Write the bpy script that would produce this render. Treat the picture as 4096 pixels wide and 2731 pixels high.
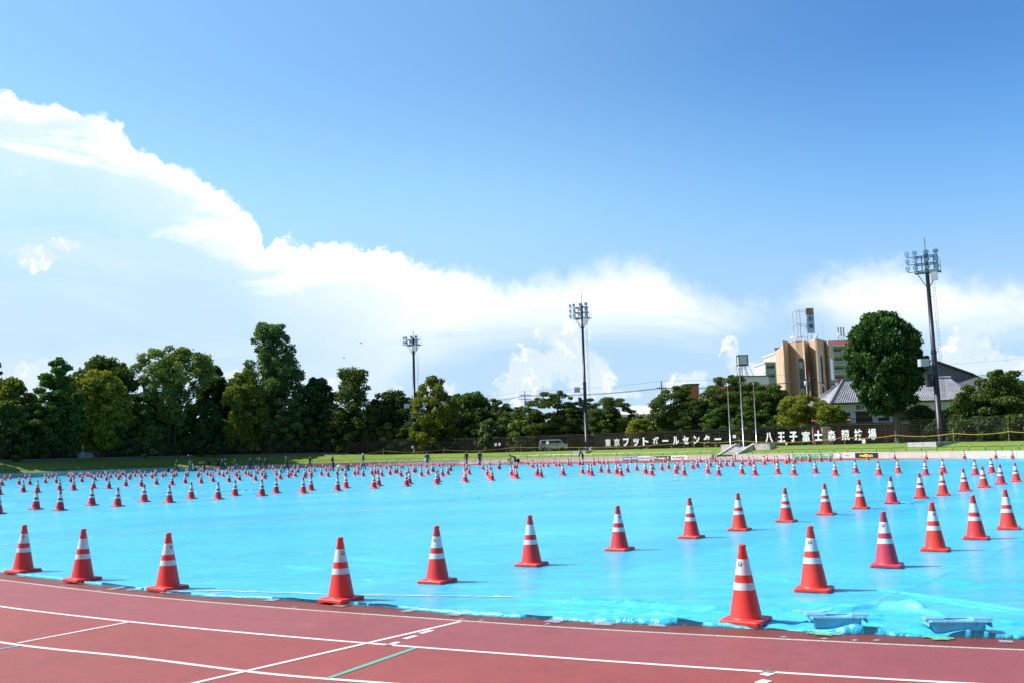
import bpy, bmesh, math, random
import numpy as np
from mathutils import Vector, Matrix
for o in list(bpy.data.objects): bpy.data.objects.remove(o)
R = math.radians
scn = bpy.context.scene
COL = scn.collection
random.seed(7); rng = np.random.default_rng(7)

# ---------------------------------------------------------------- camera
FPX, PITCH, ROLL, CAMH = 3650.0, 0.1192, 0.0271, 1.6285   # focal length in photo pixels (4096 wide)
PW, PH = 4096.0, 2731.0
def cam_rot():
    cp, sp, cr, sr = math.cos(PITCH), math.sin(PITCH), math.cos(ROLL), math.sin(ROLL)
    R0 = np.array([[1,0,0],[0,0,-1],[0,1,0.]])
    Rp = np.array([[1,0,0],[0,cp,sp],[0,-sp,cp]])
    Rr = np.array([[cr,sr,0],[-sr,cr,0],[0,0,1.]])
    return Rr @ Rp @ R0
CR = cam_rot()
cam_d = bpy.data.cameras.new('camera'); cam = bpy.data.objects.new('camera', cam_d); COL.objects.link(cam)
cam_d.sensor_width = 36; cam_d.sensor_fit = 'HORIZONTAL'; cam_d.lens = 36*FPX/PW
cam_d.clip_start = 0.05; cam_d.clip_end = 6000
M3 = CR.T @ np.diag([1,-1,-1.])
M4 = Matrix([[*M3[0], 0],[*M3[1], 0],[*M3[2], CAMH],[0,0,0,1]])
cam.matrix_world = M4
scn.camera = cam
def ray(x, y): return CR.T @ np.array([(x-PW/2)/FPX, (y-PH/2)/FPX, 1.0])
def ground(x, y, z=0.0):
    d = ray(x, y); t = (z-CAMH)/d[2]; return Vector((d[0]*t, d[1]*t, z))
def at(x, y, Y):
    d = ray(x, y); t = Y/d[1]; return Vector((d[0]*t, Y, CAMH+d[2]*t))
def azel(x, y):
    d = ray(x, y); return math.atan2(d[0], d[1]), math.atan2(d[2], math.hypot(d[0], d[1]))

# ---------------------------------------------------------------- sun, exposure
SUN_AZ, SUN_EL = R(-82), R(48)          # azimuth from +Y towards +X
sd = bpy.data.lights.new('sun', 'SUN'); sun = bpy.data.objects.new('sun', sd); COL.objects.link(sun)
sd.energy = 5.0; sd.angle = R(0.55); sd.color = (1.0, 0.965, 0.90)
sv = Vector((math.sin(SUN_AZ)*math.cos(SUN_EL), math.cos(SUN_AZ)*math.cos(SUN_EL), math.sin(SUN_EL)))
sun.rotation_euler = sv.to_track_quat('Z', 'Y').to_euler()
vs = scn.view_settings
scn.display_settings.display_device = 'sRGB'
vs.view_transform = 'Standard'; vs.look = 'None'; vs.exposure = 0.40; vs.gamma = 1.0; vs.use_curve_mapping = False

# ---------------------------------------------------------------- node helper
class NT:
    def __init__(s, tree): s.t = tree; s.n = tree.nodes; s.l = tree.links
    def put(s, sock, v):
        if v is None: return
        if hasattr(v, 'is_output'): s.l.new(v, sock)
        else:
            try: sock.default_value = v
            except Exception: sock.default_value = (*v, 1.0)
    def m(s, op, a, b=None, c=None, clamp=False):
        n = s.n.new('ShaderNodeMath'); n.operation = op; n.use_clamp = clamp
        for i, v in enumerate((a, b, c)): 
            if v is not None: s.put(n.inputs[i], v)
        return n.outputs[0]
    def vm(s, op, a, b=None, sc=None):
        n = s.n.new('ShaderNodeVectorMath'); n.operation = op
        s.put(n.inputs[0], a)
        if b is not None: s.put(n.inputs[1], b)
        if sc is not None: s.put(n.inputs['Scale'], sc)
        return n.outputs['Value'] if op in ('LENGTH','DOT_PRODUCT','DISTANCE') else n.outputs[0]
    def noise(s, vec, scale, detail=3, rough=0.5, dist=0.0):
        n = s.n.new('ShaderNodeTexNoise'); s.put(n.inputs['Vector'], vec)
        n.inputs['Scale'].default_value = scale; n.inputs['Detail'].default_value = detail
        n.inputs['Roughness'].default_value = rough; n.inputs['Distortion'].default_value = dist
        return n.outputs[0]
    def mix(s, f, a, b):
        n = s.n.new('ShaderNodeMix'); n.data_type = 'RGBA'
        s.put(n.inputs[0], f); s.put(n.inputs[6], a); s.put(n.inputs[7], b); return n.outputs[2]
    def smooth(s, v, a, b, c=0.0, d=1.0):
        n = s.n.new('ShaderNodeMapRange'); n.interpolation_type = 'SMOOTHSTEP'
        s.put(n.inputs[0], v)
        for i, q in enumerate((a, b, c, d)): s.put(n.inputs[i+1], q)
        return n.outputs[0]
    def lin(s, v, a, b, c=0.0, d=1.0):
        n = s.n.new('ShaderNodeMapRange'); s.put(n.inputs[0], v)
        for i, q in enumerate((a, b, c, d)): s.put(n.inputs[i+1], q)
        return n.outputs[0]
    def sep(s, v):
        n = s.n.new('ShaderNodeSeparateXYZ'); s.put(n.inputs[0], v); return n.outputs
    def comb(s, x, y, z):
        n = s.n.new('ShaderNodeCombineXYZ')
        for i, v in enumerate((x, y, z)): s.put(n.inputs[i], v)
        return n.outputs[0]
    def curve(s, v, pts):
        n = s.n.new('ShaderNodeFloatCurve'); s.put(n.inputs['Value'], v)
        c = n.mapping.curves[0]
        while len(c.points) < len(pts): c.points.new(0.5, 0.5)
        for p, (x, y) in zip(c.points, pts): p.location = (x, y); p.handle_type = 'AUTO_CLAMPED'
        n.mapping.update(); return n.outputs[0]
    def mapping(s, vec, scale=(1,1,1), rot=(0,0,0), loc=(0,0,0)):
        n = s.n.new('ShaderNodeMapping'); s.put(n.inputs[0], vec)
        n.inputs['Scale'].default_value = scale; n.inputs['Rotation'].default_value = rot; n.inputs['Location'].default_value = loc
        return n.outputs[0]

# ---------------------------------------------------------------- world: physical sky + clouds far away
w = bpy.data.worlds.new('World'); scn.world = w; w.use_nodes = True
wt = NT(w.node_tree); w.node_tree.nodes.clear()
sky = wt.n.new('ShaderNodeTexSky'); sky.sky_type = 'NISHITA'; sky.sun_disc = False
sky.sun_elevation = SUN_EL; sky.sun_rotation = SUN_AZ % (2*math.pi)
sky.altitude = 120; sky.air_density = 1.0; sky.dust_density = 0.6; sky.ozone_density = 2.0
tc = wt.n.new('ShaderNodeTexCoord').outputs['Generated']
dirn = wt.vm('NORMALIZE', tc)
dx, dy, dz = wt.sep(dirn)[:3]
az = wt.m('ARCTAN2', dx, dy)
el = wt.m('ARCSINE', dz)
SKY_K = 0.12
def AE(x, y): return azel(x*1.7415, y*1.7415)      # positions read off a 2352 px wide copy
AZ0, AZR, ELR = -0.9, 1.8, 0.6
def edge_curve(pts, ends):
    l = []
    for x, y in pts:
        a, e = AE(x, y); l.append(((a-AZ0)/AZR, e/ELR))
    return wt.curve(wt.m('DIVIDE', wt.m('SUBTRACT', az, AZ0), AZR), [(0, ends[0])] + l + [(1, ends[1])])
top_pts = [(-120,160),(0,202),(60,212),(150,235),(240,258),(286,284),(296,318),(345,345),(400,372),(470,408),(520,445),(562,470),(592,505),(604,552),
           (640,536),(700,550),(800,560),(900,572),(975,600),(1080,608),(1180,625),(1290,618),(1390,580),(1470,572),(1560,605),(1680,662),(1780,668),(1835,628),(1930,598),(2040,574),(2130,580),(2230,604),(2352,618)]
top = edge_curve(top_pts, (0.62, 0.30))
low_pts = [(0,1000),(800,1000),(950,880),(1130,815),(1300,800),(1500,800),(1600,806),(1700,790),(1730,765),(1800,735),(1900,760),(1960,790),(2100,800),(2200,800),(2352,790)]
low = edge_curve(low_pts, (0.02, 0.02))
n1 = wt.noise(dirn, 9.0, 8, 0.62); n2 = wt.noise(dirn, 30.0, 9, 0.66, 0.3); n3 = wt.noise(wt.mapping(dirn, (1,1,3.4), (0.1,0.25,0)), 4.5, 8, 0.66, 0.8)
n4 = wt.noise(dirn, 110.0, 6, 0.62)
nn = wt.m('ADD', wt.m('ADD', wt.m('MULTIPLY', wt.m('SUBTRACT', n1, 0.5), 0.034), wt.m('MULTIPLY', wt.m('SUBTRACT', n2, 0.5), 0.052)), wt.m('MULTIPLY', wt.m('SUBTRACT', n4, 0.5), 0.012))
topE = wt.m('MULTIPLY', top, ELR); lowE = wt.m('MULTIPLY', low, ELR)
depth = wt.m('SUBTRACT', wt.m('ADD', topE, nn), el)                 # >0 below the upper edge of the anvil
soft = wt.smooth(az, -0.16, 0.10, 0.007, 0.050)                       # crisp edge on one side, feathered further round
m_top = wt.smooth(depth, 0.0, soft)
m_low = wt.smooth(wt.m('SUBTRACT', el, wt.m('ADD', lowE, wt.m('MULTIPLY', wt.m('SUBTRACT', n3, 0.5), 0.06))), -0.012, 0.05)
front = wt.smooth(dy, 0.2, 0.45)
# bright rim, then a thinner, streaky veil further below
rsm = edge_curve([(0,200),(150,225),(300,310),(400,372),(500,432),(600,510),(700,548),(800,562),(1000,600),(1200,622),(1400,600),(1600,630),(1780,640),(1950,600),(2130,590),(2352,618)], (0.62, 0.30))
dsm = wt.m('SUBTRACT', wt.m('ADD', wt.m('MULTIPLY', rsm, ELR), nn), el)
rim = wt.smooth(wt.m('ADD', dsm, wt.m('MULTIPLY', wt.m('SUBTRACT', n3, 0.5), 0.22)), 0.012, wt.smooth(az, -0.3, 0.05, 0.115, 0.23), 1.0, 0.0)
veil = wt.m('ADD', wt.m('MULTIPLY_ADD', wt.smooth(az, -0.30, -0.05), 0.42, 0.46), wt.m('MULTIPLY', wt.m('SUBTRACT', n3, 0.5), 1.6))
veil = wt.m('MINIMUM', wt.m('MAXIMUM', veil, 0.12), 0.95)
anv = wt.m('MULTIPLY', wt.m('MULTIPLY', m_top, m_low), front)
a_anv = wt.m('MULTIPLY', anv, wt.m('MAXIMUM', wt.m('MULTIPLY', rim, 0.97), veil))
def blob(x, y, rx, ry, amp=0.42, hard=0.45, flat=True):
    a0, e0 = AE(x, y); ra = rx*1.7415/FPX; re = ry*1.7415/FPX
    u = wt.m('DIVIDE', wt.m('SUBTRACT', az, a0), ra); v = wt.m('DIVIDE', wt.m('SUBTRACT', el, e0), re)
    r2 = wt.m('ADD', wt.m('MULTIPLY', u, u), wt.m('MULTIPLY', v, v))
    f = wt.m('SUBTRACT', wt.m('ADD', 1.08, wt.m('MULTIPLY', wt.m('SUBTRACT', nb, 0.5), amp*4)), r2)
    return wt.smooth(f, 0.0, hard)
vor = wt.n.new('ShaderNodeTexVoronoi'); vor.feature = 'SMOOTH_F1'; vor.inputs['Scale'].default_value = 42; vor.inputs['Detail'].default_value = 2.0; vor.inputs['Roughness'].default_value = 0.6
wt.put(vor.inputs['Vector'], wt.vm('ADD', dirn, wt.vm('SCALE', wt.comb(n1, n2, n4), sc=0.06)))
nb = wt.m('ADD', 0.5, wt.m('ADD', wt.m('ADD', wt.m('MULTIPLY', wt.m('SUBTRACT', n2, 0.5), 1.3), wt.m('MULTIPLY', wt.m('SUBTRACT', n4, 0.5), 0.5)), wt.m('MULTIPLY', wt.m('SUBTRACT', 0.42, vor.outputs['Distance']), 0.55)))
blobs = [(1235,850,110,66),(1300,815,85,88),(1350,860,80,80),(1185,885,66,58),(1262,775,44,40),
         (1590,868,56,26),(1560,888,46,26),(1685,822,36,50),(1720,858,60,38),
         (2235,790,58,66),(2190,833,60,48),(2302,765,34,50),(2290,835,66,44),(2235,840,70,40),
         (95,862,84,40),(60,888,66,34),(125,835,36,26),(72,592,60,34),(150,562,44,16),
         (1010,895,66,28),(915,893,28,15),(530,858,24,12),(770,880,32,18),(1430,905,70,16)]
m_b = None
for b in blobs:
    k = blob(*b); m_b = k if m_b is None else wt.m('MAXIMUM', m_b, k)
m_b = wt.m('MULTIPLY', m_b, front)
# clouds elsewhere round the sky (behind the camera)
m_back = wt.m('MULTIPLY', wt.m('MULTIPLY', wt.smooth(n1, 0.56, 0.72), wt.smooth(el, 0.03, 0.2)), wt.m('SUBTRACT', 1.0, front))
skyc = wt.vm('SCALE', sky.outputs[0], sc=SKY_K)
# summer haze: the blue pales towards the horizon and towards the sun side
hz = wt.smooth(el, 0.0, 0.42, 0.80, 0.0)
hz = wt.m('ADD', hz, wt.smooth(az, 0.6, -0.7, 0.0, 0.13))
base = wt.mix(hz, wt.vm('MULTIPLY', skyc, (0.80, 1.04, 1.34)), (0.50, 0.695, 0.90, 1))
tint = wt.mix(wt.smooth(az, -0.1, 0.55), (1.22, 1.34, 1.18, 1), (0.72, 1.02, 1.12, 1))
tint = wt.mix(wt.smooth(el, 0.10, 0.30), (1.0, 1.0, 1.0, 1), tint)
base = wt.vm('MULTIPLY', base, tint)
base = wt.vm('SCALE', base, sc=wt.smooth(dy, -0.1, 0.4, 0.55, 1.0))
c_anv = wt.mix(wt.m('MULTIPLY', rim, 0.9), (0.70, 0.83, 0.99, 1), (1.06, 1.08, 1.12, 1))
c_b = wt.mix(wt.smooth(nb, 0.34, 0.56), (0.72, 0.83, 0.99, 1), (1.08, 1.09, 1.12, 1))
col = wt.mix(a_anv, base, c_anv)
col = wt.mix(wt.m('MULTIPLY', m_b, 0.9), col, c_b)
col = wt.mix(wt.m('MULTIPLY', m_back, 0.8), col, (0.9, 0.93, 1.0, 1))
bgn = wt.n.new('ShaderNodeBackground'); wt.put(bgn.inputs[0], col); bgn.inputs[1].default_value = 0.84
wo = wt.n.new('ShaderNodeOutputWorld'); wt.l.new(bgn.outputs[0], wo.inputs[0])

# ---------------------------------------------------------------- mesh helpers
class MB:
    def __init__(s): s.v = []; s.f = []; s.mi = []; s.cur = 0; s.sm = []; s.smooth = False
    def add(s, vs, fs):
        b = len(s.v); s.v += [tuple(p) for p in vs]
        for f in fs: s.f.append(tuple(b+i for i in f)); s.mi.append(s.cur); s.sm.append(s.smooth)
        return s
    def box(s, c, d, rz=0.0, taper=1.0):
        cx, cy, cz = c; a, b, h = d[0]/2, d[1]/2, d[2]/2; co, si = math.cos(rz), math.sin(rz); V = []
        for z, k in ((-h, 1.0), (h, taper)):
            for x, y in ((-a,-b),(a,-b),(a,b),(-a,b)):
                x, y = x*k, y*k; V.append((cx+x*co-y*si, cy+x*si+y*co, cz+z))
        return s.add(V, [(3,2,1,0),(4,5,6,7),(0,1,5,4),(1,2,6,5),(2,3,7,6),(3,0,4,7)])
    def obox(s, o, ex, ey, ez):      # box from a corner and three edge vectors
        o = Vector(o); ex, ey, ez = Vector(ex), Vector(ey), Vector(ez)
        V = [o, o+ex, o+ex+ey, o+ey, o+ez, o+ex+ez, o+ex+ey+ez, o+ey+ez]
        return s.add(V, [(3,2,1,0),(4,5,6,7),(0,1,5,4),(1,2,6,5),(2,3,7,6),(3,0,4,7)])
    def tube(s, pts, r, n=8, cap=True):
        pts = [Vector(p) for p in pts]; rs = r if isinstance(r, (list, tuple)) else [r]*len(pts)
        V = []; F = []
        for i, p in enumerate(pts):
            t = (pts[min(i+1, len(pts)-1)] - pts[max(i-1, 0)]).normalized()
            u = t.cross(Vector((0,0,1)) if abs(t.z) < 0.95 else Vector((0,1,0))).normalized(); w_ = t.cross(u)
            for k in range(n):
                a = 2*math.pi*k/n; V.append(p + (u*math.cos(a)+w_*math.sin(a))*rs[i])
        for i in range(len(pts)-1):
            for k in range(n):
                k2 = (k+1) % n; F.append((i*n+k, i*n+k2, (i+1)*n+k2, (i+1)*n+k))
        if cap: F += [tuple(range(n)), tuple(range(len(V)-1, len(V)-n-1, -1))]
        sm = s.smooth; s.smooth = n > 5; s.add(V, F); s.smooth = sm; return s
    def lathe(s, prof, n=24, o=(0,0,0), closed=False):
        V = []; F = []; m = len(prof)
        for r_, z in prof:
            for k in range(n):
                a = 2*math.pi*k/n; V.append((o[0]+r_*math.cos(a), o[1]+r_*math.sin(a), o[2]+z))
        for i in range(m-1):
            for k in range(n):
                k2 = (k+1) % n; F.append((i*n+k, i*n+k2, (i+1)*n+k2, (i+1)*n+k))
        if closed: F += [tuple(range(n-1,-1,-1)), tuple(range((m-1)*n, m*n))]
        sm = s.smooth; s.smooth = True; s.add(V, F); s.smooth = sm; return s
    def prism(s, poly, z0, z1):
        n = len(poly); V = [(p[0], p[1], z0) for p in poly] + [(p[0], p[1], z1) for p in poly]
        return s.add(V, [tuple(range(n-1,-1,-1)), tuple(range(n, 2*n))] + [(i, (i+1) % n, n+(i+1) % n, n+i) for i in range(n)])
    def ball(s, c, r, n=10, m=7):
        rr = r if isinstance(r, (list, tuple)) else (r, r, r); V = [(c[0], c[1], c[2]-rr[2])]; F = []
        for j in range(1, m):
            a = -math.pi/2+math.pi*j/m
            for k in range(n):
                b = 2*math.pi*k/n; V.append((c[0]+rr[0]*math.cos(a)*math.cos(b), c[1]+rr[1]*math.cos(a)*math.sin(b), c[2]+rr[2]*math.sin(a)))
        V.append((c[0], c[1], c[2]+rr[2])); L = len(V)-1
        for k in range(n):
            k2 = (k+1) % n; F.append((0, 1+k2, 1+k)); F.append((L, L-n+k, L-n+k2))
            for j in range(m-2): F.append((1+j*n+k, 1+j*n+k2, 1+(j+1)*n+k2, 1+(j+1)*n+k))
        sm = s.smooth; s.smooth = True; s.add(V, F); s.smooth = sm; return s
    def mesh(s, name, mats):
        me = bpy.data.meshes.new(name); me.from_pydata(s.v, [], s.f)
        for m_ in (mats if isinstance(mats, (list, tuple)) else [mats]): me.materials.append(m_)
        me.polygons.foreach_set('material_index', s.mi); me.polygons.foreach_set('use_smooth', s.sm)
        me.update(); return me
    def build(s, name, mats, parent=None):
        return link(name, s.mesh(name, mats), parent)
def link(name, me, parent=None):
    o = bpy.data.objects.new(name, me); COL.objects.link(o)
    if parent is not None: o.parent = parent
    return o
def empty(name, loc, rz=0.0):
    o = bpy.data.objects.new(name, None); COL.objects.link(o); o.location = loc; o.rotation_euler = (0, 0, rz); return o
def tag(o, label=None, cat=None, group=None, kind=None):
    if label: o['label'] = label
    if cat: o['category'] = cat
    if group: o['group'] = group
    if kind: o['kind'] = kind
    return o
def thing(name, label, cat, loc=(0,0,0), rz=0.0, group=None):
    return tag(empty(name, loc, rz), label, cat, group)
def struct(o): o['kind'] = 'structure'; return o
def copy_tree(o, parent=None):
    kids = [c for c in COL.objects if c.parent == o] if False else list(o.children)
    c = o.copy(); COL.objects.link(c); c.parent = parent
    for ch in kids: copy_tree(ch, c)
    return c

# ---------------------------------------------------------------- materials
def mat(name, col, rough=0.6, metal=0.0, var=0.12, vscale=3.0, bump=0.0, bscale=40.0, spec=0.5, transl=None, coord='Object', alpha=None, dirt=None):
    m = bpy.data.materials.new(name); m.use_nodes = True; t = NT(m.node_tree); p = t.n['Principled BSDF']
    co = t.n.new('ShaderNodeTexCoord').outputs[coord]
    c = (*col, 1.0)
    if var:
        n = t.noise(co, vscale, 5, 0.6)
        k = t.lin(n, 0.25, 0.75, 1-var, 1+var); c = t.vm('SCALE', (*col,), sc=k)
    if dirt:
        c = t.mix(t.smooth(t.noise(co, dirt[1], 6, 0.65), dirt[2], dirt[2]+0.18, 0.0, dirt[3]), c, (*dirt[0], 1))
    t.put(p.inputs['Base Color'], c)
    p.inputs['Roughness'].default_value = rough; p.inputs['Metallic'].default_value = metal
    p.inputs['Specular IOR Level'].default_value = spec
    if alpha is not None: p.inputs['Alpha'].default_value = alpha
    if bump:
        b = t.n.new('ShaderNodeBump'); b.inputs['Strength'].default_value = bump; b.inputs['Distance'].default_value = 0.02
        t.put(b.inputs['Height'], t.noise(co, bscale, 4, 0.6)); t.l.new(b.outputs[0], p.inputs['Normal'])
    return m
CONES = [(2.07,8.59),(-1.99,10.48),(3.24,10.27),(-1.02,11.75),(-4.43,11.8),(4.75,12.02),(0.19,13.18),(-6.01,12.86),(1.62,14.8),(6.1,13.61),(-7.47,14.06),(3.08,16.44),(7.41,15.03),(4.23,17.67),(8.72,16.5),(5.59,19.24),(10.36,18.47),(6.95,20.82),(8.3,22.35),(9.69,23.91),(11.3,25.86),(12.43,26.94),(13.94,28.74),(15.38,30.4),(-17.19,30.67),(-15.69,31.78),(16.9,32.21),(-14.52,33.65),(-17.19,33.07),(-13.33,35.51),(18.26,33.72),(-16.06,34.97),(-12.05,37.34),(-14.76,36.65),(-13.49,38.35),(-10.83,39.35),(-12.28,40.35),(-9.5,41.22),(-10.92,42.03),(-8.27,42.81),(21.78,39.29),(-9.8,44.15),(-6.87,44.7),(20.42,41),(18.93,42.61),(-5.5,46.41),(-8.48,46.06),(17.33,44.03),(15.77,45.54),(22.11,42.85),(-4.14,48.32),(-7.15,48.1),(20.55,44.33),(14.19,47.03),(19.15,46.19),(-5.75,49.87),(-2.76,50.43),(12.68,48.89),(17.56,47.62),(11.02,50.11),(16.06,49.38),(-1.35,52.11),(-4.38,52.13),(14.33,50.42),(9.47,51.88),(12.66,51.61),(-2.94,53.51),(7.85,53.19),(0.05,54.52),(11.15,53.5),(6.23,54.58),(-1.53,55.53),(1.53,55.72),(9.59,55.15),(4.61,55.98),(8.03,57.01),(-28.13,50.24),(-0.07,57.58),(3.01,58.26),(6.39,58.41),(1.38,58.99),(-27.22,52.47),(4.75,59.81),(-26.04,54.3),(-0.26,60.57),(-28.8,53.93),(6.14,60.95),(3.13,61.38),(-24.9,56.42),(4.46,61.53),(-1.89,61.97),(-27.57,55.72),(7.52,61.98),(1.51,62.96),(-3.53,63.34),(8.84,62.87),(-26.46,57.79),(-24,59.08),(5.88,63.52),(-22.54,60.47),(7.22,64.23),(10.2,64.27),(-5.15,64.89),(-25.62,60.55),(-21.35,62.54),(8.62,65.6),(11.47,65.19),(-1.79,66.57),(-6.8,66.47),(-24.43,62.66),(9.92,66.61),(12.71,66.14),(-0.12,67.36),(-3.4,67.43),(-8.36,67.19),(-20.12,64.67),(-23.05,64.28),(-5.02,68.33),(14.01,67.39),(11.29,68.01),(-18.83,66.68),(-21.74,66.18),(-10.08,69.41),(12.58,69.17),(15.33,68.8),(-17.59,68.86),(-20.42,68.1),(-6.74,70.78),(16.36,69.35),(13.82,70),(-11.72,70.85),(-8.38,71.9),(-16.2,70.76),(15.08,71.33),(17.97,70.71),(-19.3,70.78),(-13.37,72.41),(-14.72,72.31),(16.51,72.14),(-10,73.36),(-17.93,72.73),(18.07,73.35),(19.77,73.11),(20.73,73.02),(-11.76,75.44),(19.97,74.06),(-16.61,74.91),(-13.21,75.64),(19.26,74.55),(21.77,74.1),(-18.01,75.35),(22.7,74.85),(-14.87,76.84),(-10.17,77.73),(-11.94,78.31),(-13.37,78.12),(-19.66,76.86),(21.5,76.43),(37.79,70.03),(-8.72,79.12),(-17.74,77.93),(-11.82,79.13),(-16.52,78.32),(-7.22,79.93),(37.21,71.35),(-10.3,80.2),(23.04,77.72),(35.57,72.97),(-21.27,78.35),(24.82,77.86),(33.39,74.86),(-39.97,71.7),(-5.83,81.89),(-4.36,82.02),(-8.93,82.35),(-7.36,82.6),(-38.69,73.36),(-19.73,80.85),(26.9,78.81),(-4.34,83.42),(-23.12,80.44),(26.34,79.46),(25.48,79.74),(-2.97,84.14),(-5.91,84.09),(32.16,78.12),(-1.56,84.67),(25.09,80.92),(-0.03,84.89),(30.34,79.29),(-40.33,74.8),(-24.66,81.48),(-21.45,82.63),(28.43,80.57),(-38.2,76.59),(-36.62,77.76),(-39.36,77.1),(1.64,86.67),(-23.09,83.9),(-1.51,87.32),(-38.06,78.79),(27.63,83.27),(-35.65,80.24),(23.26,85.07),(3.12,88.33),(25.22,84.83),(21.69,85.85),(-26.81,84.48),(1.58,89.07),(0.15,89.13),(4.24,89.04),(-24.83,85.64),(-34.68,82.73),(20.61,87.56),(-29.35,85.1),(-37.42,81.96),(2.71,90.32),(5.42,90.36),(-35.86,83.19),(-28.7,86.67),(4.01,91.32),(18.04,89.87),(-26.74,87.93),(-19.93,89.86),(-27.95,87.95),(19.61,90.47),(7.84,92.37),(-31.27,87.3),(16.53,91.3),(-34.13,86.46),(9.3,92.86),(5.35,93.29),(7.96,93.16),(10.35,93),(-32.54,87.74),(6.5,93.67),(15.15,93.5),(6.92,94.54),(9.06,94.6),(-36.06,88.61),(13.94,95.06),(-34.54,90.12),(-29.58,91.88),(-32.48,91.22),(-35.68,90.21),(6.79,96.85),(-26.25,93.6),(12.12,96.59),(-27.43,93.57),(-28.1,93.4),(10.59,97.09),(-25.8,94.35),(-31.84,92.61),(-24.85,95.22),(-31.25,93.38),(-37.35,91.85),(8.92,98.97),(-21.73,97.1),(-23.44,96.77),(-34.47,93.56),(-20.12,97.76),(-29.9,95.38),(-24.66,96.88),(5.8,100.31),(-23.11,97.88),(-35.97,94.6),(-39.05,93.42),(-18.8,99.59),(-21.64,99.08),(-15.73,100.65),(-40.29,93.87),(-9.85,101.77),(-17.39,101.15),(-37.45,95.59),(-20.28,100.71),(-14.39,102.36),(-41.75,94.95),(-18.91,102.53),(-12.7,103.63),(-38.98,96.86),(-7.28,104.76),(4.41,105.08),(-17.66,103.76),(-15.91,104.17),(-40.29,97.47),(-43.34,96.27),(2.93,105.56),(-11.6,105.01),(-13.03,105.31),(-14.26,105.54),(1.43,106.92),(-44.92,97.56),(-0.19,108.45),(-9.02,108.68),(-1.8,109.32),(-46.56,99),(-43.64,100.49),(-42.83,101.03),(-6.05,109.98),(-3.08,110.61),(-6.19,110.68),(-48.02,100.05),(-4.47,110.99),(-7.48,111.24),(-45.43,102.29),(-54.33,97.89),(-46.44,102.33),(-7.87,112.34),(-50.64,101.61),(-48.61,102.64),(-47.8,103.27),(-48.57,102.94),(-51.58,101.71),(-51.99,101.71),(-53.7,100.82),(-35.13,108.85),(-9.07,114.89),(-50.21,104.31),(-55.78,101.58),(-10.51,115.81),(-54.37,103.02),(-51.31,105.62),(-48.1,107.81),(-39.75,111.61),(-50.03,107.41),(-12.11,118.01),(-53.49,106.28),(-51.84,107.33),(-48.55,109.13),(-13.56,118.77),(-50.38,108.62),(-43.68,111.83),(-47.33,110.8),(-42.29,113.35),(-45.86,112.22),(-39.04,115),(-44.29,113.11),(-15.13,120.59),(-16.56,121.19),(-47.99,112.56),(-32.86,118.06),(-28.15,119.54),(-36.17,117.49),(-17.96,121.99),(-38.02,117.47),(-43.42,115.97),(-41.83,116.89),(-19.37,122.9),(-35.08,119.78),(-37.1,119.25),(-38.95,119.32),(-20.81,124.07),(-41,119.95),(-25.95,124.1),(-32.31,122.68),(-29.71,123.58),(-36.27,122.34),(-22.46,126.02),(-31.58,124.32),(-34.86,123.72),(-28.51,125.42),(-29.76,125.66),(-33.39,124.78),(-33.02,125.17),(-31.49,125.7),(-57.09,117.97),(-63.86,114.9),(-52.33,121.44),(-63.18,117.51),(-37.41,128.18),(-62.02,119.52),(-25.14,132.59),(-57.16,122.49),(-60.7,121.16),(-55.62,124.06),(-39.94,130.37),(-52.62,126.77),(-45.81,130.79),(-46.13,137.27)]
# ---------------------------------------------------------------- value noise for geometry
_tab = rng.random((256, 256))
def vnoise(x, y):
    xi = np.floor(x).astype(int); yi = np.floor(y).astype(int); fx = x-xi; fy = y-yi
    fx = fx*fx*(3-2*fx); fy = fy*fy*(3-2*fy)
    g = lambda a, b: _tab[a % 256, b % 256]
    return (g(xi,yi)*(1-fx)+g(xi+1,yi)*fx)*(1-fy) + (g(xi,yi+1)*(1-fx)+g(xi+1,yi+1)*fx)*fy
def interp(pts, x):
    xs = [p[0] for p in pts]; return np.interp(x, xs, [p[1] for p in pts])
def smooth_curve(pts, xs):
    # cubic (pchip-like, natural slopes) through picture points, linear outside
    X = np.array([p[0] for p in pts], float); Y = np.array([p[1] for p in pts], float)
    m = np.gradient(Y, X); out = []
    for x in xs:
        if x <= X[0]: out.append(Y[0]+(x-X[0])*m[0]); continue
        if x >= X[-1]: out.append(Y[-1]+(x-X[-1])*m[-1]); continue
        i = np.searchsorted(X, x)-1; h = X[i+1]-X[i]; t = (x-X[i])/h
        out.append((2*t**3-3*t**2+1)*Y[i]+(t**3-2*t**2+t)*h*m[i]+(-2*t**3+3*t**2)*Y[i+1]+(t**3-t**2)*h*m[i+1])
    return np.array(out)

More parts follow.
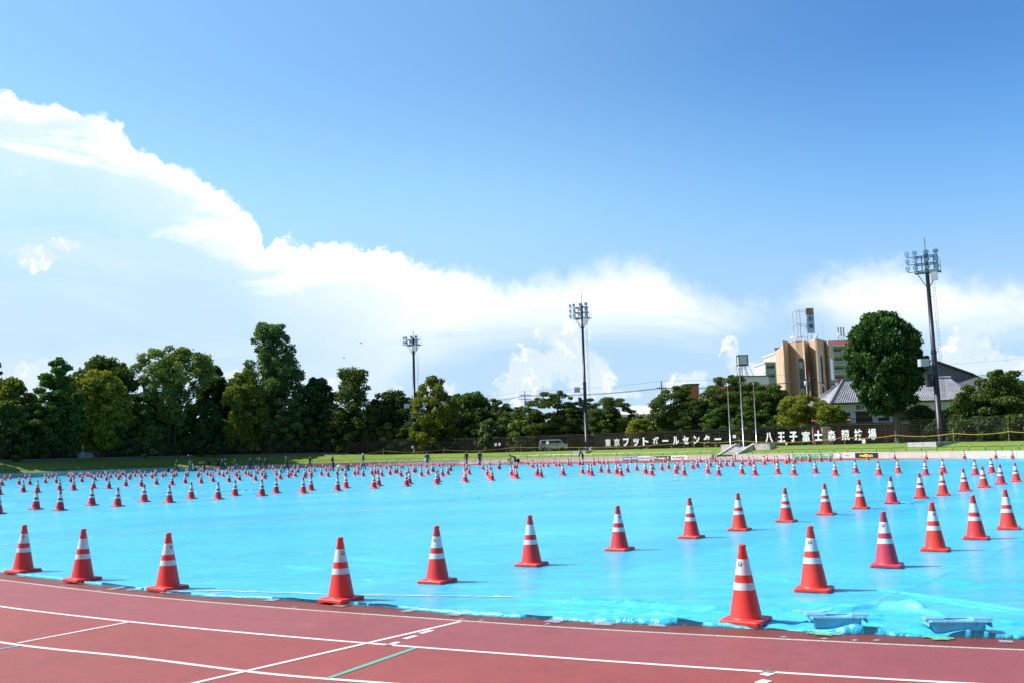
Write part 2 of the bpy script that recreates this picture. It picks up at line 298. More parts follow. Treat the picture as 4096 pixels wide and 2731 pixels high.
# ---------------------------------------------------------------- terrain and running track
def track_mat(name, col, col2, bump=0.5, gscale=110.0, sheen=0.0):
    m = bpy.data.materials.new(name); m.use_nodes = True; t = NT(m.node_tree); p = t.n['Principled BSDF']
    co = t.n.new('ShaderNodeTexCoord').outputs['Object']
    big = t.noise(co, 0.45, 5, 0.6); fine = t.noise(co, gscale, 3, 0.7); mid = t.noise(co, 5.0, 5, 0.65)
    c = t.mix(t.lin(big, 0.3, 0.7), (*col, 1), (*col2, 1))
    c = t.vm('SCALE', c, sc=t.m('MULTIPLY', t.lin(fine, 0.3, 0.7, 0.70, 1.30), t.lin(mid, 0.3, 0.7, 0.90, 1.10)))
    c = t.mix(t.smooth(t.noise(co, 17.0, 2, 0.5), 0.76, 0.80, 0, 0.7), c, (0.09, 0.04, 0.035, 1))
    c = t.mix(t.smooth(t.noise(co, 1.1, 7, 0.75), 0.56, 0.72, 0, 0.32), c, (0.16, 0.045, 0.038, 1))
    c = t.mix(t.smooth(t.noise(t.mapping(co, (1, 1, 1), (0, 0, 0.3), (5, 3, 0)), 0.7, 7, 0.7), 0.60, 0.75, 0, 0.30), c, (0.50, 0.20, 0.16, 1))
    t.put(p.inputs['Base Color'], c); p.inputs['Roughness'].default_value = 0.62
    p.inputs['Specular IOR Level'].default_value = 0.55
    b = t.n.new('ShaderNodeBump'); b.inputs['Strength'].default_value = bump; b.inputs['Distance'].default_value = 0.006
    t.put(b.inputs['Height'], fine); t.l.new(b.outputs[0], p.inputs['Normal'])
    return m
M = {}
M['track'] = track_mat('track_rubber', (0.33, 0.066, 0.048), (0.27, 0.053, 0.043))
M['lane'] = track_mat('lane_rubber', (0.32, 0.076, 0.072), (0.27, 0.062, 0.064), 0.9, 70)
M['edge'] = track_mat('edge_rubber', (0.19, 0.040, 0.028), (0.165, 0.036, 0.028))
def line_mat(name, col, thr=0.33):
    m = bpy.data.materials.new(name); m.use_nodes = True; t = NT(m.node_tree); p = t.n['Principled BSDF']
    co = t.n.new('ShaderNodeTexCoord').outputs['Object']
    f = t.noise(co, 90.0, 3, 0.7)
    c = t.mix(t.smooth(f, thr-0.04, thr+0.08), (col[0]*0.45, col[1]*0.33, col[2]*0.28, 1), (*col, 1))
    c = t.vm('SCALE', c, sc=t.lin(t.noise(co, 1.3, 4, 0.6), 0.3, 0.7, 0.88, 1.08))
    t.put(p.inputs['Base Color'], c); p.inputs['Roughness'].default_value = 0.6; return m
M['line'] = line_mat('white_line_paint', (0.76, 0.72, 0.66)); M['line_worn'] = line_mat('worn_line_paint', (0.68, 0.66, 0.55), 0.47)
M['line_green'] = line_mat('green_line_paint', (0.12, 0.42, 0.31)); M['line_blue'] = line_mat('blue_line_paint', (0.14, 0.36, 0.52))
M['line_grey'] = line_mat('grey_line_paint', (0.20, 0.18, 0.18))
M['soil'] = mat('soil', (0.16, 0.15, 0.10), 0.95, var=0.3, vscale=0.05)

g = MB(); g.add([(-4000,-3000,-0.06),(4000,-3000,-0.06),(4000,5500,-0.06),(-4000,5500,-0.06)], [(0,1,2,3)])
struct(g.build('ground', M['soil']))

# the low concrete wall that rings the track: plan curve from its foot
wall_px = [(-900,108),(-600,114),(-300,120),(0,127),(300,134),(569,140),(1009,144.5),(1300,142.5),(1500,140),(1800,134.5),(2000,130.5),(2300,123.5),(2500,118.5),(3000,107),(3300,100),(3510,95),(3800,88.5),(4096,82),(4400,75),(4750,68),(5200,60),(5700,52)]
xs_w = np.arange(-900, 5701, 20.0)
dist_w = smooth_curve(wall_px, xs_w)
WALL = []
for x, d in zip(xs_w, dist_w):
    h = np.array(ray(x, 1802.7-(x-2048)*math.tan(ROLL)))[:2]; h /= np.hypot(*h); WALL.append(h*d/ max(0.2, h[1]) if False else h*d)
WALL = np.array(WALL)
for _ in range(6): WALL[1:-1] = (WALL[:-2]+2*WALL[1:-1]+WALL[2:])/4
# resample to even spacing
seg = np.hypot(*np.diff(WALL, axis=0).T); cum = np.r_[0, np.cumsum(seg)]
WLEN = cum[-1]; NS = int(WLEN/0.5); SS = np.linspace(0, WLEN, NS)
WP = np.c_[np.interp(SS, cum, WALL[:,0]), np.interp(SS, cum, WALL[:,1])]
WT_ = np.gradient(WP, axis=0); WT_ /= np.hypot(*WT_.T)[:,None]
WN = np.c_[-WT_[:,1], WT_[:,0]]      # outward (away from the field)
if WN[NS//2] @ WP[NS//2] < 0: WN = -WN
def s_of_px(x):      # arc length of the wall under photo column x
    d = ray(x, 1780)[:2]; c = np.abs(WP[:,0]*d[1]-WP[:,1]*d[0]); return SS[int(np.argmin(c))]
def wpos(s, off=0.0, z=0.0):
    i = np.interp(s, SS, np.arange(NS)); i0 = int(min(i, NS-2)); f = i-i0
    p = WP[i0]*(1-f)+WP[i0+1]*f; n = WN[i0]; return Vector((p[0]+n[0]*off, p[1]+n[1]*off, z))
def wdir(s):
    i0 = int(min(np.interp(s, SS, np.arange(NS)), NS-1)); return Vector((WT_[i0][0], WT_[i0][1], 0)), Vector((WN[i0][0], WN[i0][1], 0))
WALL_H, WALL_T, SLOPE_W = 0.60, 0.28, 6.0
def ztop(s):          # height of the terrace above the grass slope
    xa = [s_of_px(x) for x in (-900, 0, 700, 1250, 1500, 1900, 2400, 3000, 3700, 4096, 5700)]
    return xa
_zt_s = ztop(0); _zt = [2.0, 2.02, 2.08, 1.95, 1.62, 1.48, 1.43, 1.38, 1.33, 1.30, 1.2]
def ztop(s): return float(np.interp(s, _zt_s, _zt))

inner = [(float(p[0]), float(p[1]), 0.0) for p in WP[::4]]
tb = MB(); ring = inner + [(70, -60, 0), (-90, -60, 0)]
tb.add(ring, [tuple(range(len(ring)))])
struct(tb.build('running_track', M['track']))

# strips of the track beside the camera, from points read along each line
LA = [(-500,2260),(0,2318),(468,2373),(1100,2428),(1600,2464),(2100,2498),(3100,2553),(4096,2598),(4700,2618)]
LB = [(-500,2345),(0,2424),(528,2486),(1100,2540),(1468,2571),(2100,2619),(3090,2687),(3791,2728),(4700,2768)]
LC = [(-500,2466),(0,2567),(561,2630),(1100,2696),(1514,2729),(2400,2790),(3400,2850)]
TF = [(-600,2178),(0,2288),(112,2305),(248,2321),(468,2349),(772,2382),(1100,2398),(1252,2408),(1449,2422),(1795,2452),(2100,2472),(2327,2485),(2702,2499),(3100,2518),(3277,2529),(3698,2546),(3978,2553),(4096,2556),(4700,2570)]
xs = np.linspace(-500, 4700, 210)
def gline(pts, xx=xs): return [ground(x, y) for x, y in zip(xx, smooth_curve(pts, xx))]
def ribbon(name, ga, gb, z, m):
    b = MB(); n = len(ga); b.add([(p.x, p.y, z) for p in ga]+[(p.x, p.y, z) for p in gb], [(i, i+1, n+i+1, n+i) for i in range(n-1)]); return b.build(name, m)
gA, gB = gline(LA), gline(LB)
struct(ribbon('track_lane', gA, gB, 0.0012, M['lane']))
def offs(g_, d):
    out = []
    for i, p in enumerate(g_):
        t = (g_[min(i+1, len(g_)-1)]-g_[max(i-1, 0)]).normalized(); out.append(p+Vector((-t.y, t.x, 0))*d)
    return out
struct(ribbon('track_edge_strip', offs(gA, 0.0), offs(gA, 0.62), 0.0010, M['edge']))
def paint(name, g_, w_, m, z=0.0024): return struct(ribbon(name, offs(g_, w_/2), offs(g_, -w_/2), z, m))
paint('lane_line', gA, 0.045, M['line_worn']); paint('lane_line', gB, 0.05, M['line'])
xc = np.linspace(-500, 3400, 160); paint('lane_line', gline(LC, xc), 0.05, M['line'])
def straight(name, a, b, w_, m, z=0.0036, n=12):
    A, B = ground(*a), ground(*b); return paint(name, [A.lerp(B, i/n) for i in range(n+1)], w_, m, z)
straight('stagger_line', (1842,2485), (500,2795), 0.05, M['line'])
straight('stagger_line', (514,2487), (70,2571), 0.045, M['line'])
straight('blue_mark', (84,2581), (-160,2620), 0.045, M['line_blue'])
straight('green_mark', (1660,2591), (1309,2713), 0.05, M['line_green'])
for (a, b) in (((1683,2533),(1729,2520)), ((1617,2555),(1664,2542)), ((1562,2577),(1594,2567))): straight('zone_mark', a, b, 0.06, M['line'], 0.0046, 2)
straight('zone_mark', (1546,2582), (1562,2577), 0.06, M['line_grey'], 0.0052, 2)
straight('zone_mark', (3061,2689), (3085,2683), 0.075, M['line_grey'], 0.0052, 2); straight('zone_mark', (3054,2701), (3084,2691), 0.075, M['line'], 0.0046, 2); straight('zone_mark', (3035,2733), (3070,2720), 0.075, M['line'], 0.0046, 2)
# far side of the track: lane lines parallel to the wall
for off_, w_ in ((-1.0, 0.12), (-2.3, 0.06), (-3.6, 0.06)):
    pts = [wpos(s, off_, 0) for s in np.arange(4, WLEN-4, 2.0)]
    paint('lane_line', pts, w_, M['line_worn'], 0.006)

# ---------------------------------------------------------------- blue sheet over the field
FAR = [(-600,1932),(0,1909),(300,1900),(569,1888.5),(1000,1876.5),(1300,1869.5),(1500,1865.5),(1800,1862.3),(2000,1858.8),(2300,1853.6),(2500,1852.6),(2750,1849.5),(3000,1846.8),(3300,1842),(3550,1837.8),(4096,1831),(4700,1822)]
def fold(P, A, B, wd, hgt):      # a raised crease between two ground points
    A, B = np.array(A[:2]), np.array(B[:2]); AB = B-A; L = np.hypot(*AB); u = AB/L
    d = P-A; t = np.clip((d@u)/L, 0, 1); q = d-(t*L)[:,None]*u
    wob = (vnoise(t*L*2.2+A[0]*7, t*0+A[1]*5)-0.5)*wd*1.6
    side = q@np.array([-u[1], u[0]])
    e = np.exp(-((side-wob)/wd)**2)*np.sin(np.pi*np.clip(t, 0.0, 1))**0.6
    e[((d@u) < 0) | ((d@u) > L)] = 0
    return e*hgt
FOLDS = []
def F(x0, y0, x1, y1, wd, h): FOLDS.append((ground(x0, y0), ground(x1, y1), wd*(0.8 if y0 > 2050 else 1), h*1.5))
F(2100,2408,3000,2462,0.035,0.020); F(2200,2418,2980,2450,0.03,-0.010); F(2050,2400,2900,2440,0.03,0.015)
F(3480,2362,4200,2468,0.035,0.022); F(3560,2385,4200,2482,0.03,0.014); F(3650,2312,4000,2352,0.03,0.012)
F(3490,2435,3700,2462,0.10,0.05); F(3330,2460,3560,2432,0.06,0.03); F(3600,2440,3800,2480,0.05,0.035)
F(3120,2420,3600,2442,0.03,0.016); F(3040,2310,3230,2345,0.02,0.010)
F(2030,2090,2330,2110,0.03,0.012); F(2070,2128,2560,2148,0.03,0.012); F(1380,2235,1700,2258,0.02,0.012); F(1400,2262,1700,2290,0.02,0.010)
F(1130,2267,1300,2280,0.02,0.012); F(1460,2320,1500,2330,0.02,0.012); F(3600,2030,3730,2000,0.06,0.05); F(3590,2005,3680,2020,0.05,0.03)
F(1840,2003,1960,1996,0.10,0.05); F(2070,1990,2150,1982,0.12,0.06); F(2190,1981,2240,1976,0.10,0.05); F(2250,1972,2500,1950,0.10,0.05); F(1600,2030,1690,2022,0.08,0.04); F(2440,1956,2530,1950,0.08,0.05)
F(320,2000,420,1992,0.10,0.05); F(380,1996,600,1990,0.08,0.05); F(0,2022,60,2016,0.15,0.06); F(30,1967,110,1960,0.2,0.06); F(230,1965,420,1955,0.2,0.05)
F(690,1974,860,1968,0.15,0.05); F(560,1964,680,1956,0.15,0.05); F(690,1932,860,1918,0.3,0.05); F(860,1920,1000,1925,0.3,0.04); F(880,1970,1060,1960,0.15,0.05)
gf = random.Random(12)
for _ in range(46):
    x = gf.uniform(2150, 4250); y = float(smooth_curve(TF, [x])[0])-gf.uniform(4, 75); L_ = gf.uniform(60, 260); F(x, y, x+L_, y+L_*gf.uniform(-0.05, 0.12), gf.uniform(0.012, 0.035), gf.uniform(0.006, 0.022))
for _ in range(60):
    x = gf.uniform(300, 4000); y = gf.uniform(2060, 2420)
    if y < float(smooth_curve(TF, [x])[0])-30: L_ = gf.uniform(40, 200); F(x, y, x+L_, y+L_*0.07, gf.uniform(0.010, 0.018), gf.uniform(0.004, 0.011))
FR = [p for p in gline(TF, np.linspace(-600, 4700, 700))]; FRA = np.array([(p.x, p.y) for p in FR])
def tarp_h(P, near=None):
    x, y = P[:,0], P[:,1]; r = np.hypot(x, y)
    u = x*math.cos(0.12)+y*math.sin(0.12); v = -x*math.sin(0.12)+y*math.cos(0.12)      # wrinkles run mostly across the view
    amp = np.clip(r/25, 0.5, 1.5)
    h = 0.0065*(vnoise(u*1.1+3, v*5.3)-0.5)*amp + 0.0030*(vnoise(u*3.1, v*14+9)-0.5) + 0.012*(vnoise(u*0.25+7, v*0.6)-0.5)*amp
    h += 0.0022*(vnoise((x*0.8+y)*4.0+5, (y*0.8-x)*15.0)-0.5)
    for A, B, wd, hg in FOLDS:
        k = np.hypot(x-(A.x+B.x)/2, y-(A.y+B.y)/2) < (B-A).length/2+6*wd+0.3
        if k.any(): h[k] += fold(P[k], A, B, wd, hg)
    return 0.022+h
def tarp_z(x, y): return float(tarp_h(np.array([[x, y]]))[0])
NX, NY = 950, 520
cx = np.linspace(-600, 4700, NX); yf = smooth_curve(TF, cx); yb = smooth_curve(FAR, cx)
fr = np.array([ground(a, b)[:2] for a, b in zip(cx, yf)]); bk = np.array([ground(a, b)[:2] for a, b in zip(cx, yb)])
tt = np.linspace(0, 1, NY)
# even steps on the picture near the camera, so that creases keep their detail
rf = np.hypot(*fr.T); rb = np.hypot(*bk.T)
ii = 1/(1/rf[None,:]*(1-tt[:,None]**1.35) + 1/rb[None,:]*tt[:,None]**1.35)
k = (ii-rf)/(rb-rf)
PX = fr[None]*(1-k[...,None])+bk[None]*k[...,None]
P = PX.reshape(-1, 2); Z = tarp_h(P).reshape(NY, NX)
# ragged hem, with a rolled, crumpled lip along the near edge
dist_in = np.hypot(*(PX-fr[None]).transpose(2,0,1))
hem = np.exp(-(dist_in/0.075)**2); s_ = cx/PW
crump = vnoise(np.tile(cx/60, (NY,1)), dist_in*9)
lip = 0.010+0.045*np.clip(vnoise(cx/190, cx*0+2)+0.35*vnoise(cx/55, cx*0+6)-0.62, 0, 1)*(0.5+1.1*(cx > 2300))
Z += hem*lip[None]*(0.7+0.5*crump) + np.exp(-(dist_in/0.45)**2)*np.clip((cx-2150)/500,0,1)[None]*0.060*(vnoise(np.tile(cx/150, (NY,1))+dist_in*2, dist_in*5+4)-0.4)+ np.exp(-(dist_in/0.3)**2)*0.012*(vnoise(np.tile(cx/45, (NY,1))+dist_in*3, dist_in*8+4)-0.4)
Z[0] = 0.004
jit = 0.06*(vnoise(cx/120, cx*0+11)-0.5)+0.018*(vnoise(cx/25, cx*0+5)-0.5)
nrm = fr/np.hypot(*fr.T)[:,None]; PX[0] += nrm*jit[:,None]; PX[1] += nrm*(jit*0.7)[:,None]
jf = 0.7*(vnoise(cx/30, cx*0+21)-0.5); PX[-1] += nrm*jf[:,None]; Z[-2:] += 0.05*vnoise(cx/25, cx*0+8)[None]
V = np.c_[PX.reshape(-1, 2), Z.reshape(-1)]
idx = np.arange(NX*NY).reshape(NY, NX)
Fq = np.stack([idx[:-1,:-1], idx[:-1,1:], idx[1:,1:], idx[1:,:-1]], -1).reshape(-1, 4)
def np_mesh(name, V, Fq, mats, smooth=True, mi=None):
    me = bpy.data.meshes.new(name); nv, nf = len(V), len(Fq); kf = Fq.shape[1]
    me.vertices.add(nv); me.vertices.foreach_set('co', np.asarray(V, np.float32).ravel())
    me.loops.add(nf*kf); me.loops.foreach_set('vertex_index', Fq.astype(np.int32).ravel())
    me.polygons.add(nf); me.polygons.foreach_set('loop_start', np.arange(0, nf*kf, kf, dtype=np.int32))
    for m_ in (mats if isinstance(mats, (list, tuple)) else [mats]): me.materials.append(m_)
    if mi is not None: me.polygons.foreach_set('material_index', np.asarray(mi, np.int32))
    me.polygons.foreach_set('use_smooth', np.full(nf, smooth)); me.update(calc_edges=True); return me
STRIP_ANG = math.atan2(*reversed((ground(3400,1877)-ground(0,2183))[:2]))
def tarp_mat():
    m = bpy.data.materials.new('blue_sheet'); m.use_nodes = True; t = NT(m.node_tree); p = t.n['Principled BSDF']
    co = t.n.new('ShaderNodeTexCoord').outputs['Object']
    st = t.mapping(co, (0.6, 4.0, 1), (0, 0, 0.16)); st2 = t.mapping(co, (2.2, 13.0, 1), (0, 0, 0.30))
    band = t.noise(t.mapping(co, (0.035, 0.30, 1), (0, 0, -0.46)), 1.0, 3, 0.5)
    a = t.noise(st, 1.2, 7, 0.65, 0.6); b_ = t.noise(st2, 1.3, 5, 0.7, 1.2)
    c = t.mix(t.lin(band, 0.35, 0.65), (0.038, 0.55, 0.83, 1), (0.078, 0.64, 0.88, 1))
    c = t.vm('SCALE', c, sc=t.m('MULTIPLY', t.lin(a, 0.3, 0.7, 0.86, 1.10), t.lin(b_, 0.3, 0.7, 0.84, 1.10)))
    x, y, _z = t.sep(co)[:3]; ang = STRIP_ANG
    n1_ = t.m('ADD', t.m('MULTIPLY', x, -math.sin(ang)), t.m('MULTIPLY', y, math.cos(ang))); n1_ = t.m('ADD', n1_, t.m('MULTIPLY', t.noise(co, 0.25, 3, 0.5), 0.5))
    k1 = t.m('DIVIDE', n1_, 1.8); f1 = t.m('ABSOLUTE', t.m('SUBTRACT', t.m('FRACT', k1), 0.5)); wn = t.n.new('ShaderNodeTexWhiteNoise'); wn.noise_dimensions = '1D'; t.put(wn.inputs['W'], t.m('FLOOR', k1))
    u1_ = t.m('ADD', t.m('MULTIPLY', x, math.cos(ang)), t.m('MULTIPLY', y, math.sin(ang))); f2 = t.m('ABSOLUTE', t.m('SUBTRACT', t.m('FRACT', t.m('DIVIDE', t.m('ADD', u1_, t.m('MULTIPLY', wn.outputs['Value'], 5.4)), 5.4)), 0.5))
    c = t.vm('SCALE', c, sc=t.m('MULTIPLY', t.lin(wn.outputs['Value'], 0, 1, 0.93, 1.06), t.m('MULTIPLY', t.smooth(f1, 0.490, 0.497, 1.0, 0.80), t.smooth(f2, 0.4965, 0.4985, 1.0, 0.86))))
    c = t.mix(t.m('MULTIPLY', t.smooth(t.noise(co, 0.35, 6, 0.7), 0.52, 0.70), 0.16), c, (0.30, 0.50, 0.58, 1))
    c = t.mix(t.smooth(t.noise(t.mapping(co, (1, 5, 1), (0, 0, 0.2)), 2.2, 7, 0.75), 0.66, 0.74, 0.0, 0.30), c, (0.42, 0.66, 0.78, 1))
    t.put(p.inputs['Base Color'], c); p.inputs['Roughness'].default_value = 0.20
    p.inputs['Specular IOR Level'].default_value = 0.65
    b1 = t.n.new('ShaderNodeBump'); b1.inputs['Strength'].default_value = 1.0; b1.inputs['Distance'].default_value = 0.05
    t.put(b1.inputs['Height'], t.m('ADD', a, t.m('MULTIPLY', b_, 0.42)))
    t.l.new(b1.outputs[0], p.inputs['Normal'])
    return m
M['tarp'] = tarp_mat()
tarp = link('blue_sheet', np_mesh('blue_sheet', V, Fq, M['tarp']))
tag(tarp, 'huge bright blue plastic sheet spread over the whole field', 'tarpaulin')

def mat_tape(name, col, alpha, rough=0.25):
    return mat(name, col, rough, var=0.08, vscale=30, bump=0.5, bscale=60, alpha=alpha)
M['seam'] = mat('seam_tape', (0.62, 0.70, 0.78), 0.3, var=0.2, vscale=8)
M['clear_tape'] = mat_tape('clear_tape', (0.62, 0.60, 0.66), 0.55); M['green_tape'] = mat_tape('green_tape', (0.20, 0.62, 0.36), 0.85, 0.4)
M['yellow_light_stain'] = mat_tape('yellow_light_stain', (0.55, 0.72, 0.40), 0.4)  # stain of light on the sheet, painted as a translucent patch
# taped joints between the sheets
def seam(pts, w_, n=260, ragged=0.5):
    xx = np.linspace(pts[0][0], pts[-1][0], n); g_ = gline(pts, xx); V = []; 
    P0 = np.array([(p.x, p.y) for p in g_]); t = np.gradient(P0, axis=0); t /= np.hypot(*t.T)[:,None]; nn_ = np.c_[-t[:,1], t[:,0]]
    wv = w_*(0.35+ragged*vnoise(xx/23, xx*0+pts[0][1])*1.4)
    A = P0+nn_*wv[:,None]/2; B = P0-nn_*wv[:,None]/2
    za = tarp_h(A)+0.006; zb = tarp_h(B)+0.006
    V = [(a[0], a[1], z) for a, z in zip(A, za)]+[(a[0], a[1], z) for a, z in zip(B, zb)]
    b = MB(); b.smooth = True; b.add(V, [(i, i+1, n+i+1, n+i) for i in range(n-1)]); return b.build('seam_tape', M['seam'], tarp)
seam([(0,2183),(560,2130),(1100,2080),(1340,2055),(1800,2016),(2100,1989),(2500,1957),(3000,1912),(3400,1877)], 0.07)
seam([(1030,1988),(1800,1973),(2100,1977),(2500,1981),(3100,1986),(3500,1999),(4096,2009)], 0.07)
seam([(780,2366),(1000,2372),(1300,2383),(1700,2390),(2080,2396)], 0.045, 200, 0.8)
seam([(0,1965),(300,1952),(700,1935),(1000,1925)], 0.2); seam([(620,1985),(1000,1963),(1400,1943),(1700,1923)], 0.12)
seam([(3385,1878),(3500,1869),(3800,1860)], 0.08)

def in_sheet(x, y):
    u, v = (lambda c: (PW/2+FPX*c[0]/c[2], PH/2+FPX*c[1]/c[2]))(CR @ np.array([x, y, -CAMH])); return v < float(smooth_curve(TF, [u])[0])-1
def tape(pts, w_, m, label, lift=0.0, name='tape_strip', wav=0.002):
    n = 14; g_ = [ground(*p) for p in pts]; A = []; L = len(g_)-1
    for i in range(n+1):
        t = i/n*L; j = min(int(t), L-1); A.append(g_[j].lerp(g_[j+1], t-j))
    b = MB(); V = []; t0 = (A[-1]-A[0]).normalized(); nr = Vector((-t0.y, t0.x, 0)); K = 5
    for i, p in enumerate(A):
        for k in range(K):
            q = p+nr*w_*(k/(K-1)-0.5)*(1+0.25*math.sin(i*2.1+p.x*9)); z = (tarp_z(q.x, q.y)+0.004 if (lift > 0.017 and in_sheet(q.x, q.y)) else min(lift, 0.010))+wav*math.sin(i*1.7+k*1.3+p.x*20)+wav
            V.append((q.x, q.y, z))
    b.smooth = True; b.add(V, [(i*K+k, i*K+k+1, (i+1)*K+k+1, (i+1)*K+k) for i in range(n) for k in range(K-1)])
    return tag(b.build(name, m), label, 'tape', 'strips of tape holding down the sheet edge')
# ---------------------------------------------------------------- traffic cones
def cone_mat(name, col, faded=0.0):
    m = bpy.data.materials.new(name); m.use_nodes = True; t = NT(m.node_tree); p = t.n['Principled BSDF']
    co = t.n.new('ShaderNodeTexCoord').outputs['Object']; oi = t.n.new('ShaderNodeObjectInfo').outputs['Random']
    off = t.vm('ADD', co, t.comb(t.m('MULTIPLY', oi, 13.0), t.m('MULTIPLY', oi, 7.0), 0.0))
    sc = t.n.new('ShaderNodeTexNoise'); t.put(sc.inputs['Vector'], t.mapping(off, (1,1,0.5))); sc.inputs['Scale'].default_value = 22; sc.inputs['Detail'].default_value = 6
    z = t.sep(co)[2]
    base = t.vm('SCALE', (*col,), sc=t.lin(t.noise(off, 5.0, 4, 0.6), 0.3, 0.7, 0.92, 1.06))
    dirt = t.m('MULTIPLY', t.smooth(sc.outputs[0], 0.5, 0.75), t.smooth(z, 0.0, 0.22, 0.30, 0.06))
    c = t.mix(dirt, base, (0.16, 0.07, 0.055, 1))
    t.put(p.inputs['Base Color'], c); p.inputs['Roughness'].default_value = 0.42; p.inputs['Specular IOR Level'].default_value = 0.4
    return m
CM = [cone_mat('cone_orange', (0.88, 0.056, 0.042)), cone_mat('cone_red', (0.80, 0.050, 0.050)), cone_mat('cone_faded_pink', (0.60, 0.055, 0.095)), cone_mat('cone_dark_red', (0.66, 0.040, 0.055))]
def band_mat(name, peel):
    m = bpy.data.materials.new(name); m.use_nodes = True; t = NT(m.node_tree); p = t.n['Principled BSDF']
    co = t.n.new('ShaderNodeTexCoord').outputs['Object']; oi = t.n.new('ShaderNodeObjectInfo').outputs['Random']
    off = t.vm('ADD', co, t.comb(t.m('MULTIPLY', oi, 31.0), t.m('MULTIPLY', oi, 17.0), t.m('MULTIPLY', oi, 9.0)))
    c = t.mix(t.smooth(t.noise(off, 26.0, 5, 0.7), 0.60, 0.72, 0.0, 0.5), (0.70, 0.72, 0.74, 1), (0.45, 0.45, 0.46, 1))
    c = t.mix(t.smooth(t.noise(off, 9.0, 6, 0.72), 0.70, 0.705, 0.0, peel), c, (0.62, 0.06, 0.05, 1))
    t.put(p.inputs['Base Color'], c); p.inputs['Roughness'].default_value = 0.38; return m
M['band'] = band_mat('reflective_band', 1.0)
M['badge_dark'] = mat('badge_dark', (0.03, 0.025, 0.05), 0.4, var=0.1); M['badge_white'] = mat('badge_white', (0.75, 0.75, 0.78), 0.4, var=0.05)
M['badge_red'] = mat('badge_red', (0.35, 0.02, 0.03), 0.4, var=0.05)
M['black_rubber'] = mat('black_rubber', (0.02, 0.02, 0.02), 0.7)
def cone_r(z): return 0.1547-0.1837*z
def cone_body(n):
    b = MB(); b.lathe([(0.158,0.040),(0.150,0.047),(cone_r(0.060),0.060),(cone_r(0.35),0.35),(cone_r(0.668),0.668),(0.0335,0.671),(0.0345,0.676),(0.0345,0.692),(0.0325,0.698),(0.027,0.70),(0.020,0.698),(0.018,0.64)], n); return b
def plate(nc):
    # square plate with cut corners and drain notches in the skirt
    b = MB(); a = 0.19; c = 0.030; pr = []
    cor = [(1,1),(-1,1),(-1,-1),(1,-1)]
    for sx, sy in cor:
        cxx, cyy = sx*(a-c), sy*(a-c); a0 = math.atan2(sy, sx)-math.pi/4
        for k in range(nc+1):
            t = a0+math.pi/2*k/nc; pr.append((cxx+c*math.cos(t), cyy+c*math.sin(t)))
    n = len(pr); rings = [(1.0,0.008),(1.0,0.032),(0.965,0.042),(0.80,0.046)]
    V = [(x*k_, y*k_, z) for k_, z in rings for x, y in pr]; F_ = []
    for j in range(len(rings)-1):
        for i in range(n): i2 = (i+1) % n; F_.append((j*n+i, j*n+i2, (j+1)*n+i2, (j+1)*n+i))
    F_.append(tuple(range((len(rings)-1)*n, len(rings)*n))); F_.append(tuple(range(n-1,-1,-1)))
    b.add(V, F_)
    for q in range(4):     # feet at the corners leave notches between them
        for s in (-0.125, 0.125):
            x, y = (s, -a+0.012) if q == 0 else (s, a-0.012) if q == 1 else (-a+0.012, s) if q == 2 else (a-0.012, s)
            b.box((x, y, 0.0045), (0.10 if q < 2 else 0.020, 0.020 if q < 2 else 0.10, 0.009))
    return b
def band(z0, z1, n, e=0.0015):
    b = MB(); b.lathe([(cone_r(z0)+e, z0),(cone_r((z0+z1)/2)+e,(z0+z1)/2),(cone_r(z1)+e, z1)], n); return b
def on_cone(th, z, e): r_ = cone_r(z)+e; return (r_*math.cos(th), r_*math.sin(th), z)
def badge():
    b = MB(); zc, rr = 0.527, 0.020; th0 = -math.pi/2; r0 = cone_r(zc)
    def patch(poly, e, mi):
        b.cur = mi; b.add([on_cone(th0+x/r0, zc+y, e) for x, y in poly], [tuple(range(len(poly)))])
    circ = lambda r_, n_=20: [(r_*math.cos(2*math.pi*i/n_), r_*math.sin(2*math.pi*i/n_)) for i in range(n_)]
    patch(circ(rr*1.16), 0.0022, 1); patch(circ(rr), 0.0028, 0)
    patch([(-0.0145,0.010),(-0.018,0.0),(-0.012,-0.012),(-0.004,-0.003),(-0.009,0.005)], 0.0033, 2)
    patch([(-0.007,0.016),(-0.001,0.004),(0.006,0.017),(0.011,0.012),(0.004,-0.002),(0.003,-0.016),(-0.003,-0.016),(-0.0035,-0.002),(-0.012,0.011)], 0.0036, 1)
    return b
def cone_set(n, nc, mi):
    return dict(body=cone_body(n).mesh('cone_body', CM[mi]), plate=plate(nc).mesh('cone_base', CM[mi]),
                b1=band(0.430,0.570,n).mesh('cone_band', M['band']), b2=band(0.298,0.362,n).mesh('cone_band', M['band']))
SETS = {(l, c): cone_set(40 if l == 0 else 20 if l == 1 else 12, 5 if l == 0 else 2 if l == 1 else 1, c) for l in (0, 1, 2) for c in range(4)}
BADGE = badge().mesh('badge', [M['badge_dark'], M['badge_white'], M['badge_red']])
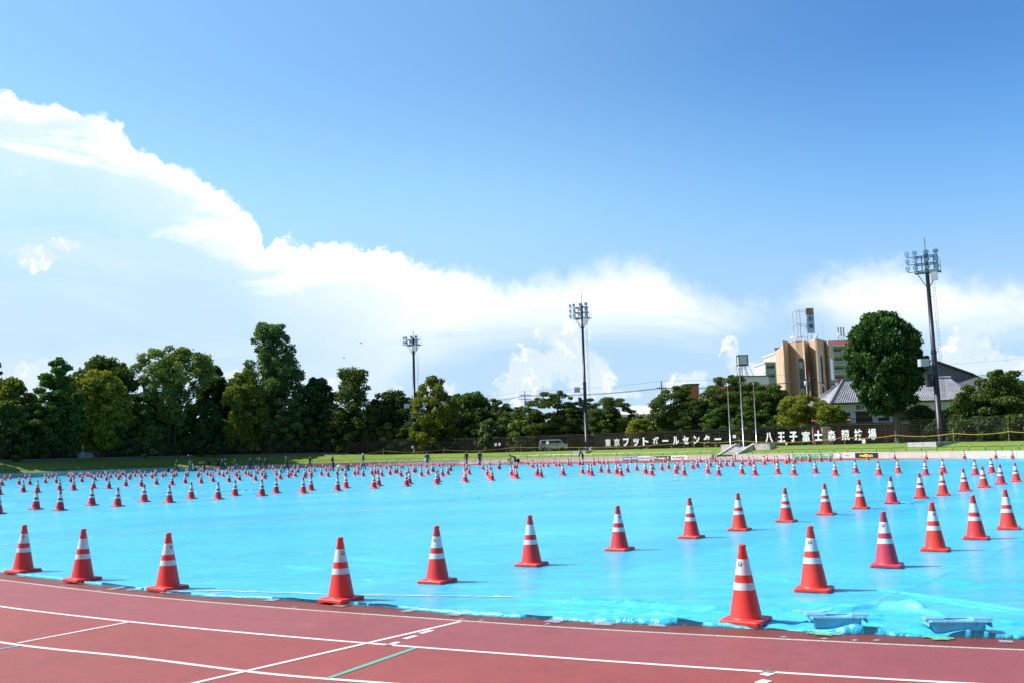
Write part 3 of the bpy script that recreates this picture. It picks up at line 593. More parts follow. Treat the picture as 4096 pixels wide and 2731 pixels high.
# colour seen on the nearest ones (0 orange, 1 red, 2 faded pink, 3 dark red), by distance order; the rest mixed
KEY = {}
def px_of(X, Y, z=0.7):
    c = CR @ np.array([X, Y, z-CAMH]); return PW/2+FPX*c[0]/c[2], PH/2+FPX*c[1]/c[2]
known = [(3632,2053,0),(2966,2178,0),(3240,2111,0),(1362,2154,0),(673,2135,0),(336,2121,1),(99,2105,0),(1744,2107,1),(2119,2064,1),(2472,2025,1),(2758,1994,1),(2950,1974,0),(3138,1953,1),(3298,1935,0),(3436,1920,0),(3559,1906,2),
         (3675,1892,1),(3766,1885,0),(3851,1874,1),(3928,1865,0),(3997,1856,2),(4059,1850,0),(3728,2013,0),(3891,1984,1),(4022,1960,0),(3512,1841,0),(3698,1838,2),(3897,1836,2),(3420,1837,2),(3337,1843,0),(3260,1839,2),(3173,1845,1),(3017,1846,1),(2872,1848,2),(2734,1849,1),(2605,1852,0),
         (146,1959,3),(242,1961,3),(370,1947,3),(472,1948,1),(578,1937,1),(679,1937,1),(766,1928,1),(873,1927,1),(940,1918,3),(1048,1917,3),(1105,1910,3),(1213,1908,0),(1244,1902,3),(1350,1902,2),(1384,1895,0),(1495,1894,1),(1514,1888,2),(1626,1888,2),(1637,1883,0),(1746,1881,1),(1752,1877,1),(1860,1876,0)]
ORD = ['first','second','third','fourth','fifth','sixth','seventh','eighth','ninth','tenth','eleventh','twelfth','thirteenth','fourteenth','fifteenth','sixteenth','seventeenth','eighteenth','nineteenth','twentieth']
cinfo = []
for i, (X, Y) in enumerate(CONES):
    u, v = px_of(X, Y); c = None
    for kx, ky, kc in known:
        if abs(u-kx) < 9 and abs(v-ky) < 14: c = kc
    if c is None: c = int(rng.choice([0,1,2,3], p=[0.28,0.34,0.20,0.18])) if u > 1200 else int(rng.choice([0,1,2,3], p=[0.08,0.40,0.12,0.40]))
    cinfo.append([X, Y, u, v, c])
# ---- labels: nearest ones by hand, the others by landmark and order from the left
SECT = [(-400,240,'below the far left pointed tree'),(240,420,'in front of the white marquees'),(420,620,'below the forked pale tree'),(620,790,'near the leftmost people'),(790,930,'below the tallest tree'),
        (930,1100,'near the raised camera'),(1100,1290,'near the striding capped person'),(1290,1420,'around the green bag'),(1420,1600,'below the left light mast'),(1600,1800,'near the hooded person'),(1800,1960,'near the walking pair'),
        (1960,2200,'near the bending person'),(2200,2430,'below the middle light mast'),(2430,2620,'below the blue banner'),(2620,2830,'below the black haseto banner'),(2830,3060,'before the concrete stairs'),(3060,3340,'below the green banner'),(3340,3560,'below the reikan banner'),(3560,3830,'below the right light mast'),(3830,4500,'by the far right edge')]
near_labels = {0:'largest cone, orange, standing alone at the sheet edge left of the two grey weights',1:'orange cone astride the sheet edge with a round badge and tape at its base',2:'orange cone behind the two grey weights, badge facing the camera',3:'red cone first in the long row, right behind the sheet edge cones',
               4:'orange cone on the sheet edge with a torn upper band, third from the left'}
tiers = [(0,24,'large'),(24,47,'medium sized'),(47,72,'small'),(72,96,'very small'),(96,118,'tiny'),(118,200,'remotest tiny')]
cells = {}
for i, (X, Y, u, v, c) in enumerate(cinfo[:300]):
    d = math.hypot(X, Y); t = next(t for t in tiers if t[0] <= d < t[1])[2]; s_ = next(s for s in SECT if s[0] <= u < s[1])[2]
    cells.setdefault((t, s_), []).append(i)
CN = {0:'orange',1:'red',2:'faded pink',3:'dark red'}
lab = {}
for (t, s_), l in cells.items():
    l.sort(key=lambda i: cinfo[i][2]); byc = {}
    for i in l: byc.setdefault(cinfo[i][4], []).append(i)
    for j, i in enumerate(l):
        c = cinfo[i][4]
        if len(byc[c]) == 1: lab[i] = '%s %s cone %s' % (t, CN[c], s_)
        else: lab[i] = '%s %s cone %s, %s from the left' % (t, CN[c], s_, ORD[byc[c].index(i)] if byc[c].index(i) else 'first')
lab.update(near_labels)
def place_cone(i, info):
    X, Y, u, v, c = info; d = math.hypot(X, Y); l = 0 if d < 20 else 1 if d < 55 else 2
    S = SETS[(l, c)]; rz = R(-30.4)+(rng.random()-0.5)*R(9)
    z = tarp_z(X, Y) if d < 150 else 0.02
    e = thing('traffic_cone', lab[i], 'traffic cone', (X, Y, z-0.002), rz, 'striped traffic cones set out on the blue sheet')
    e.rotation_euler = (R(rng.normal(0, 0.35)), R(rng.normal(0, 0.35)), rz)
    link('base_plate', S['plate'], e)
    bo = link('cone_body', S['body'], e); bo.rotation_euler = (0, 0, rng.random()*6.28)
    for nm in ('b1', 'b2'):
        q = link('reflective_band', S[nm], e); q.rotation_euler = (0, 0, rng.random()*6.28)
    if i in BADGE_AT: k = BADGE_AT[i]
    else: k = rng.random()*2-1 if rng.random() < 0.75 else 9
    if abs(k) <= 1 and d < 75:
        q = link('badge', BADGE, e); q.rotation_euler = (0, 0, -rz-math.atan2(X, Y)+k*1.15)
    return e
# where the badge faces on the nearest ones: -1 left rim .. 1 right rim, 9 none in view
BADGE_AT = {0:-0.45,1:0.45,2:-0.25,3:-0.5,4:0.55}
for i, inf in enumerate(cinfo[:300]): place_cone(i, inf)
fb = MB()
for X, Y, u, v, c in cinfo[300:]:
    fb.cur = c
    for src in (cone_body(10), plate(1)):
        fb.smooth = True; fb.add([(x+X, y+Y, z+0.02) for x, y, z in src.v], src.f)
    fb.cur = 4
    for src in (band(0.430,0.570,10), band(0.298,0.362,10)): fb.add([(x+X, y+Y, z+0.02) for x, y, z in src.v], src.f)
tag(fb.build('traffic_cones', CM+[M['band']]), 'farthest tiny striped cones along the far edge of the sheet', 'traffic cones', kind='stuff')
# ---------------------------------------------------------------- text
def text_mesh(txt, w_, h_, depth, m, bold=0.0, shear=0.0, font_size=1.0):
    cu = bpy.data.curves.new('txt', 'FONT'); cu.body = txt; cu.size = font_size; cu.extrude = 0.02; cu.offset = bold; cu.shear = shear
    cu.align_x = 'LEFT'; cu.resolution_u = 3; cu.space_line = 1.0
    o = bpy.data.objects.new('txt', cu); COL.objects.link(o); bpy.context.view_layer.update()
    me = bpy.data.meshes.new_from_object(o.evaluated_get(bpy.context.evaluated_depsgraph_get()))
    bpy.data.objects.remove(o); bpy.data.curves.remove(cu)
    n = len(me.vertices); a = np.zeros(n*3); me.vertices.foreach_get('co', a); a = a.reshape(-1, 3)
    lo, hi = a.min(0), a.max(0); s = np.array([w_/max(hi[0]-lo[0],1e-6), (h_/max(hi[1]-lo[1],1e-6)), depth/max(hi[2]-lo[2],1e-6)])
    if h_ is None: s[1] = s[0]
    a = (a-(lo+hi)/2)*s; a[:,2] += depth/2
    me.vertices.foreach_set('co', a.ravel()); me.materials.clear(); me.materials.append(m); me.update(); return me
def frame_mat(p, t, n_in):      # local x = t, local y = up, local z = out of the sign face
    t = Vector((t[0], t[1], 0)).normalized(); z = Vector((0,0,1)); f = t.cross(z)
    return Matrix(((t.x, 0, f.x, p[0]), (t.y, 0, f.y, p[1]), (0, 1, 0, p[2]), (0, 0, 0, 1)))
def put_local(name, me, parent, x, y, z=0.0):
    o = link(name, me, parent); o.location = (x, y, z); return o
def flat(poly, z, m, name, parent):
    b = MB(); b.add([(x, y, z) for x, y in poly]+[(x, y, z-0.004) for x, y in poly], [tuple(range(len(poly))), tuple(range(2*len(poly)-1, len(poly)-1, -1))]); return b.build(name, m, parent)

M['concrete'] = mat('concrete', (0.52, 0.50, 0.46), 0.85, var=0.08, vscale=1.2, bump=0.2, bscale=30, dirt=((0.22,0.21,0.19), 0.9, 0.55, 0.5))
M['concrete_old'] = mat('old_concrete', (0.46, 0.45, 0.42), 0.9, var=0.14, vscale=2.5, bump=0.3, bscale=20, dirt=((0.14,0.14,0.13), 1.6, 0.48, 0.7))
def grass_mat(name, c1, c2, c3):
    m = bpy.data.materials.new(name); m.use_nodes = True; t = NT(m.node_tree); p = t.n['Principled BSDF']
    co = t.n.new('ShaderNodeTexCoord').outputs['Object']
    c = t.mix(t.lin(t.noise(co, 0.35, 6, 0.65), 0.35, 0.65), (*c1, 1), (*c2, 1))
    c = t.mix(t.smooth(t.noise(co, 0.9, 6, 0.7), 0.52, 0.72), c, (*c3, 1))
    c = t.vm('SCALE', c, sc=t.lin(t.noise(co, 7.0, 5, 0.8), 0.3, 0.7, 0.62, 1.38))
    t.put(p.inputs['Base Color'], c); p.inputs['Roughness'].default_value = 0.85; p.inputs['Specular IOR Level'].default_value = 0.2
    b = t.n.new('ShaderNodeBump'); b.inputs['Strength'].default_value = 0.9; b.inputs['Distance'].default_value = 0.05
    t.put(b.inputs['Height'], t.noise(co, 6.0, 5, 0.75)); t.l.new(b.outputs[0], p.inputs['Normal']); return m
M['grass'] = grass_mat('mown_grass', (0.19, 0.27, 0.045), (0.13, 0.22, 0.035), (0.25, 0.25, 0.085))
M['dark_metal'] = mat('dark_metal', (0.020, 0.018, 0.017), 0.45, 0.3, var=0.2, vscale=2)
M['fence_metal'] = mat('fence_metal', (0.030, 0.024, 0.020), 0.5, 0.2, var=0.3, vscale=1)
M['steel'] = mat('galvanised_steel', (0.50, 0.51, 0.52), 0.32, 0.7, var=0.1)
M['rail_reflecting'] = mat('rail_reflecting', (0.20, 0.20, 0.18), 0.28, 0.8, var=0.2)  # paler rail metal for the middle runs, their reflection put into the colour
M['white'] = mat('white_paint', (0.78, 0.79, 0.80), 0.5, var=0.04)
M['letter'] = mat('white_letter', (0.80, 0.81, 0.83), 0.45, var=0.04, vscale=2)
M['wood'] = mat('weathered_stake', (0.30, 0.24, 0.16), 0.85, var=0.3, vscale=8)
M['yellow_tape'] = mat('yellow_tape', (0.36, 0.26, 0.04), 0.45, var=0.3, vscale=5)
M['paper'] = mat('paper', (0.80, 0.80, 0.80), 0.7, var=0.05)

S_ = {x: s_of_px(x) for x in (-850,-300,0,1340,2023,2024,2043,2072,2838,2883,2885,2943,2945,4700,5200)}
# ---- grass slope and terrace
offl = [0.02, 0.27, 0.6, 1.2, 1.9, 2.6, 3.3, 4.0, 4.7, 5.4, 6.0, 6.6, 8, 12, 25, 60, 140, 320]
ss = np.arange(0, WLEN, 1.0); V = []
for s in ss:
    zt = ztop(s)
    for o in offl:
        f = min(max((o-0.27)/(SLOPE_W-0.27), 0), 1); f = f*f*(3-2*f)*0.5+f*0.5
        z = 0.54+(zt-0.54)*f + (0.05*(vnoise(np.array([s*0.7]), np.array([o*0.9]))[0]-0.5) if 0.5 < o < 6.5 else 0)
        p = wpos(s, o, z); V.append(tuple(p))
n_o = len(offl); idx = np.arange(len(V)).reshape(len(ss), n_o)
Fq = np.stack([idx[:-1,:-1], idx[1:,:-1], idx[1:,1:], idx[:-1,1:]], -1).reshape(-1, 4)
struct(link('grass_slope', np_mesh('grass_slope', np.array(V), Fq, M['grass'])))

def sweep(name, s0, s1, prof, m, parent=None, step=1.0, zf=None):
    # profile of (offset, z) swept along the wall
    n = max(2, int((s1-s0)/step)+1); b = MB(); V = []
    for s in np.linspace(s0, s1, n):
        zo = zf(s) if zf else 0
        for o, z in prof: V.append(tuple(wpos(s, o, z+zo)))
    k = len(prof); F_ = []
    for i in range(n-1):
        for j in range(k): j2 = (j+1) % k; F_.append((i*k+j, (i+1)*k+j, (i+1)*k+j2, i*k+j2))
    F_ += [tuple(range(k)), tuple(range(n*k-1, n*k-k-1, -1))]
    b.add(V, F_); return b.build(name, m, parent)
def wallsec(s0, s1, label):
    e = thing('low_wall', label, 'wall', wpos(s0))
    e.location = (0, 0, 0)
    sweep('wall_body', s0, s1, [(0,0),(0,WALL_H-0.05),(WALL_T,WALL_H-0.05),(WALL_T,0)], M['concrete'], e)
    sweep('coping', s0, s1, [(-0.02,WALL_H-0.05),(-0.02,WALL_H),(WALL_T+0.02,WALL_H),(WALL_T+0.02,WALL_H-0.05)], M['coping'], e)
    b = MB()
    for s in np.arange(s0+6, s1-1, 7.5):
        t, n = wdir(s); p = wpos(s, -0.003); b.obox(p-t*0.01+Vector((0,0,0.0)), t*0.02, n*0.02, Vector((0,0,WALL_H-0.05)))
    b.build('expansion_joint', M['dark_metal'], e)
    b = MB()
    for s in np.arange(s0+3, s1-1, 11.0):
        p = wpos(s, -0.01, 0.17); b.ball(p, 0.045, 8, 6)
    b.build('weep_hole', M['dark_metal'], e)
    return e
M['coping'] = mat('coping_concrete', (0.66, 0.65, 0.61), 0.8, var=0.06)
wallsec(S_[-850], S_[2023], 'long grey concrete wall round the left bend below the grass slope')
wallsec(S_[2072], S_[2838], 'concrete wall section between the two stair openings carrying the first banners')
wallsec(S_[2943], S_[5200], 'pale concrete wall running right from the main stairs')
# ---- hand rails on the wall
def rail(s0, s1, label, bright):
    e = thing('handrail', label, 'railing', (0,0,0)); n = max(1, round((s1-s0)/1.85)); b = MB(); rm = M['rail_reflecting'] if bright else M['dark_metal']
    pts = [wpos(s, 0.42, 0.98) for s in np.linspace(s0-0.05, s1+0.05, n*2+1)]
    t0, _ = wdir(s0); t1, _ = wdir(s1)
    pts = [pts[0]-t0*0.18+Vector((0,0,-0.16)), pts[0]-t0*0.16+Vector((0,0,-0.04))]+pts+[pts[-1]+t1*0.16+Vector((0,0,-0.04)), pts[-1]+t1*0.18+Vector((0,0,-0.16))]
    b.tube(pts, 0.028, 6); b.build('rail', rm, e)
    for s in np.linspace(s0, s1, n+1):
        q = MB(); p = wpos(s, 0.42, 0); q.tube([p+Vector((0,0,0.5)), p+Vector((0,0,0.96))], 0.026, 6); po = q.build('post', M['dark_metal'], e)
        q = MB(); q.ball(p+Vector((0,0,1.0)), 0.042, 6, 5); q.build('cap', M['white'], po)
    return e
rail(S_[-300], S_[2024], 'long black handrail on the left wall in tree shade', False)
rail(S_[2043]+0.3, s_of_px(2098), 'short handrail beside the small side steps', True)
rail(s_of_px(2104), S_[2838]-0.1, 'bright handrail above the blue and white banners', True)
rail(S_[2945]+0.2, S_[4700], 'thin dark handrail right of the main stairs', False)

# ---- boundary fences on the terrace
FO = 6.75
def fence(s0, s1, label, hgt, n_sl, th, sp=2.0, outr=True, mm='fence_metal', kerb=0.0):
    e = thing('boundary_fence', label, 'fence', (0,0,0)); n = int((s1-s0)/sp)
    base = kerb
    for j, s in enumerate(np.linspace(s0, s1, n+1)):
        z = ztop(s)+base; p = wpos(s, FO, z); t, nn_ = wdir(s); q = MB()
        q.obox(p-t*0.03-nn_*0.03-Vector((0,0,0.1+base)), t*0.06, nn_*0.06, Vector((0,0,hgt+0.1+base)))
        if outr: q.tube([p+Vector((0,0,hgt)), p+t*0.10+Vector((0,0,hgt+0.18)), p+t*0.20+Vector((0,0,hgt+0.38))], 0.026, 5)
        q.build('post', M[mm], e)
    b = MB(); st = np.linspace(s0, s1, int((s1-s0)/2)+1)
    for k in range(n_sl):
        z = 0.08+(hgt-0.10)*k/(n_sl-1)
        pts = [wpos(s, FO-0.045, ztop(s)+base+z) for s in st]
        for a, c in zip(pts[:-1], pts[1:]):
            d = c-a; nn2 = Vector((-d.y, d.x, 0)).normalized()*0.02; b.obox(a-Vector((0,0,th/2)), d, nn2, Vector((0,0,th)))
    b.build('slats', M[mm], e)
    if outr:
        b = MB()
        for k in (0.5, 1.0): b.tube([wpos(s, FO, ztop(s)+base+hgt+0.38*k)+wdir(s)[0]*0.2*k for s in st], 0.014, 4, False)
        b.build('top_wires', M[mm], e)
    return e
F1 = fence(S_[-300], S_[1340], 'dark see-through fence on the kerb in front of the left woods', 1.95, 11, 0.022, 2.6, False, kerb=0.28)
F2a, F2b = S_[1340]+0.1, s_of_px(2268)
fence(F2a, F2b, 'brown slatted fence behind the grass between left and middle light masts', 1.9, 12, 0.055)
fence(s_of_px(2440), s_of_px(2858), 'slatted fence carrying the first line of white characters', 1.9, 12, 0.045)
fence(s_of_px(2858)+0.2, s_of_px(3690), 'thin railed fence carrying the second line of white characters', 1.9, 12, 0.026)
fence(s_of_px(3850), S_[4700], 'thin railed dark fence right of the right light mast', 1.9, 12, 0.026)
fence(s_of_px(2268)+0.1, s_of_px(2440)-0.1, 'dense slatted fence directly behind the middle light mast', 1.9, 13, 0.075, 1.1)
fence(s_of_px(3690)+0.1, s_of_px(3850)-0.1, 'fence bays directly behind the right light mast', 1.9, 12, 0.026)
kb = sweep('kerb', S_[-850], S_[1340], [(SLOPE_W+0.2,-0.2),(SLOPE_W+0.2,0.28),(FO+0.25,0.28),(FO+0.25,-0.2)], mat('dark_kerb', (0.13,0.12,0.12), 0.9, var=0.2), zf=ztop)
tag(kb, 'dark stone kerb under the left fence', 'kerb')

def fence_hit(x, y, off):
    d = ray(x, y); best = None; sx = np.arange(0, WLEN, 0.1)
    P_ = np.array([wpos(s, off)[:2] for s in sx]); c = np.abs(P_[:,0]*d[1]-P_[:,1]*d[0]); i = int(np.argmin(c)); s = sx[i]
    p = wpos(s, off); z = CAMH+d[2]/math.hypot(d[0], d[1])*math.hypot(p.x, p.y); return s, Vector((p.x, p.y, z))
def fence_sign(txt, cx_, cy_, sx0, sy0, sc, size, name, label):
    s, p = fence_hit(sx0+cx_[len(cx_)//2]/sc, sy0+cy_[len(cy_)//2]/sc, FO-0.12); t, _ = wdir(s)
    e = thing(name, label, 'sign', (0,0,0)); e.matrix_world = frame_mat(p, t, None); inv = e.matrix_world.inverted()
    for ch, x, y in zip(txt, cx_, cy_):
        s2, q = fence_hit(sx0+x/sc, sy0+y/sc, FO-0.12); t2, _ = wdir(s2)
        thin = ch == 'ー'
        me = text_mesh(ch, size*(0.92), size*(0.22 if thin else 1.0), 0.05, M['letter'], 0.012 if ch in '競富場森' else 0.016 if ch in '東京技' else 0.042)
        o = link('letter', me, e); o.matrix_local = inv @ frame_mat(q, t2, None)
    return e
fence_sign('東京フットボールセンター', [105,229,350,485,612,750,885,1022,1155,1298,1440,1590], [232,226,225,225,213,205,205,202,195,190,185,182], 2400, 1700, 3.36, 1.06, 'fence_lettering', 'line of twelve white characters mounted on the fence right of the middle mast')
fence_sign('八王子富士森競技場', [262,422,585,757,923,1103,1283,1462,1648], [160,155,148,147,137,135,127,122,117], 3000, 1700, 3.36, 1.18, 'fence_lettering', 'line of nine large white characters on the fence below the tan building')

# ---- banners on the wall
def banner(x0, x1, col, label, texts, z0=0.06, z1=0.55):
    s0, s1 = s_of_px(x0), s_of_px(x1); p0, p1 = wpos(s0, -0.03, (z0+z1)/2), wpos(s1, -0.03, (z0+z1)/2); c = (p0+p1)/2; wd = (p1-p0).length; h = z1-z0
    e = thing('wall_banner', label, 'banner', (0,0,0)); e.matrix_world = frame_mat(c, p1-p0, None)
    b = MB(); b.box((0,0,-0.012), (wd, h, 0.02)); b.build('banner_board', mat('banner_'+label.split()[0], col, 0.5, var=0.04), e)
    for k, (tx, fx0, fx1, fy0, fy1, tcol, bold, shear) in enumerate(texts):      # fractions from the left / top
        tm = mat('banner_ink', tcol, 0.5, var=0.02)
        me = text_mesh(tx, wd*(fx1-fx0), h*(fy1-fy0), 0.006, tm, bold, shear)
        put_local('lettering', me, e, wd*((fx0+fx1)/2-0.5), h*(0.5-(fy0+fy1)/2), 0.0)
    return e, wd, h
WHT = (0.8, 0.8, 0.8)
banner(2486.5, 2546.5, (0.02, 0.13, 0.50), 'blue banner with white slanted MARUZEN SPORTS lettering', [('MARUZEN SPORTS', 0.03, 0.98, 0.24, 0.72, WHT, 0.05, 0.3)])
banner(2547, 2609, (0.78, 0.80, 0.84), 'white banner with blue slanted MARUZEN SPORTS lettering', [('MARUZEN SPORTS', 0.04, 0.96, 0.28, 0.70, (0.03,0.10,0.40), 0.03, 0.3)])
e, wd, h = banner(2613.5, 2677, (0.018, 0.018, 0.022), 'black banner reading haseto with two white figures', [('haseto', 0.215, 0.72, 0.20, 0.82, WHT, 0.04, 0)])
mw = mat('banner_white_mark', WHT, 0.5, var=0.02)
def shp(pts, x, y, s, nm='emblem'): flat([(x+a*s, y+b*s) for a, b in pts], 0.004, mw, nm, e)
shp([(-0.45,0.25),(-0.1,0.45),(0.1,0.35),(0.0,0.1),(0.2,-0.05),(0.5,-0.45),(0.2,-0.42),(-0.2,-0.15),(-0.5,0.0)], -wd*0.40, 0.0, h*0.75)
shp([(-0.08,0.5),(0.08,0.5),(0.1,0.3),(0.4,0.12),(0.35,0.02),(0.12,0.1),(0.1,-0.1),(0.35,-0.4),(0.2,-0.48),(-0.02,-0.18),(-0.2,-0.5),(-0.32,-0.42),(-0.12,-0.05),(-0.14,0.12),(-0.4,0.0),(-0.42,0.12),(-0.1,0.3)], wd*0.32, 0.0, h*0.8)
banner(2677.5, 2743.5, (0.77, 0.79, 0.83), 'white banner with small dark characters and pale subtitle', [('長谷川体育施設株式会社', 0.09, 0.86, 0.24, 0.58, (0.06,0.06,0.07), 0.01, 0), ('HASEGAWA SPORTS FACILITIES', 0.17, 0.80, 0.68, 0.80, (0.50,0.52,0.56), 0.0, 0)])
banner(3168.5, 3333.5, (0.02, 0.33, 0.13), 'long green banner with white characters and a web address', [('八王子鍼灸スポーツマッサージ治療院', 0.022, 0.98, 0.10, 0.58, WHT, 0.02, 0), ('https://hachishin-sports.com', 0.50, 0.93, 0.68, 0.90, WHT, 0.01, 0)])
e, wd, h = banner(3338, 3423, (0.74, 0.74, 0.79), 'pale banner reading COLO with a swirl mark', [('COLO', 0.43, 0.76, 0.34, 0.66, (0.12,0.02,0.10), 0.03, 0)])
mw = mat('banner_plum_mark', (0.12,0.02,0.10), 0.5, var=0.02)
shp([(-0.5,0.30),(-0.1,0.48),(0.35,0.44),(0.55,0.28),(0.2,0.34),(-0.15,0.28),(-0.36,0.08),(-0.38,-0.06),(-0.30,-0.20),(0.0,-0.34),(0.55,-0.30),(0.3,-0.46),(-0.1,-0.48),(-0.42,-0.28),(-0.52,0.0)], -wd*0.20, 0.0, h*0.75)
shp([(-0.2,0.1),(0.2,0.12),(0.5,0.0),(0.2,-0.12),(-0.15,-0.08)], -wd*0.17, 0.0, h*0.6)
for yy in (0.42, -0.42, 0.33): flat([(-wd*0.49, h*yy-0.006), (wd*0.49, h*yy-0.006), (wd*0.49, h*yy+0.006), (-wd*0.49, h*yy+0.006)], 0.003, mw, 'border_line', e)
banner(3424, 3512, (0.016, 0.017, 0.022), 'black banner reading reikan in yellow', [('reikan', 0.21, 0.78, 0.22, 0.78, (0.75,0.68,0.03), 0.05, 0)])

# ---- main stairs, platform, flagpoles
sm = s_of_px(2905); t, nn_ = wdir(sm); O = wpos(sm, 0)
st = thing('concrete_stairs', 'wide concrete stairs with sloping side walls up to the flagpoles', 'stairs', (0,0,0))
def L(a, b, z): return O+t*a+nn_*b+Vector((0,0,z))
W2 = 1.15; RZ = ztop(sm)+0.05; NSt = 8; b = MB()
for k in range(NSt):
    b.obox(L(-W2, -0.55+k*0.50, 0), t*2*W2, nn_*(0.50 if k < NSt-1 else 2.4), Vector((0,0,RZ*(k+1)/NSt)))
b.build('steps', M['concrete_old'], st)
for sx in (-1, 1):
    a0 = sx*W2+(0 if sx > 0 else -0.28); V_ = []
    for a in (a0, a0+0.28): V_ += [tuple(L(a, -0.10, 0)), tuple(L(a, 4.1, 0)), tuple(L(a, 4.1, RZ+0.38)), tuple(L(a, 3.7, RZ+0.38)), tuple(L(a, 0.3, WALL_H)), tuple(L(a, -0.10, WALL_H))]
    q = MB(); q.add(V_, [(0,1,2,3,4,5),(11,10,9,8,7,6)]+[(i, i+6, (i+1) % 6+6, (i+1) % 6) for i in range(6)]); q.build('side_wall', M['concrete'], st)
for sx, wx in ((-1, 1.9), (1, 2.3)):
    a0 = W2+0.29 if sx > 0 else -W2-0.29-wx
    q = MB(); q.obox(L(a0, 3.4, RZ-0.45), t*wx, nn_*1.3, Vector((0,0,0.75))); q.build('platform', M['concrete_old'], st)
q = MB(); 
for k in range(3): q.obox(L(-W2-1.15+0.3*k, -0.5, 0), t*(0.85-0.3*k+0.0), nn_*0.45, Vector((0,0,0.19*(k+1)-0.02)))
q.build('side_steps', M['concrete_old'], st)
sm2 = s_of_px(2047); t2, n2_ = wdir(sm2); O2 = wpos(sm2, 0); q = MB()
for k in range(3): q.obox(O2-t2*0.85+t2*0.45*k-n2_*0.45, t2*(1.75-0.45*k), n2_*0.72, Vector((0,0,0.18*(k+1))))
tag(q.build('side_stairs', M['concrete_old']), 'small grey side steps in the wall opening by the person bending', 'stairs')
M['pole'] = mat('flagpole_aluminium', (0.62, 0.63, 0.65), 0.3, 0.6, var=0.05)
for xb, yb_, xt, yt_, lb, r_ in ((2923,1786,2908.5,1542,'left of the three bare flagpoles by the stairs',0.07),(2975,1784,2957.5,1470,'tallest middle flagpole by the stairs',0.085),(3027.5,1783,3012.5,1533,'right of the three bare flagpoles by the stairs',0.07)):
    P0 = at(xb, yb_, L(0,4.0,0).y-(xb-2975)*0.012); hz_ = at(xt, yt_, P0.y).z
    e = thing('flagpole', lb, 'flagpole', (P0.x, P0.y, RZ-0.02), 0, 'flagpoles')
    H_ = hz_-RZ; q = MB(); q.tube([(0,0,0),(0,0,H_*0.5),(0,0,H_)], [r_, r_*0.85, r_*0.6], 10); q.build('pole', M['pole'], e)
    q = MB(); q.ball((0,0,H_+0.04), 0.075, 8, 6); q.build('finial', M['pole'], e)

# ---- light masts
M['mast'] = mat('mast_paint', (0.032, 0.032, 0.040), 0.42, 0.1, var=0.15, vscale=0.6, spec=0.5)
M['bracket'] = mat('mast_bracket', (0.16, 0.19, 0.24), 0.5, 0.4, var=0.2, vscale=3)
M['housing'] = mat('lamp_housing', (0.03, 0.03, 0.045), 0.4, 0.3, var=0.2)
M['lens'] = mat('lamp_glass', (0.30, 0.46, 0.60), 0.08, 0.0, var=0.12, vscale=9, spec=0.8)
M['lens_dot'] = mat('lamp_reflector', (0.30, 0.42, 0.36), 0.2, 0.6)
M['grey_box'] = mat('grey_cabinet', (0.50, 0.53, 0.56), 0.5, 0.2, var=0.05)
lamp_h = MB(); lamp_h.lathe([(0.03,0.16),(0.14,0.15),(0.20,0.06),(0.255,0.02),(0.265,-0.02),(0.25,-0.03)], 20)
for k in range(8):
    a = k*math.pi/4; lamp_h.box((0.17*math.cos(a), 0.17*math.sin(a), 0.12), (0.05, 0.02, 0.12), a)
lamp_h = lamp_h.mesh('lamp_housing', M['housing'])
lamp_l = MB(); lamp_l.lathe([(0.245,-0.02),(0.12,-0.035),(0.0001,-0.038)], 20); lamp_l = lamp_l.mesh('lamp_lens', M['lens'])
lamp_d = MB()
for k in range(7):
    a = k*math.pi/3; r_ = 0.14 if k else 0.0; lamp_d.ball((r_*math.cos(a) if k else 0, r_*math.sin(a) if k else 0, -0.036), (0.045, 0.045, 0.012), 8, 5)
lamp_d = lamp_d.mesh('lamp_reflector', M['lens_dot'])
lamp_y = MB(); lamp_y.tube([(-0.28,0,0.03),(-0.27,0.10,0.04),(-0.15,0.30,0.05),(0,0.36,0.05),(0.15,0.30,0.05),(0.27,0.10,0.04),(0.28,0,0.03)], 0.016, 5); lamp_y = lamp_y.mesh('lamp_yoke', M['bracket'])
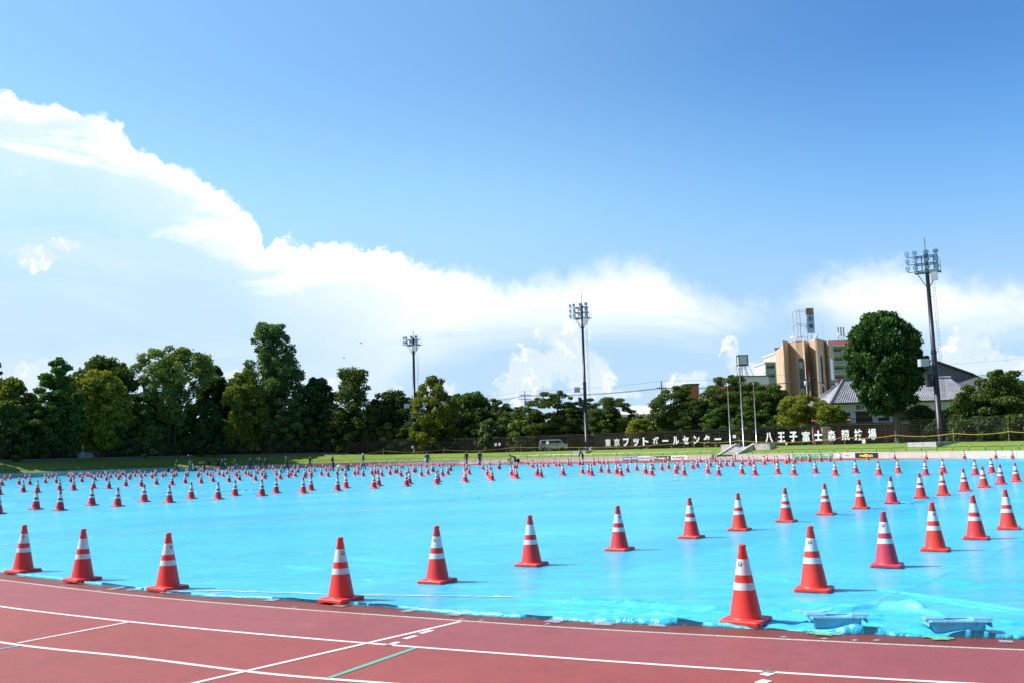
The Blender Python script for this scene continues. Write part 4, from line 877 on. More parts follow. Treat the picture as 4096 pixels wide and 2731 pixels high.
def mast(xb, yb_, off_w, ytop, yspike, rows, label, r0, ycollar, yspk1, block):
    Y = fence_hit(xb, 1700, off_w)[1].y; P0 = at(xb, yb_, Y); H_ = at(xb, ytop, Y).z-P0.z; e = thing('light_mast', label, 'floodlight mast', P0, 0, 'floodlight masts round the field')
    zc = at(xb, ycollar, Y).z-P0.z
    q = MB(); q.tube([(0,0,-0.3),(0,0,zc),(0,0,zc+0.25)], [r0, r0*0.86, r0*0.80], 20); q.lathe([(r0*0.9,zc-0.12),(r0*0.95,zc-0.08),(r0*0.95,zc+0.05),(r0*0.86,zc+0.18)], 20); q.tube([(0,0,zc+0.1),(0,0,H_)], [r0*0.74, r0*0.58], 18)
    q.lathe([(r0*0.72,H_-0.25),(r0*0.72,H_)], 16, closed=True); q.build('pole', M['mast'], e)
    q = MB(); q.tube([(0,0,H_),(0,0,H_+(at(xb, yspike, Y).z-P0.z-H_)*0.86)], 0.035, 5); q.tube([(0,0,H_),(0,0,at(xb, yspike, Y).z-P0.z)], [0.02,0.008], 4); q.build('lightning_rod', M['mast'], e)
    # ladder up the right side
    q = MB(); lx = r0+0.32
    for dx_ in (0, 0.22): q.tube([(lx+dx_,0.1,2.6),(lx*0.82+dx_,0.1,H_-2.6)], 0.014, 4)
    z = 2.8
    while z < H_-2.7: xx = lx*(1-0.18*(z-2.6)/(H_-5.2)); q.tube([(xx,0.1,z),(xx+0.22,0.1,z)], 0.011, 4, False); z += 0.38
    z = 4.0
    while z < H_-3: q.tube([(0,0,z),(lx,0.1,z)], 0.014, 4, False); z += 2.6
    q.build('ladder', M['bracket'], e)
    # lamp rack: bars swing towards the camera on the right
    bd = Vector((math.cos(R(-28)), math.sin(R(-28)), 0)); bn = Vector((bd.y, -bd.x, 0))   # bn points to the field
    q = MB(); rz = [H_-0.30-k*0.76 for k in range(rows)]
    for k, z in enumerate(rz):
        a = -bd*1.15+bn*0.45+Vector((0,0,z)); q.obox(a-Vector((0,0,0.05)), bd*2.25, bn*0.10, Vector((0,0,0.10)))
        q.obox(-bd*1.15-Vector((0,0,-z+0.05))-bn*0.45, bd*2.0, bn*0.08, Vector((0,0,0.10)))
        l0 = -bd*1.15+bn*0.5+Vector((0,0,z)); q.tube([l0, l0-bd*0.35-bn*0.15, l0-bd*0.62-bn*0.1+Vector((0,0,0.08))], 0.05, 5)
        for a_ in (-0.8, 0.8): q.obox(bd*a_-bn*0.45+Vector((0,0,z-0.04)), bd*0.07, bn*0.95, Vector((0,0,0.08)))
    for a_ in (-0.95, -0.45, 0.65, 0.98): q.obox(bd*a_+bn*0.40+Vector((0,0,rz[-1])), bd*0.10, bn*0.08, Vector((0,0,rz[0]-rz[-1])))
    q.build('lamp_rack', M['bracket'], e)
    q = MB(); zb = rz[-1]-0.10; q.obox(-bd*1.15-bn*0.5+Vector((0,0,zb-0.05)), bd*2.45, bn*1.05, Vector((0,0,0.05)))
    for a_, c_ in ((-0.95,0.4),(0.95,0.4),(-0.95,-0.4),(0.95,-0.4)): q.tube([bd*a_+bn*c_+Vector((0,0,zb)), Vector((0,0,zb-1.75))], 0.035, 5)
    for a_ in (0.95, 1.25):
        for c_ in (-0.45, 0.45): q.tube([bd*a_+bn*c_+Vector((0,0,zb)), bd*a_+bn*c_+Vector((0,0,zb+1.05))], 0.015, 4)
    q.tube([bd*1.25-bn*0.45+Vector((0,0,zb+1.05)), bd*1.25+bn*0.45+Vector((0,0,zb+1.05))], 0.015, 4)
    q.build('service_platform', M['bracket'], e)
    for k, z in enumerate(rz):
        for j, a_ in enumerate((-1.75, -0.98, 0.08, 0.95)):
            p = bd*a_+bn*0.66+Vector((0,0,z+0.32)) if j else -bd*1.75+bn*0.25+Vector((0,0,z+0.36))
            head = empty('lamp_head', p); head.parent = e
            aim = (Vector((-0.35, -1.0, -0.50)) if j > 1 else Vector((-0.75, -0.75, -0.42)) if j == 1 else Vector((-0.9, -0.45, -0.35)))
            aim = (aim+Vector((random.uniform(-.15,.15), random.uniform(-.15,.15), random.uniform(-.1,.1)))).normalized()
            head.rotation_euler = (-aim).to_track_quat('Z', 'Y').to_euler()
            head.scale = (0.9,)*3; link('lamp_housing', lamp_h, head); link('lamp_lens', lamp_l, head); link('lamp_reflector', lamp_d, head); link('lamp_yoke', lamp_y, head)
    q = MB(); q.obox(bd*0.35+bn*0.35+Vector((0,0,zb-0.95)), bd*0.62, bn*0.3, Vector((0,0,0.85))); q.build('control_cabinet', M['grey_box'], e)
    # loudspeakers part way up, on the left
    zs = at(xb, yspk1, Y).z-P0.z
    q = MB(); q.box((-r0-0.85,-0.1,zs), (0.85,0.7,0.72)); 
    sp = q.build('floodlight_box', M['grey_box'], e)
    q = MB()
    for k in range(5): q.box((-r0-0.85+(k-2)*0.16,-0.47,zs-0.05), (0.025,0.02,0.60))
    for k in range(4): q.box((-r0-0.85,-0.475,zs-0.28+k*0.16), (0.82,0.02,0.025))
    q.build('guard', M['white'], sp); q = MB(); q.tube([(-r0-0.3,0,zs+0.2),(0,0,zs+0.2)], 0.04, 5); q.tube([(-r0-0.5,0,zs-0.35),(0,0,zs-0.9)], 0.03, 5); q.build('arm', M['bracket'], e)
    q = MB(); zz = zs-1.75; q.obox((-r0-0.62,-0.35,zz-0.65), (0.5,0,0), (0,0.6,0), (0.12,0,0)+Vector((0,0,0)) if False else Vector((-0.10,0,1.3)))
    for k in range(4): q.box((-r0-0.42-0.02*k,-0.36,zz-0.4+k*0.3), (0.46,0.03,0.04))
    q.build('loudspeaker', M['mast'], e)
    q = MB(); q.box((-r0-0.1+0.2,-r0-0.06,0.95), (0.28,0.12,0.7)); q.build('junction_box', M['mast'], e)
    if block:
        bx, bw, bdp, bz, off = block
        c = MB(); sb_, pb_ = fence_hit(xb-3, 1700, 5.4); t_, n_ = wdir(sb_); o_ = Vector((pb_.x, pb_.y, 0))
        c.obox(o_-t_*bw/2-n_*bdp/2+Vector((0,0,bz)), t_*bw, n_*bdp, Vector((0,0,P0.z-bz)))
        tag(c.build('mast_footing', M['concrete_old']), off, 'concrete block')
    return e
mast(3764, 1764, 7.5, 1014, 944, 3, 'tallest dark light mast beside the round dark tree', 0.30, 1408, 1448, (0, 3.5, 5.0, 0.60, 'stained concrete block under the right light mast'))
mast(2348, 1802, 7.5, 1222, 1172, 3, 'middle dark light mast with three rows of lamps', 0.27, 1532, 1557, (0, 2.5, 4.6, 0.60, 'stained concrete block under the middle light mast'))
mast(1660, 1812, 8.2, 1352, 1316, 2, 'most distant light mast with two rows of lamps on the left', 0.30, 1605, 1622, None)
# ---------------------------------------------------------------- trees
def leaf_mat(name, c1, c2, tr=0.35, tip=None):
    m = bpy.data.materials.new(name); m.use_nodes = True; t = NT(m.node_tree); t.n.remove(t.n['Principled BSDF'])
    co = t.n.new('ShaderNodeTexCoord').outputs['Object']; ge = t.n.new('ShaderNodeNewGeometry').outputs['Random Per Island']
    k = t.m('ADD', t.m('MULTIPLY', ge, 0.6), t.m('MULTIPLY', t.noise(co, 0.45, 3, 0.6), 0.8))
    c = t.mix(t.lin(k, 0.35, 1.05), (*c1, 1), (*c2, 1))
    if tip: c = t.mix(t.m('MULTIPLY', t.smooth(t.noise(co, 0.8, 2, 0.5), 0.52, 0.62), t.smooth(ge, 0.4, 0.6)), c, (*tip, 1))
    d = t.n.new('ShaderNodeBsdfDiffuse'); t.put(d.inputs[0], c)
    tl = t.n.new('ShaderNodeBsdfTranslucent'); t.put(tl.inputs[0], t.vm('MULTIPLY', c, (1.25, 1.3, 0.45)))
    gl = t.n.new('ShaderNodeBsdfGlossy'); gl.inputs['Roughness'].default_value = 0.45; gl.inputs[0].default_value = (0.95, 1.0, 0.85, 1)
    m1 = t.n.new('ShaderNodeMixShader'); m1.inputs[0].default_value = tr; t.l.new(d.outputs[0], m1.inputs[1]); t.l.new(tl.outputs[0], m1.inputs[2])
    m2 = t.n.new('ShaderNodeMixShader'); m2.inputs[0].default_value = 0.022; t.l.new(m1.outputs[0], m2.inputs[1]); t.l.new(gl.outputs[0], m2.inputs[2])
    t.l.new(m2.outputs[0], t.n['Material Output'].inputs[0]); return m
LM = {
 'olive': leaf_mat('leaf_olive', (0.122,0.151,0.019), (0.221,0.254,0.023)),
 'green': leaf_mat('leaf_green', (0.050,0.099,0.017), (0.098,0.174,0.023)),
 'dark': leaf_mat('leaf_dark', (0.034,0.066,0.018), (0.065,0.119,0.024)),
 'cherry': leaf_mat('leaf_cherry', (0.066,0.105,0.020), (0.122,0.174,0.029)),
 'pale': leaf_mat('leaf_pale', (0.090,0.151,0.027), (0.163,0.238,0.042), tip=(0.393,0.397,0.104)),
 'tulip': leaf_mat('leaf_tulip', (0.068,0.127,0.035), (0.139,0.215,0.062)),
 'chestnut': leaf_mat('leaf_chestnut', (0.027,0.072,0.014), (0.055,0.127,0.020), 0.25),
 'ginkgo': leaf_mat('leaf_ginkgo', (0.058,0.127,0.023), (0.106,0.198,0.031)),
 'yellow': leaf_mat('leaf_yellow', (0.163,0.190,0.020), (0.277,0.286,0.027)),
}
M['bark'] = mat('bark', (0.060, 0.048, 0.036), 0.9, var=0.35, vscale=4, bump=0.6, bscale=9)
M['bark_grey'] = mat('grey_bark', (0.15, 0.14, 0.12), 0.9, var=0.35, vscale=4, bump=0.6, bscale=9)
def leaves(name, lobes, n, size, m, parent, droop=0.0, inner=0.22, aspect=1.0, up=0.25, seed=0):
    # leaf clumps: small bent quads spread over the outer shell of every lobe and thinly inside
    g_ = np.random.default_rng(seed+int(abs(lobes[0][0])*100) % 9999); Lb = np.array(lobes, float)
    rad = Lb[:,3:6]; wgt = (rad[:,0]*rad[:,1]+rad[:,0]*rad[:,2]); wgt /= wgt.sum()
    li = g_.choice(len(Lb), n, p=wgt); v = g_.normal(size=(n, 3)); v[:,2] += up; v /= np.linalg.norm(v, axis=1)[:,None]
    rr = np.where(g_.random(n) < inner, g_.random(n)**0.5*0.8, 0.78+0.42*g_.random(n)**1.6)
    c = Lb[li,:3]+v*rad[li]*rr[:,None]+g_.normal(size=(n,3))*0.09*rad[li]
    nr = v*0.5+g_.normal(size=(n, 3))*0.75+np.array([0,0,0.35]); nr /= np.linalg.norm(nr, axis=1)[:,None]
    a = np.cross(nr, g_.normal(size=(n, 3))); a /= np.linalg.norm(a, axis=1)[:,None]; b = np.cross(nr, a)
    if droop: 
        b = b*(1-droop)+np.array([0,0,-1.0])*droop; b /= np.linalg.norm(b, axis=1)[:,None]
    s = size*(0.55+0.9*g_.random(n))[:,None]; a = a*s*0.5; b = b*s*0.5*aspect; k = nr*s*0.16
    V = np.stack([c-a*0.3-b, c+a-b*0.15-k, c+a*0.25+b, c-a+b*0.2-k*0.5], 1).reshape(-1, 3)
    me = np_mesh(name, V, np.arange(4*n).reshape(n, 4), m, smooth=False); return link(name, me, parent)
def limbs(name, base, lobes, r0, fork, m, parent, nl=7, seed=0, multi=1, bare=0):
    g_ = random.Random(seed); b = MB(); base = Vector(base)
    starts = []
    for k in range(multi):
        off = Vector((g_.uniform(-.5,.5), g_.uniform(-.3,.3), 0))*(multi > 1)
        f = base+Vector((off.x*2.2, off.y*2, fork*(1+0.12*k))); mid = base.lerp(f, 0.5)+off*0.6+Vector((g_.uniform(-.12,.12), 0, 0)); rk = r0*(1.0 if multi == 1 else 0.72)
        b.tube([base+off*0.4-Vector((0,0,0.5)), base+off*0.5+Vector((0,0,0.2)), mid, f], [rk*1.35, rk*1.08, rk*0.9, rk*0.72], 9); starts.append(f)
    top = max(lobes, key=lambda l: l[2]); ls = sorted(lobes, key=lambda l: g_.random())[:nl]+[top]
    for l in ls:
        f = min(starts, key=lambda s: (s-Vector(l[:3])).length+g_.random()); e = Vector(l[:3])+Vector((0,0,l[5]*0.2)); d = e-f
        m1 = f+d*0.35+Vector((g_.uniform(-.3,.3), g_.uniform(-.3,.3), -0.02*d.length+g_.uniform(0,.3))); m2 = f+d*0.7+Vector((g_.uniform(-.3,.3), g_.uniform(-.3,.3), g_.uniform(0,.3)))
        q = r0*0.42; b.tube([f-Vector((0,0,0.2)), m1, m2, e], [q*1.3, q, q*0.62, q*0.25], 6)
        for _ in range(3):
            st_ = m1.lerp(m2, g_.random()); en = st_+Vector((g_.uniform(-1,1), g_.uniform(-1,1), g_.uniform(-.1,.9)))*l[3]*0.9; b.tube([st_, st_.lerp(en, .5)+Vector((0,0,.1)), en], [q*0.4, q*0.25, q*0.1], 4, False)
    return b.build(name, m, parent)
def tree(name, label, xc, xw, ytop, ybot, off, lm, prof, nlobe, nleaf, lsize, group=None, fork=0.35, r0=0.25, seed=1, lobe_r=0.27, multi=1, bark='bark', droop=0.0, flatten=0.8, aspect=1.0, zb=None, cat='tree', depth_k=0.8, extra=None, nl=7, inner=0.22, tx=None):
    # silhouette read from the photo: centre column xc, width xw, top/bottom rows; stands `off` metres behind the wall
    s, p = fence_hit(xc, 1700, off); Y = p.y; gz = ztop(s) if zb is None else zb
    Rw = xw/2*Y/FPX*(1.13 if group == GB else 1.0); zt = at(xc, ytop, Y).z; z0 = at(xc, ybot, Y).z; Hc = zt-z0; g_ = random.Random(seed*77+nlobe); tX = at(tx, 1700, Y).x if tx else p.x
    e = thing(name, label, cat, (tX, Y, gz), 0, group); lobes = []
    N = int(nlobe*NL_K); ga = g_.random()*6.28
    fx = np.linspace(0, 1, 200); wx = np.interp(fx, [q[0] for q in prof], [q[1] for q in prof]); cw = np.cumsum(wx+0.25); cw /= cw[-1]
    for i in range(N):
        f = float(np.interp((i+0.5)/N, cw, fx))+g_.uniform(-.02,.02); f = min(max(f, 0.02), 0.985); w_ = float(np.interp(f, fx, wx))*Rw
        core = i % 5 == 0; lr = max(0.5, Rw*lobe_r*g_.uniform(0.45,1.05)*(1.5 if core else 1.0)*(0.55+0.45*w_/Rw)); a = i*2.39996+ga+g_.uniform(-.3,.3)
        rr = max(w_-lr*g_.uniform(0.55,0.95), 0)*(0.45*g_.random() if core else 1.0)*g_.uniform(0.86,1.05)
        zz = min(z0+Hc*f, zt-lr*flatten*0.9)
        lobes.append((p.x-tX+rr*math.cos(a), rr*math.sin(a)*depth_k, zz-gz, lr*g_.uniform(.85,1.25), lr, lr*flatten))
    if extra: lobes += [(p.x-tX+ex*Rw, ey*Rw, z0+Hc*ez-gz, er*Rw, er*Rw, er*Rw*flatten) for ex, ey, ez, er in extra]
    limbs('trunk', (0,0,0), lobes, r0, max(0.8, (z0-gz)+Hc*fork*0.4), M[bark], e, nl, seed, multi)
    leaves('crown', lobes, int(nleaf*NF_K), lsize*LS_K, LM[lm], e, droop, inner, aspect, seed=seed); return e
ROUND = [(0,.45),(.15,.8),(.4,1),(.65,.95),(.85,.7),(1,.3)]
OVAL = [(0,.7),(.2,.95),(.5,1),(.8,.75),(1,.25)]
CONE = [(0,.95),(.3,1),(.6,.7),(.85,.4),(1,.08)]
COLM = [(0,.8),(.3,1),(.7,.85),(.9,.55),(1,.25)]
DOME = [(0,.9),(.3,1),(.6,.95),(.85,.7),(1,.4)]
UMB = [(0,.3),(.25,.45),(.45,.8),(.7,1),(.88,.85),(1,.5)]
NL_K = 2.1; NF_K = 1.8; LS_K = 0.66
GB = 'trees of the woods behind the left fence'
# left woods, back row then front row
tree('broadleaf_tree','dark green tree forming the skyline between the pointed tree and the pale one',400,290,1432,1840,16,'green',DOME,34,15000,0.62,GB,seed=3)
tree('broadleaf_tree','dark tree behind the pale forked tree, on its right side',865,170,1466,1840,17,'dark',OVAL,28,11000,0.60,GB,seed=4)
tree('broadleaf_tree','dark bushy tree just right of the tall double-topped tree',1270,190,1512,1840,12,'dark',OVAL,28,11000,0.58,GB,seed=5,r0=.22)
tree('broadleaf_tree','low dark tree between the double-headed tree and the left light mast',1560,220,1565,1830,14,'dark',DOME,26,11000,0.58,GB,seed=6)
tree('broadleaf_tree','feathery dark green tree directly right of the ginkgo by the light mast',1880,210,1572,1815,16,'green',DOME,24,10000,0.55,GB,seed=7)
tree('conifer_tree','dark cedar cut off by the left edge of the view',-55,210,1420,1820,20,'dark',CONE,26,9000,0.60,GB,seed=8,flatten=.35,lobe_r=.34)
tree('broadleaf_tree','olive tree below the cedar at the far left edge',40,190,1515,1850,12,'olive',DOME,22,8000,0.55,GB,seed=9)
tree('broadleaf_tree','dark understorey tree filling the gap behind the yellow-green tree',600,230,1560,1850,19,'dark',DOME,22,9000,0.65,GB,seed=10)
tree('broadleaf_tree','dark understorey tree behind the olive tree in the middle of the woods',1000,280,1560,1840,20,'dark',DOME,22,9000,0.65,GB,seed=31)
tree('ginkgo_tree','tall pointed green tree near the left end of the woods',228,185,1428,1840,10,'ginkgo',[(0,.95),(.3,1),(.6,.85),(.85,.55),(1,.2)],32,11000,0.50,GB,seed=11,flatten=.6)
tree('broadleaf_tree','yellow-green round tree in front of the woods, above the marquees',400,215,1482,1800,7.5+1,'yellow',ROUND,34,13000,0.46,GB,seed=12,r0=.22)
tree('broadleaf_tree','pale green spreading tree with bare forked trunks',690,290,1392,1690,9,'pale',UMB,40,13500,0.42,GB,seed=13,multi=3,r0=.26,fork=.15,nl=12,inner=.12,lobe_r=.2)
tree('broadleaf_tree','low dark bushy tree left of the forked trunks',565,150,1620,1850,9,'green',DOME,18,6500,0.5,GB,seed=14)
tree('broadleaf_tree','dark leafy tree directly right of the forked trunks',810,170,1600,1850,9,'dark',DOME,20,7000,0.5,GB,seed=15)
tree('broadleaf_tree','olive-brown slender tree left of the tallest tree',975,170,1480,1800,8.5,'olive',COLM,28,9500,0.42,GB,seed=16,r0=.18)
tree('tulip_tree','tallest tree, blue-green, with two tops',1085,240,1300,1820,12,'tulip',[(0,.8),(.25,1),(.45,.98),(.62,.9),(.8,.66),(.93,.5),(1,.38)],52,20000,0.50,GB,seed=17,flatten=.85,lobe_r=.24,extra=[(-.28,0,.985,.16),(-.22,0,.93,.2),(.22,0,.97,.15),(.25,0,.91,.2),(.75,0,.62,.2),(.85,0,.5,.18),(-.7,0,.62,.16)],r0=.35)
tree('broadleaf_tree','tree with two rounded heads, left of the left light mast',1415,200,1474,1810,10,'cherry',[(0,.9),(.3,1),(.55,.8),(.75,.62),(.9,.5),(1,.35)],34,11500,0.45,GB,seed=18,extra=[(-.35,0,.95,.22),(.3,0,.93,.22)])
tree('ginkgo_tree','olive-green ginkgo beside the left light mast',1735,185,1503,1800,9,'olive',[(0,.7),(.2,.95),(.45,1),(.7,.85),(.9,.5),(1,.15)],34,12500,0.40,GB,seed=19,r0=.2)
for i, (x, w_, yt_, lm, lb) in enumerate([(30,160,1600,'cherry','spreading cherry tree with bare twigs at the left edge'),(150,170,1610,'green','green spreading tree under the pointed tree'),(250,130,1600,'cherry','spreading tree just left of the marquees'),(480,120,1640,'green','low tree right of the marquees'),(1180,150,1600,'tulip','silvery bushy tree at the foot of the tallest tree'),(1330,140,1640,'dark','dark low tree under the double-headed tree')]):
    tree('broadleaf_tree', lb, x, w_, yt_, 1840, 8.3+i*0.2, lm, DOME, 20, 6500, 0.45, GB, seed=40+i, flatten=.55)
# cherries and park trees across the middle
GC = 'spreading cherry trees behind the middle fence'
for i, (x, w_, yt_, yb_, lm, off, lb, n_) in enumerate([
  (1990,150,1592,1790,'cherry',12,'low cherry tree left of the utility pole with cross arms',7500),
  (2080,190,1625,1790,'green',10,'low dark green tree at the foot of the cross-armed utility pole',7500),
  (2215,230,1563,1790,'cherry',11,'broad cherry tree just left of the middle light mast',11000),
  (2345,160,1592,1780,'green',14,'ragged tree straight behind the middle light mast',7000),
  (2445,190,1588,1770,'cherry',11,'spreading cherry tree just right of the middle light mast',8500),
  (2560,110,1675,1785,'yellow',9,'small yellow-green tree behind the first white characters',4500),
  (2720,230,1540,1750,'cherry',13,'open-branched cherry tree beside the brown rooftop block',9500),
  (2940,260,1497,1740,'cherry',15,'highest cherry tree behind the flagpoles',12000),
  (3090,230,1540,1745,'green',12,'dark cherry tree right of the flagpoles',9500),
  (3010,170,1640,1775,'green',9,'low green tree between the flagpoles',6500),
  (3215,210,1580,1700,'yellow',9.5,'yellow-green spreading tree in front of the tan building',7500),
  (3330,110,1620,1690,'olive',9.5,'small olive treetop right of the yellow-green tree',3500),
  (4020,330,1480,1740,'cherry',11,'large cherry tree at the right edge beyond the tiled roof',15000),
  (3690,120,1620,1740,'dark',8.5,'dark sparse conifer bush beside the right light mast',3000),
  (3900,260,1590,1765,'green',8.6,'lower green branches right of the right light mast',8000),
  (1925,130,1630,1800,'dark',10,'low dark tree right of the feathery tree by the ginkgo',5000),(2150,150,1650,1795,'dark',13,'low dark tree between the cross-armed pole and the broad cherry',5500),
  (2300,150,1640,1795,'green',13,'low tree filling the gap just left of the middle mast',5500),(2400,150,1640,1790,'dark',13,'low dark tree at the right foot of the middle mast',5500),
  (2650,120,1650,1780,'green',12,'low tree behind the sixth white character',4500),(2800,170,1600,1770,'dark',12,'dark low tree below the brown rooftop block',6500),(2880,130,1620,1770,'green',12,'low tree just left of the flagpoles',5000),
  (3150,140,1640,1760,'dark',11,'low dark tree behind the first large characters',5000)]):
    tree('cherry_tree', lb, x, w_*1.12, yt_, yb_, off+(4 if 1900 < x < 3400 else 2.5), lm, [(0,.4),(.2,.75),(.45,1),(.7,.9),(.88,.6),(1,.3)] if yb_ > 1700 else DOME, 26, int(n_*1.5), 0.265, GC, seed=60+i, flatten=.5, r0=.2, fork=.5, inner=.15, lobe_r=.22, nl=9, depth_k=.5)
tree('horse_chestnut_tree','large round dark green tree beside the right light mast',3558,300,1252,1650,9.5,'chestnut',[(0,.35),(.12,.7),(.3,.93),(.5,1),(.7,.94),(.86,.72),(1,.3)],70,30000,0.36,None,seed=90,flatten=.95,droop=.45,aspect=1.35,r0=.42,fork=.1,bark='bark_grey',lobe_r=.22,inner=.2,tx=3590)
# shrubs along the fences
GS = 'shrubs along the inside of the fences'
g9 = random.Random(5); _k = ['green','dark','dark','green','tulip','dark','pale','dark']
sh = [(x+g9.randint(-12,12), g9.randint(95,150), _k[(i*5) % 8]) for i, x in enumerate([-40,40,120,190,450,520,590,650,720,780,840,900,960,1020,1080,1140,1200,1260,1320,1380,1440,1500,1560,1625,1700,1760,1830,1890,1950,2010,2080])]
nm_ = {'green':'green','dark':'dark','tulip':'silvery green','pale':'pale glossy'}
for i, (x, w_, lm) in enumerate(sh):
    ref = 'at the far left fence' if x < 320 else 'below the pale forked tree' if x < 820 else 'below the tallest tree' if x < 1200 else 'left of the left light mast' if x < 1640 else 'between left mast and cherries'
    tree('shrub', '%s shrub %s, %s from the left' % (nm_[lm], ref, ORD[[q[0] for q in sh if (q[0] < 320) == (x < 320) and (q[0] < 820) == (x < 820) and (q[0] < 1200) == (x < 1200) and (q[0] < 1640) == (x < 1640)].index(x)]), x, w_, g9.randint(1670,1725), 1850 if x < 1300 else 1822, 8.0+1.5*g9.random(), lm, DOME, 10, 3600, 0.42, GS, seed=100+i, r0=.06, cat='shrub', nl=3)
for i, (x, y_) in enumerate([(-190,1450),(-330,1480),(-480,1470)]):
    tree('broadleaf_tree', 'green tree of the woods beyond the left edge of the view, %s from the edge' % ORD[i], x, 170, y_, 1850, 9+i, 'green', OVAL, 20, 7000, 0.5, GB, seed=200+i)

# far wood that closes the view behind the left trees: one mass
s0_, s1_ = s_of_px(-420), s_of_px(2460); lb_ = []
gw = random.Random(3)
for s in np.arange(s0_, s1_, 1.6):
    f = (s-s0_)/(s1_-s0_); h = 7.5 if f < 0.62 else 4.6
    for k in range(2): p = wpos(s, 26+gw.uniform(-2, 3)); lb_.append((p.x, p.y, 1.6+h*(0.25+0.5*k)+gw.uniform(-.5,.5), 2.0, 1.6, h*0.34))
tag(leaves('woodland', lb_, 46000, 0.55, LM['dark'], None, 0.0, 0.3, 1.0, seed=7), 'dark far undergrowth closing the view behind the left and middle trees', 'woodland', kind='stuff')
for i, (x, w_, yt_, lm) in enumerate(((3745,90,1690,'dark'),(3850,120,1680,'green'),(3960,130,1670,'dark'),(4070,130,1660,'green'),(4180,130,1660,'dark'))):
    tree('shrub', '%s shrub behind the fence right of the tallest mast, %s from the left' % (nm_[lm], ORD[i]), x, w_, yt_, 1772, 8.2, lm, DOME, 10, 3600, 0.36, GS, seed=300+i, r0=.06, cat='shrub', nl=3)
# ---------------------------------------------------------------- buildings beyond the fence
M['stucco'] = mat('tan_stucco', (0.56, 0.405, 0.28), 0.9, var=0.07, vscale=0.5, bump=0.4, bscale=3, dirt=((0.38,0.24,0.15), 0.35, 0.55, 0.5))
M['stucco_dk'] = mat('brown_stucco', (0.36, 0.15, 0.07), 0.9, var=0.1, vscale=0.5)
M['glass_dk'] = mat('dark_glass', (0.02, 0.03, 0.045), 0.08, var=0.1, spec=0.9)
M['blind'] = mat('pale_blind', (0.38, 0.50, 0.46), 0.6, var=0.05)
M['apt'] = mat('beige_tile', (0.50, 0.45, 0.37), 0.8, var=0.05, vscale=0.3); M['apt_w'] = mat('apartment_white', (0.66, 0.66, 0.64), 0.8, var=0.05, vscale=0.3)
M['apt_dk'] = mat('balcony_recess', (0.16, 0.15, 0.14), 0.8, var=0.2, vscale=0.5); M['balcony_glass'] = mat('balcony_glass', (0.26, 0.34, 0.38), 0.15, var=0.15, vscale=1.0)
M['maroon'] = mat('maroon_roof', (0.20, 0.05, 0.05), 0.7, var=0.1); M['plaster'] = mat('white_plaster', (0.78, 0.80, 0.84), 0.85, var=0.05, vscale=0.4)
M['wood_dk'] = mat('brown_shutter', (0.14, 0.095, 0.045), 0.7, var=0.25, vscale=2); M['eave'] = mat('dark_eave', (0.07, 0.045, 0.035), 0.8)
M['slate'] = mat('dark_slate', (0.065, 0.062, 0.065), 0.8, var=0.2, vscale=3, bump=0.6, bscale=5)
M['red_lac'] = mat('red_lattice', (0.42, 0.03, 0.04), 0.5, var=0.1); M['blue_pnt'] = mat('blue_paint', (0.03, 0.06, 0.22), 0.5)
M['white_bld'] = mat('white_cladding', (0.72, 0.73, 0.74), 0.6, var=0.04, vscale=0.3); M['grey_roof'] = mat('grey_metal_roof', (0.42, 0.43, 0.45), 0.5, 0.2, var=0.1, vscale=0.4)
def tile_mat(name, c1, c2, axis_rot, sc):
    m = bpy.data.materials.new(name); m.use_nodes = True; t = NT(m.node_tree); p = t.n['Principled BSDF']
    co = t.n.new('ShaderNodeTexCoord').outputs['UV']; x, y = t.sep(co)[:2]
    a = t.m('ABSOLUTE', t.m('SINE', t.m('MULTIPLY', x, math.pi/sc[0]))); fr_ = t.m('FRACT', t.m('DIVIDE', y, sc[1]))
    n = t.noise(co, 0.8, 5, 0.7)
    c = t.mix(t.m('MULTIPLY', t.m('ADD', a, fr_), 0.5), (*c1, 1), (*c2, 1)); c = t.vm('SCALE', c, sc=t.lin(n, 0.3, 0.7, 0.7, 1.25))
    t.put(p.inputs['Base Color'], c); p.inputs['Roughness'].default_value = 0.42
    b = t.n.new('ShaderNodeBump'); b.inputs['Strength'].default_value = 1.0; b.inputs['Distance'].default_value = 0.08
    t.put(b.inputs['Height'], t.m('ADD', a, t.m('MULTIPLY', fr_, 0.5))); t.l.new(b.outputs[0], p.inputs['Normal']); return m
M['tile_grey'] = tile_mat('grey_roof_tile', (0.17,0.165,0.19), (0.60,0.58,0.62), 0, (0.30, 0.28))
M['tile_orange'] = tile_mat('terracotta_tile', (0.42,0.12,0.04), (0.66,0.24,0.08), 0, (0.28, 0.35))
def roof_quad(b, pts):      # pts: eave left, eave right, ridge right, ridge left; real barrel-tile corrugation along the slope
    return b.add(pts, [(0,1,2,3)])
